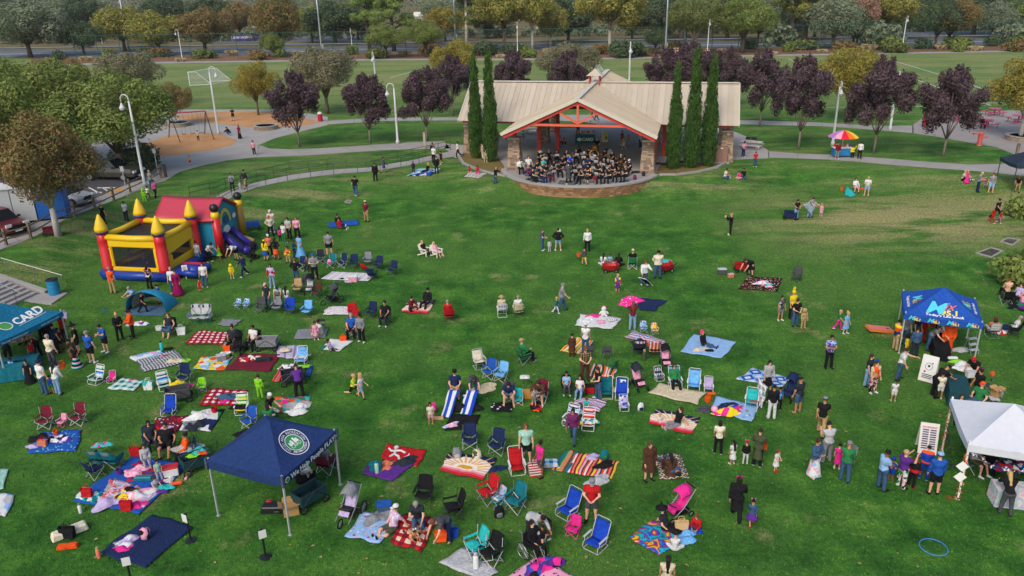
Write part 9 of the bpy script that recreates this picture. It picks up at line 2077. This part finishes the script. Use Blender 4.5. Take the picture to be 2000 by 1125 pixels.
1557,807,-150,1.76,stand|s2 x.h1 - t.dk s.dn - 1.1|barefoot man in dark tee and denim shorts
1547,771,-30,.8,chair|s2 s.h1 - t.r p.dk k|toddler in red sitting in the dark stroller
1523,626,10,1.5,stand|s2 s.h1 - t.P:blob:k,dg,lg:6 s.g w|boy in black patterned shirt and grey shorts
1545,622,20,1.66,stand|s1 - bunny.y t.y p.k k|person in yellow rabbit hood and yellow tee
1552,637,10,1.62,hands|s1 b.h2 - t.k p.dn k 1.1|woman in black tee and jeans among the costumed children
1568,641,10,1.15,stand|s1 - hood.tn h.tn p.tn tn 1.12|child in a tan animal costume with ears
1636,644,60,1.2,walk|s1 s.h3 - t.gn p.hp w|blond child in green top and pink leggings
1650,652,30,1.3,stand2|s1 b.h3 - t.sk k.sk w|little girl in a shiny light blue dress
1617,719,0,1.76,carry|s2 s.h1 - t.P:swirl:w,lb,pu:5 p.k k|man in tie dye tee carrying a baby in a wrap
1692,754,40,1.66,stand2|s1 l.h2 - t.dk p.ld k|woman in dark tee and grey jeans beside the leopard trousers
1703,767,15,1.62,stand|s1 b.h2 bow.rb t.P:blob:o,tn,o,be:5 p.P:blob:k,be,br,pk:11 w 1.08|woman in orange tee and leopard print trousers
1755,741,60,1.66,reach|s1 p.h2 - t.w p.dn k 1.12|woman in white tee and jeans pointing at the tent
1744,784,170,1.1,stand|s2 p.h1 - t.w s.w be|little girl in white tee and white shorts
1747,684,100,1.68,stand|s1 s.h1 - t.S:o,y,nv,nv,nv:.9:2 p.tn k|boy in navy shirt with flame print and khakis
1764,674,120,1.74,stand|s1 s.h4 cap.g t.g p.dn k|man in grey tee and cap behind the flame shirt
1784,698,175,1.64,stand|s2 s.h1 - l.dn p.dk w|woman in denim shirt under the blue radio tent
1768,690,60,1.05,stand|s2 s.h1 hood.k h.y p.y k 1.1|small child in a yellow firefighter costume
1847,690,-30,1.78,stand2|s2 s.h1 - h.o p.o k 1.1|man in a bright orange jumpsuit under the blue tent
1814,684,30,1.68,stoop|s1 s.h1 cap.lg t.g p.dn k|person in grey tee and cap leaning over the black table
1799,668,10,1.68,stand|s2 m.h5 - t.r p.r k|person in red costume at the back of the blue tent
1823,775,100,1.74,stoop|s2 s.h1 - t.k p.k k 1.1|man in black leaning over the dark green table
1833,779,165,1.35,stand|s2 b.h1 - t.cr s.w w|girl in white printed tee and pale shorts at the green table
1899,750,-50,1.7,stoop|s2 b.h6 bean.r t.k p.k k 1.1|woman in black with a red headband behind the green table
1905,786,-80,1.68,stand2|s2 b.h1 bow.pl t.k p.k k 1.1|woman in black tee holding white bags at the table
1876,826,-20,1.64,chair|s1 l.h2 - t.k p.k k|brown haired woman seated behind the white tent's corner
1912,805,-60,1.74,chair2|s1 s.h4 cap.o t.gn p.dn k 1.12|man in green tee and orange cap seated behind the white tent
1940,656,170,1.66,low|s1 m.h2 cap.mr t.cor p.g g 1.1|person in coral tee and red cap lounging in a lawn chair
1982,654,-120,1.68,low|s1 s.h4 - l.w p.nv k|person in white shirt reclining at the right edge
1969,584,176,1.62,chair|s1 b.h5 - n.s1 p.k k|bare shouldered person seated with a black coat on the chair
1990,590,-60,1.66,low|s1 l.h2 - t.lav p.k k|woman in lavender top reclining at the top right group
1602,849,150,1.8,walk|s2 s.h1 cap.g t.k p.tn k|man in black tee, grey cap and khakis striding
1613,901,-170,1.72,phone|s1 b.h1 - n.lg p.g w 1.12|woman in grey tank top and grey trousers
1514,920,40,1.0,hands|s1 m.h5 - t.w k.w r|toddler in white dress and red striped socks
1588,931,30,1.68,cross|s2 s.h2 - l.dn K.P:blob:w,pk,w,lb:9 be 1.08|woman in denim jacket and long floral skirt
1634,916,160,1.15,stand|s1 b.h1 - t.hp k.hp w|little girl in pink dress beside the woman in green
1648,939,150,1.66,reach|s2 - bean.g l.gn p.dn k 1.05|woman in green top and jeans with grey bag and cap
1719,955,100,1.66,hands|s3 b.h1 ears.k t.lb p.dn k 1.12|woman in light blue tee and jeans with a baby carrier
1738,940,120,1.05,carry|s3 s.h1 bean.rb t.rb s.rb -|small child in royal blue cap beside the light blue tee
1758,953,110,1.64,photo|s1 s.h3 - t.pu p.P:blob:k,pk,w,gn:10 k 1.12|woman in purple tee and patterned leggings taking a photograph
1779,951,120,1.4,stand2|s2 s.h1 - h.S:k,r,k:1.6:2 p.k r|boy in black and red costume in the line
1803,936,150,1.45,stand2|s1 s.h1 - h.S:rb,o,rb:1.7:2 p.rb w|boy in blue and orange jacket and blue trousers
1822,966,172,1.78,stand|s1 s.h2 cap.lb l.bl s.k k 1.08|man in blue long sleeved shirt and black shorts
1962,1005,160,1.68,stoop|s1 w.h3 - l.k p.dg k 1.05|blonde woman in black top leaning over the shiny table
1906,926,30,1.66,chair2|s1 b.h2 - t.lb s.ol w|person in pale blue tee seated under the white tent
1938,928,-40,1.66,lean|s1 s.h1 - t.k p.k k|face painter in black seated under the white tent
1966,932,60,1.5,lean|s1 m.h5 - t.k p.dg k|red haired girl seated at the back of the white tent
1266,938,20,1.7,stand|s1 w.h7 - C.br s.br k 1.05|woman in a shaggy brown fur cloak with bare legs
1310,928,-170,1.7,knees|s2 w.h1 - C.br p.br -|woman in brown fur seen from behind sitting on the blanket
1286,897,-160,1.6,lie|s2 s.h1 - t.dn p.dn k|person in jeans lying behind the woman in fur
1155,1018,-10,1.82,hands|s1 s.h2 cap.g t.r s.dg k 1.12|man in red tee, dark shorts and grey cap
1299,1033,60,1.68,side|s1 l.gn witch.k t.dk K.k k|woman in witch hat with green hair on the rainbow blanket
1318,1074,170,1.2,xleg|s1 b.h1 - t.w u.w -|little girl in a white tulle dress seen from behind
1360,1032,-30,1.15,xleg|s1 s.h5 - l.r p.rb r|small boy in red and blue costume sitting on the grass
1437,1011,160,1.7,walk|s2 l.h1 ears.hp c.k p.k k 1.15|woman in long black coat with pink cat ears
1467,1026,170,1.1,walk2|s2 b.h1 ears.pk l.dn u.pu r|little girl in denim jacket and purple tutu
1402,886,170,1.5,stand2|s2 m.h1 - t.cr p.k w|girl in pale yellow tee and black leggings
1430,907,-160,1.1,stand|s2 w.h1 - t.w k.w w|little girl with long dark hair in white dress
1455,906,165,1.05,stand|s1 b.h5 bow.hp l.k g.w w|small girl in black top with a pink bow
1478,911,150,1.7,carry|s1 b.h2 - c.ol p.k w|woman in long olive coat carrying a child
1300,1172,170,1.66,stand|s2 w.h1 - n.be p.w k|long haired woman at the bottom edge of the photo
1042,1086,40,1.62,chair|s1 l.h1 - l.k p.k k|person in black sitting in the wheelchair
1037,1050,40,1.7,bend|s2 s.h1 - h.lg p.dk k|person in pale grey hoodie bending towards the wheelchair
1072,1050,-60,1.3,stoop|s3 l.h1 - t.k s.br w|child in brown and black stooping beside the wheelchair
1060,1072,-20,1.0,stand2|s2 s.h1 - t.k p.P:blob:k,tq,pk,k:7 k|small child in dark printed trousers by the wheelchair
768,1033,-50,1.76,side|s1 s.h2 cap.w t.P:check:pk,lav,w:9 s.ol k 1.1|man in pale plaid shirt, olive shorts and white cap
818,1036,0,1.76,kneel2|s1 s.h4 - t.dk p.dn k 1.05|grey haired man in black tee kneeling on the red blanket
874,1056,-40,1.7,bend|s1 s.h5 - t.dg p.nv - 1.05|person in dark grey tee and jeans bending with a red bag
806,1057,30,1.05,crouch|s2 b.h2 bow.w t.P:blob:tn,cor,be:8 k.P:blob:tn,cor,be:8 -|little girl in a peach floral dress on the red blanket
832,1046,90,.8,lie|s2 s.h2 - t.P:blob:tn,cor,be:8 s.tn -|baby in peach crawling on the red blanket
634,926,165,1.72,chair|s1 s.h1 - t.g p.dk k 1.1|person in grey seated in the red chair under the navy tent
596,960,170,1.68,chair|s1 s.h1 - t.w p.k k 1.1|person in white and black seated deep under the navy tent
290,919,30,1.25,stand2|s1 m.h2 - h.lg g.lg w|little girl in pale grey outfit standing on the big tarp
294,880,30,1.66,chair|s2 l.h1 - t.dk p.dk k|woman in dark tee seated at the tarp's top corner
326,890,10,1.78,chair2|s2 s.h1 - t.k s.k k 1.15|man in black tee seated at the far end of the big tarp
363,905,-60,1.66,chair|s2 b.h1 - l.o p.k k 1.1|woman in orange top seated beside the green wagon
313,940,40,1.0,stand2|s1 s.h1 - t.mt p.lg -|toddler in mint top standing on the big tarp
304,955,60,1.05,xleg|s1 s.h2 - t.lg s.lm -|small boy in grey tee sitting on the purple blanket
20,708,-160,1.66,stand2|s2 l.h1 - t.dk p.k k|woman in dark top beside the second teal table
120,684,-170,1.3,stand|s3 s.h1 - t.mr s.dk k|boy in maroon tee in the line at the teal tent
139,700,150,1.1,stand|s2 s.h1 - t.br s.tn k|small child in brown beside the black and pink gown
84,664,-20,1.7,stand|s1 s.h4 - t.pu p.k k|helper in purple under the teal tent
420,492,60,1.64,stand|s2 b.h1 - t.dk p.dn k|woman in dark tee between the castle and the slide
438,500,-50,1.0,walk|s1 s.h3 - t.o s.bl k|child in orange tee by the slide's foot
470,470,-70,1.7,stand2|s1 s.h2 - t.k s.tn k|man in black tee and tan shorts beyond the slide
1786,672,20,1.66,stand|s1 l.h1 - t.nv p.k k|woman in navy at the back of the radio tent
1829,664,-20,1.7,stand2|s2 s.h1 - t.k p.k k|man in black behind the black table
1928,905,-30,1.66,stoop|s2 b.h1 - t.be p.dk k|painter in beige stooping under the white tent
1985,925,40,1.2,chair|s1 l.h3 - t.pk p.lb k|child in pink seated under the white tent's right side
'''
for ln in PEOPLE.strip().split('\n'):
 q=ln.split('|')[0].split(',');person(ln,loc=at(float(q[0]),float(q[1]))+SH if q[4].strip()in('chair','chair2','low','lean')else None)
for x,y,s_,lab in((-25.5,50.0,1.15,'child in pale shirt bouncing inside the castle behind the mesh'),(-24.3,49.6,1.2,'child in blue shorts inside the castle near the yellow beam')):
 person('0,0,%d,%g,walk|s1 s.h2 - t.%s s.bl - | %s'%(150 if x<-25 else 30,s_,'lav' if x<-25 else 'g',lab),loc=(x,y,.45))
 # ---- the band: seated players in black, instruments, stands
BAND='''
1016,338,20,1.72,chair2|s1 s.h1 - l.w p.k k 1.08|musician in white shirt at the band's left end beside the pier
1033,334,15,1.76,chair2|s1 s.h1 - t.w p.k k 1.12|musician in white shirt with braces, second from the left pier
1055,322,10,1.74,play|s1 s.h4 sun.cr t.k p.k k 1.1|band player in black with a cream straw hat
1072,320,10,1.74,play2|s1 s.h4 glasses.k t.k p.k k|grey haired player in black right of the straw hat
1087,320,0,1.74,play2|s1 s.h1 glasses.k t.k p.k k 1.1|tall dark haired player in black in the back row's middle
1031,350,60,1.72,play2|s1 s.h4 - l.pl p.dn k|player in plum shirt and jeans at the left front
1048,342,60,1.68,play|s1 b.h5 - t.k p.k k|player in black in the second row behind the plum shirt
1061,336,30,1.66,play2|s1 m.h3 glasses.k t.tq p.k k|blonde player in sunglasses and a turquoise top
1057,356,50,1.7,play2|s2 s.h4 - t.k p.nv g 1.1|player in black tee and navy jeans at the front left
1074,351,20,1.66,play2|s1 m.h2 - l.dk p.mr k|player with a brown cap of hair and dark red trousers
1081,340,20,1.68,play|s1 b.h2 - t.k p.k k|player in black behind the dark red trousers
1092,344,10,1.7,play|s2 s.h1 - t.k p.k k|dark player in black left of the conductor
1106,321,10,1.72,play|s1 s.h4 - t.k p.k k|bald player in black in the back row behind the conductor
1113,330,10,1.72,play2|s1 s.h5 - t.rb p.k k|player in royal blue shirt directly behind the conductor
1125,319,0,1.68,play|s1 m.h3 glasses.k t.k p.k k|blonde player in sunglasses right of the royal blue shirt
1129,309,0,1.74,lean|s1 s.h1 cap.dk l.k p.k k|drummer in dark cap behind the drum kit
1141,324,-10,1.7,play|s1 s.h4 cap.w t.k p.k k|player in black with a white cap near the drum kit
1147,334,-20,1.72,play|s1 s.h1 cap.k t.nv p.k k 1.1|player in navy tee and black cap before the blue horn
1158,325,-10,1.76,play2|s2 s.h1 - t.P:blob:sk,w,bl:4 p.k k 1.15|horn player in blue and white print with a big brass bell
1165,306,0,1.82,hands|s1 s.h4 - t.k p.k k 1.1|tall grey haired percussionist standing at the back
1168,333,-20,1.7,play|s1 s.h1 - t.k p.k k 1.1|player in black right of the blue horn
1181,319,-30,1.72,slide|s1 s.h1 cap.k t.k p.k k|trombone player in black cap before the bass drum
1195,323,-30,1.72,slide|s1 s.h5 - t.k p.k k|trombone player right of the bass drum
1212,330,-30,1.72,slide|s1 s.h3 - t.k p.k k|fair haired trombone player, third from the right pier
1219,334,-30,1.72,slide|s1 s.h1 cap.k t.k p.k k|trombone player second from the right pier
1228,341,-35,1.74,slide|s1 s.h4 cap.w t.k p.k k|white haired trombone player nearest the right pier
1180,338,-40,1.7,play|s1 s.h4 - t.k p.k k|grey haired player in black behind the red bag
1188,339,-40,1.72,play|s1 s.h4 - t.k p.k k 1.1|grey haired player in black, centre of the right block
1198,346,-45,1.72,play|s1 s.h4 - t.k p.k k 1.1|silver haired player in black with an open score
1208,352,-55,1.72,play2|s2 s.h1 - t.k p.k k 1.08|dark haired horn player at the right front
1140,343,-30,1.66,play|s1 b.h4 - l.nv p.k k|white haired player in navy right of the conductor
1149,347,-60,1.66,play|s1 s.h5 bean.k t.k p.k k|player in black hat with white music on the lap
1154,355,-70,1.64,play2|s1 s.h3 - t.k k.k k|blonde player in black skirt at the front edge
1121,346,-20,1.68,play|s1 s.h1 - t.k p.k k|player in black hidden right behind the conductor
1169,345,-40,1.68,play|s1 l.h2 - t.k p.k k|long haired player in black by the red bag
1098,333,10,1.7,play|s1 s.h2 - t.k p.k k|player in black in the third row left of the conductor
1066,347,30,1.7,play|s1 s.h1 - t.k p.k k|dark haired player between plum shirt and dark red trousers
1040,359,60,1.7,play2|s1 s.h4 cap.k t.k p.k k|capped player in black at the far left front
1128,350,-20,1.7,play|s1 s.h1 - t.k p.k k|player in black just right of the conductor's coat
1137,361,-50,1.68,play|s1 b.h2 - t.k p.k k|player in black at the front right of the podium
1175,356,-40,1.7,play2|s1 s.h5 - t.k p.k k|red haired player in black behind the stage edge
1190,359,-45,1.7,play|s1 s.h1 - t.k p.k k|player in black at the front of the right block
1203,333,-35,1.7,play|s2 s.h1 - t.k p.k k|player in black between trombones and silver hair
1222,352,-50,1.7,play|s1 s.h4 glasses.k t.k p.k k|player in black beside the navy jacket
1063,326,5,1.72,play|s1 s.h2 - t.k p.k k|player in black right beside the straw hat's chair
1150,316,-10,1.72,play|s1 s.h1 - t.k p.k k|player in black behind the big brass bell
'''
BN=0
for ln in BAND.strip().split('\n'):
 q=ln.split('|')[0].split(',');x,y,f=float(q[0]),float(q[1]),float(q[2]);y=min(y+max(0,y-336)*.15,358);person(ln,loc=onz(x,y,PL)).scale*=1.09
 who=ln.split('|')[2].strip();P_=onz(x,y,PL);d_=Vc((sin(R(f)),-cos(R(f)),0));BN+=1
 if 'hands' not in q[4]:put('fold','folding_chair',x,y,f,'a=p:dk f=m:g','chair of the '+who,'chair','folding chairs of the band',z=PL)
 if 'slide' in q[4]:M=Mtr(P_+zv(.15))@Mro(R(f),4,'Z')@Mtr((-.1,-.62,.55))@Mro(R(-150),4,'X')@Matrix.Scale(1.1,4)@Mtr((0,0,-.4));put('trombone','trombone',0,0,0,'a=m:c89a4a','brass trombone of the '+who.replace('trombone ',''),'trombone','trombones of the back right row',loc=P_,M=M)
 elif BN%2 or BN in(6,10,28):put('stand','music_stand',0,0,f+180,'k=p:k w=p:w','music stand of the '+who,'music stand','music stands of the band',loc=P_+d_*.85)
person('1110,358,180,1.78,hands|s1 s.h1 - c.dg p.k k 1.15|conductor in a long dark grey coat on the podium',loc=onz(1110,357,PL+.2))
# ---- thin afternoon haze over the whole park
b=MB();b.box((0,1200,28),(5000,3000,64));t=NT('haze');t.t.nodes.remove(t.b);v=t.n('VolumePrincipled');v.inputs['Density'].default_value=0.0001;v.inputs['Color'].default_value=(.80,.84,.88,1);t.l(v.outputs[0],t.t.nodes['Material Output'].inputs['Volume'])
tag(obj('haze',b,t.m),kind='stuff')
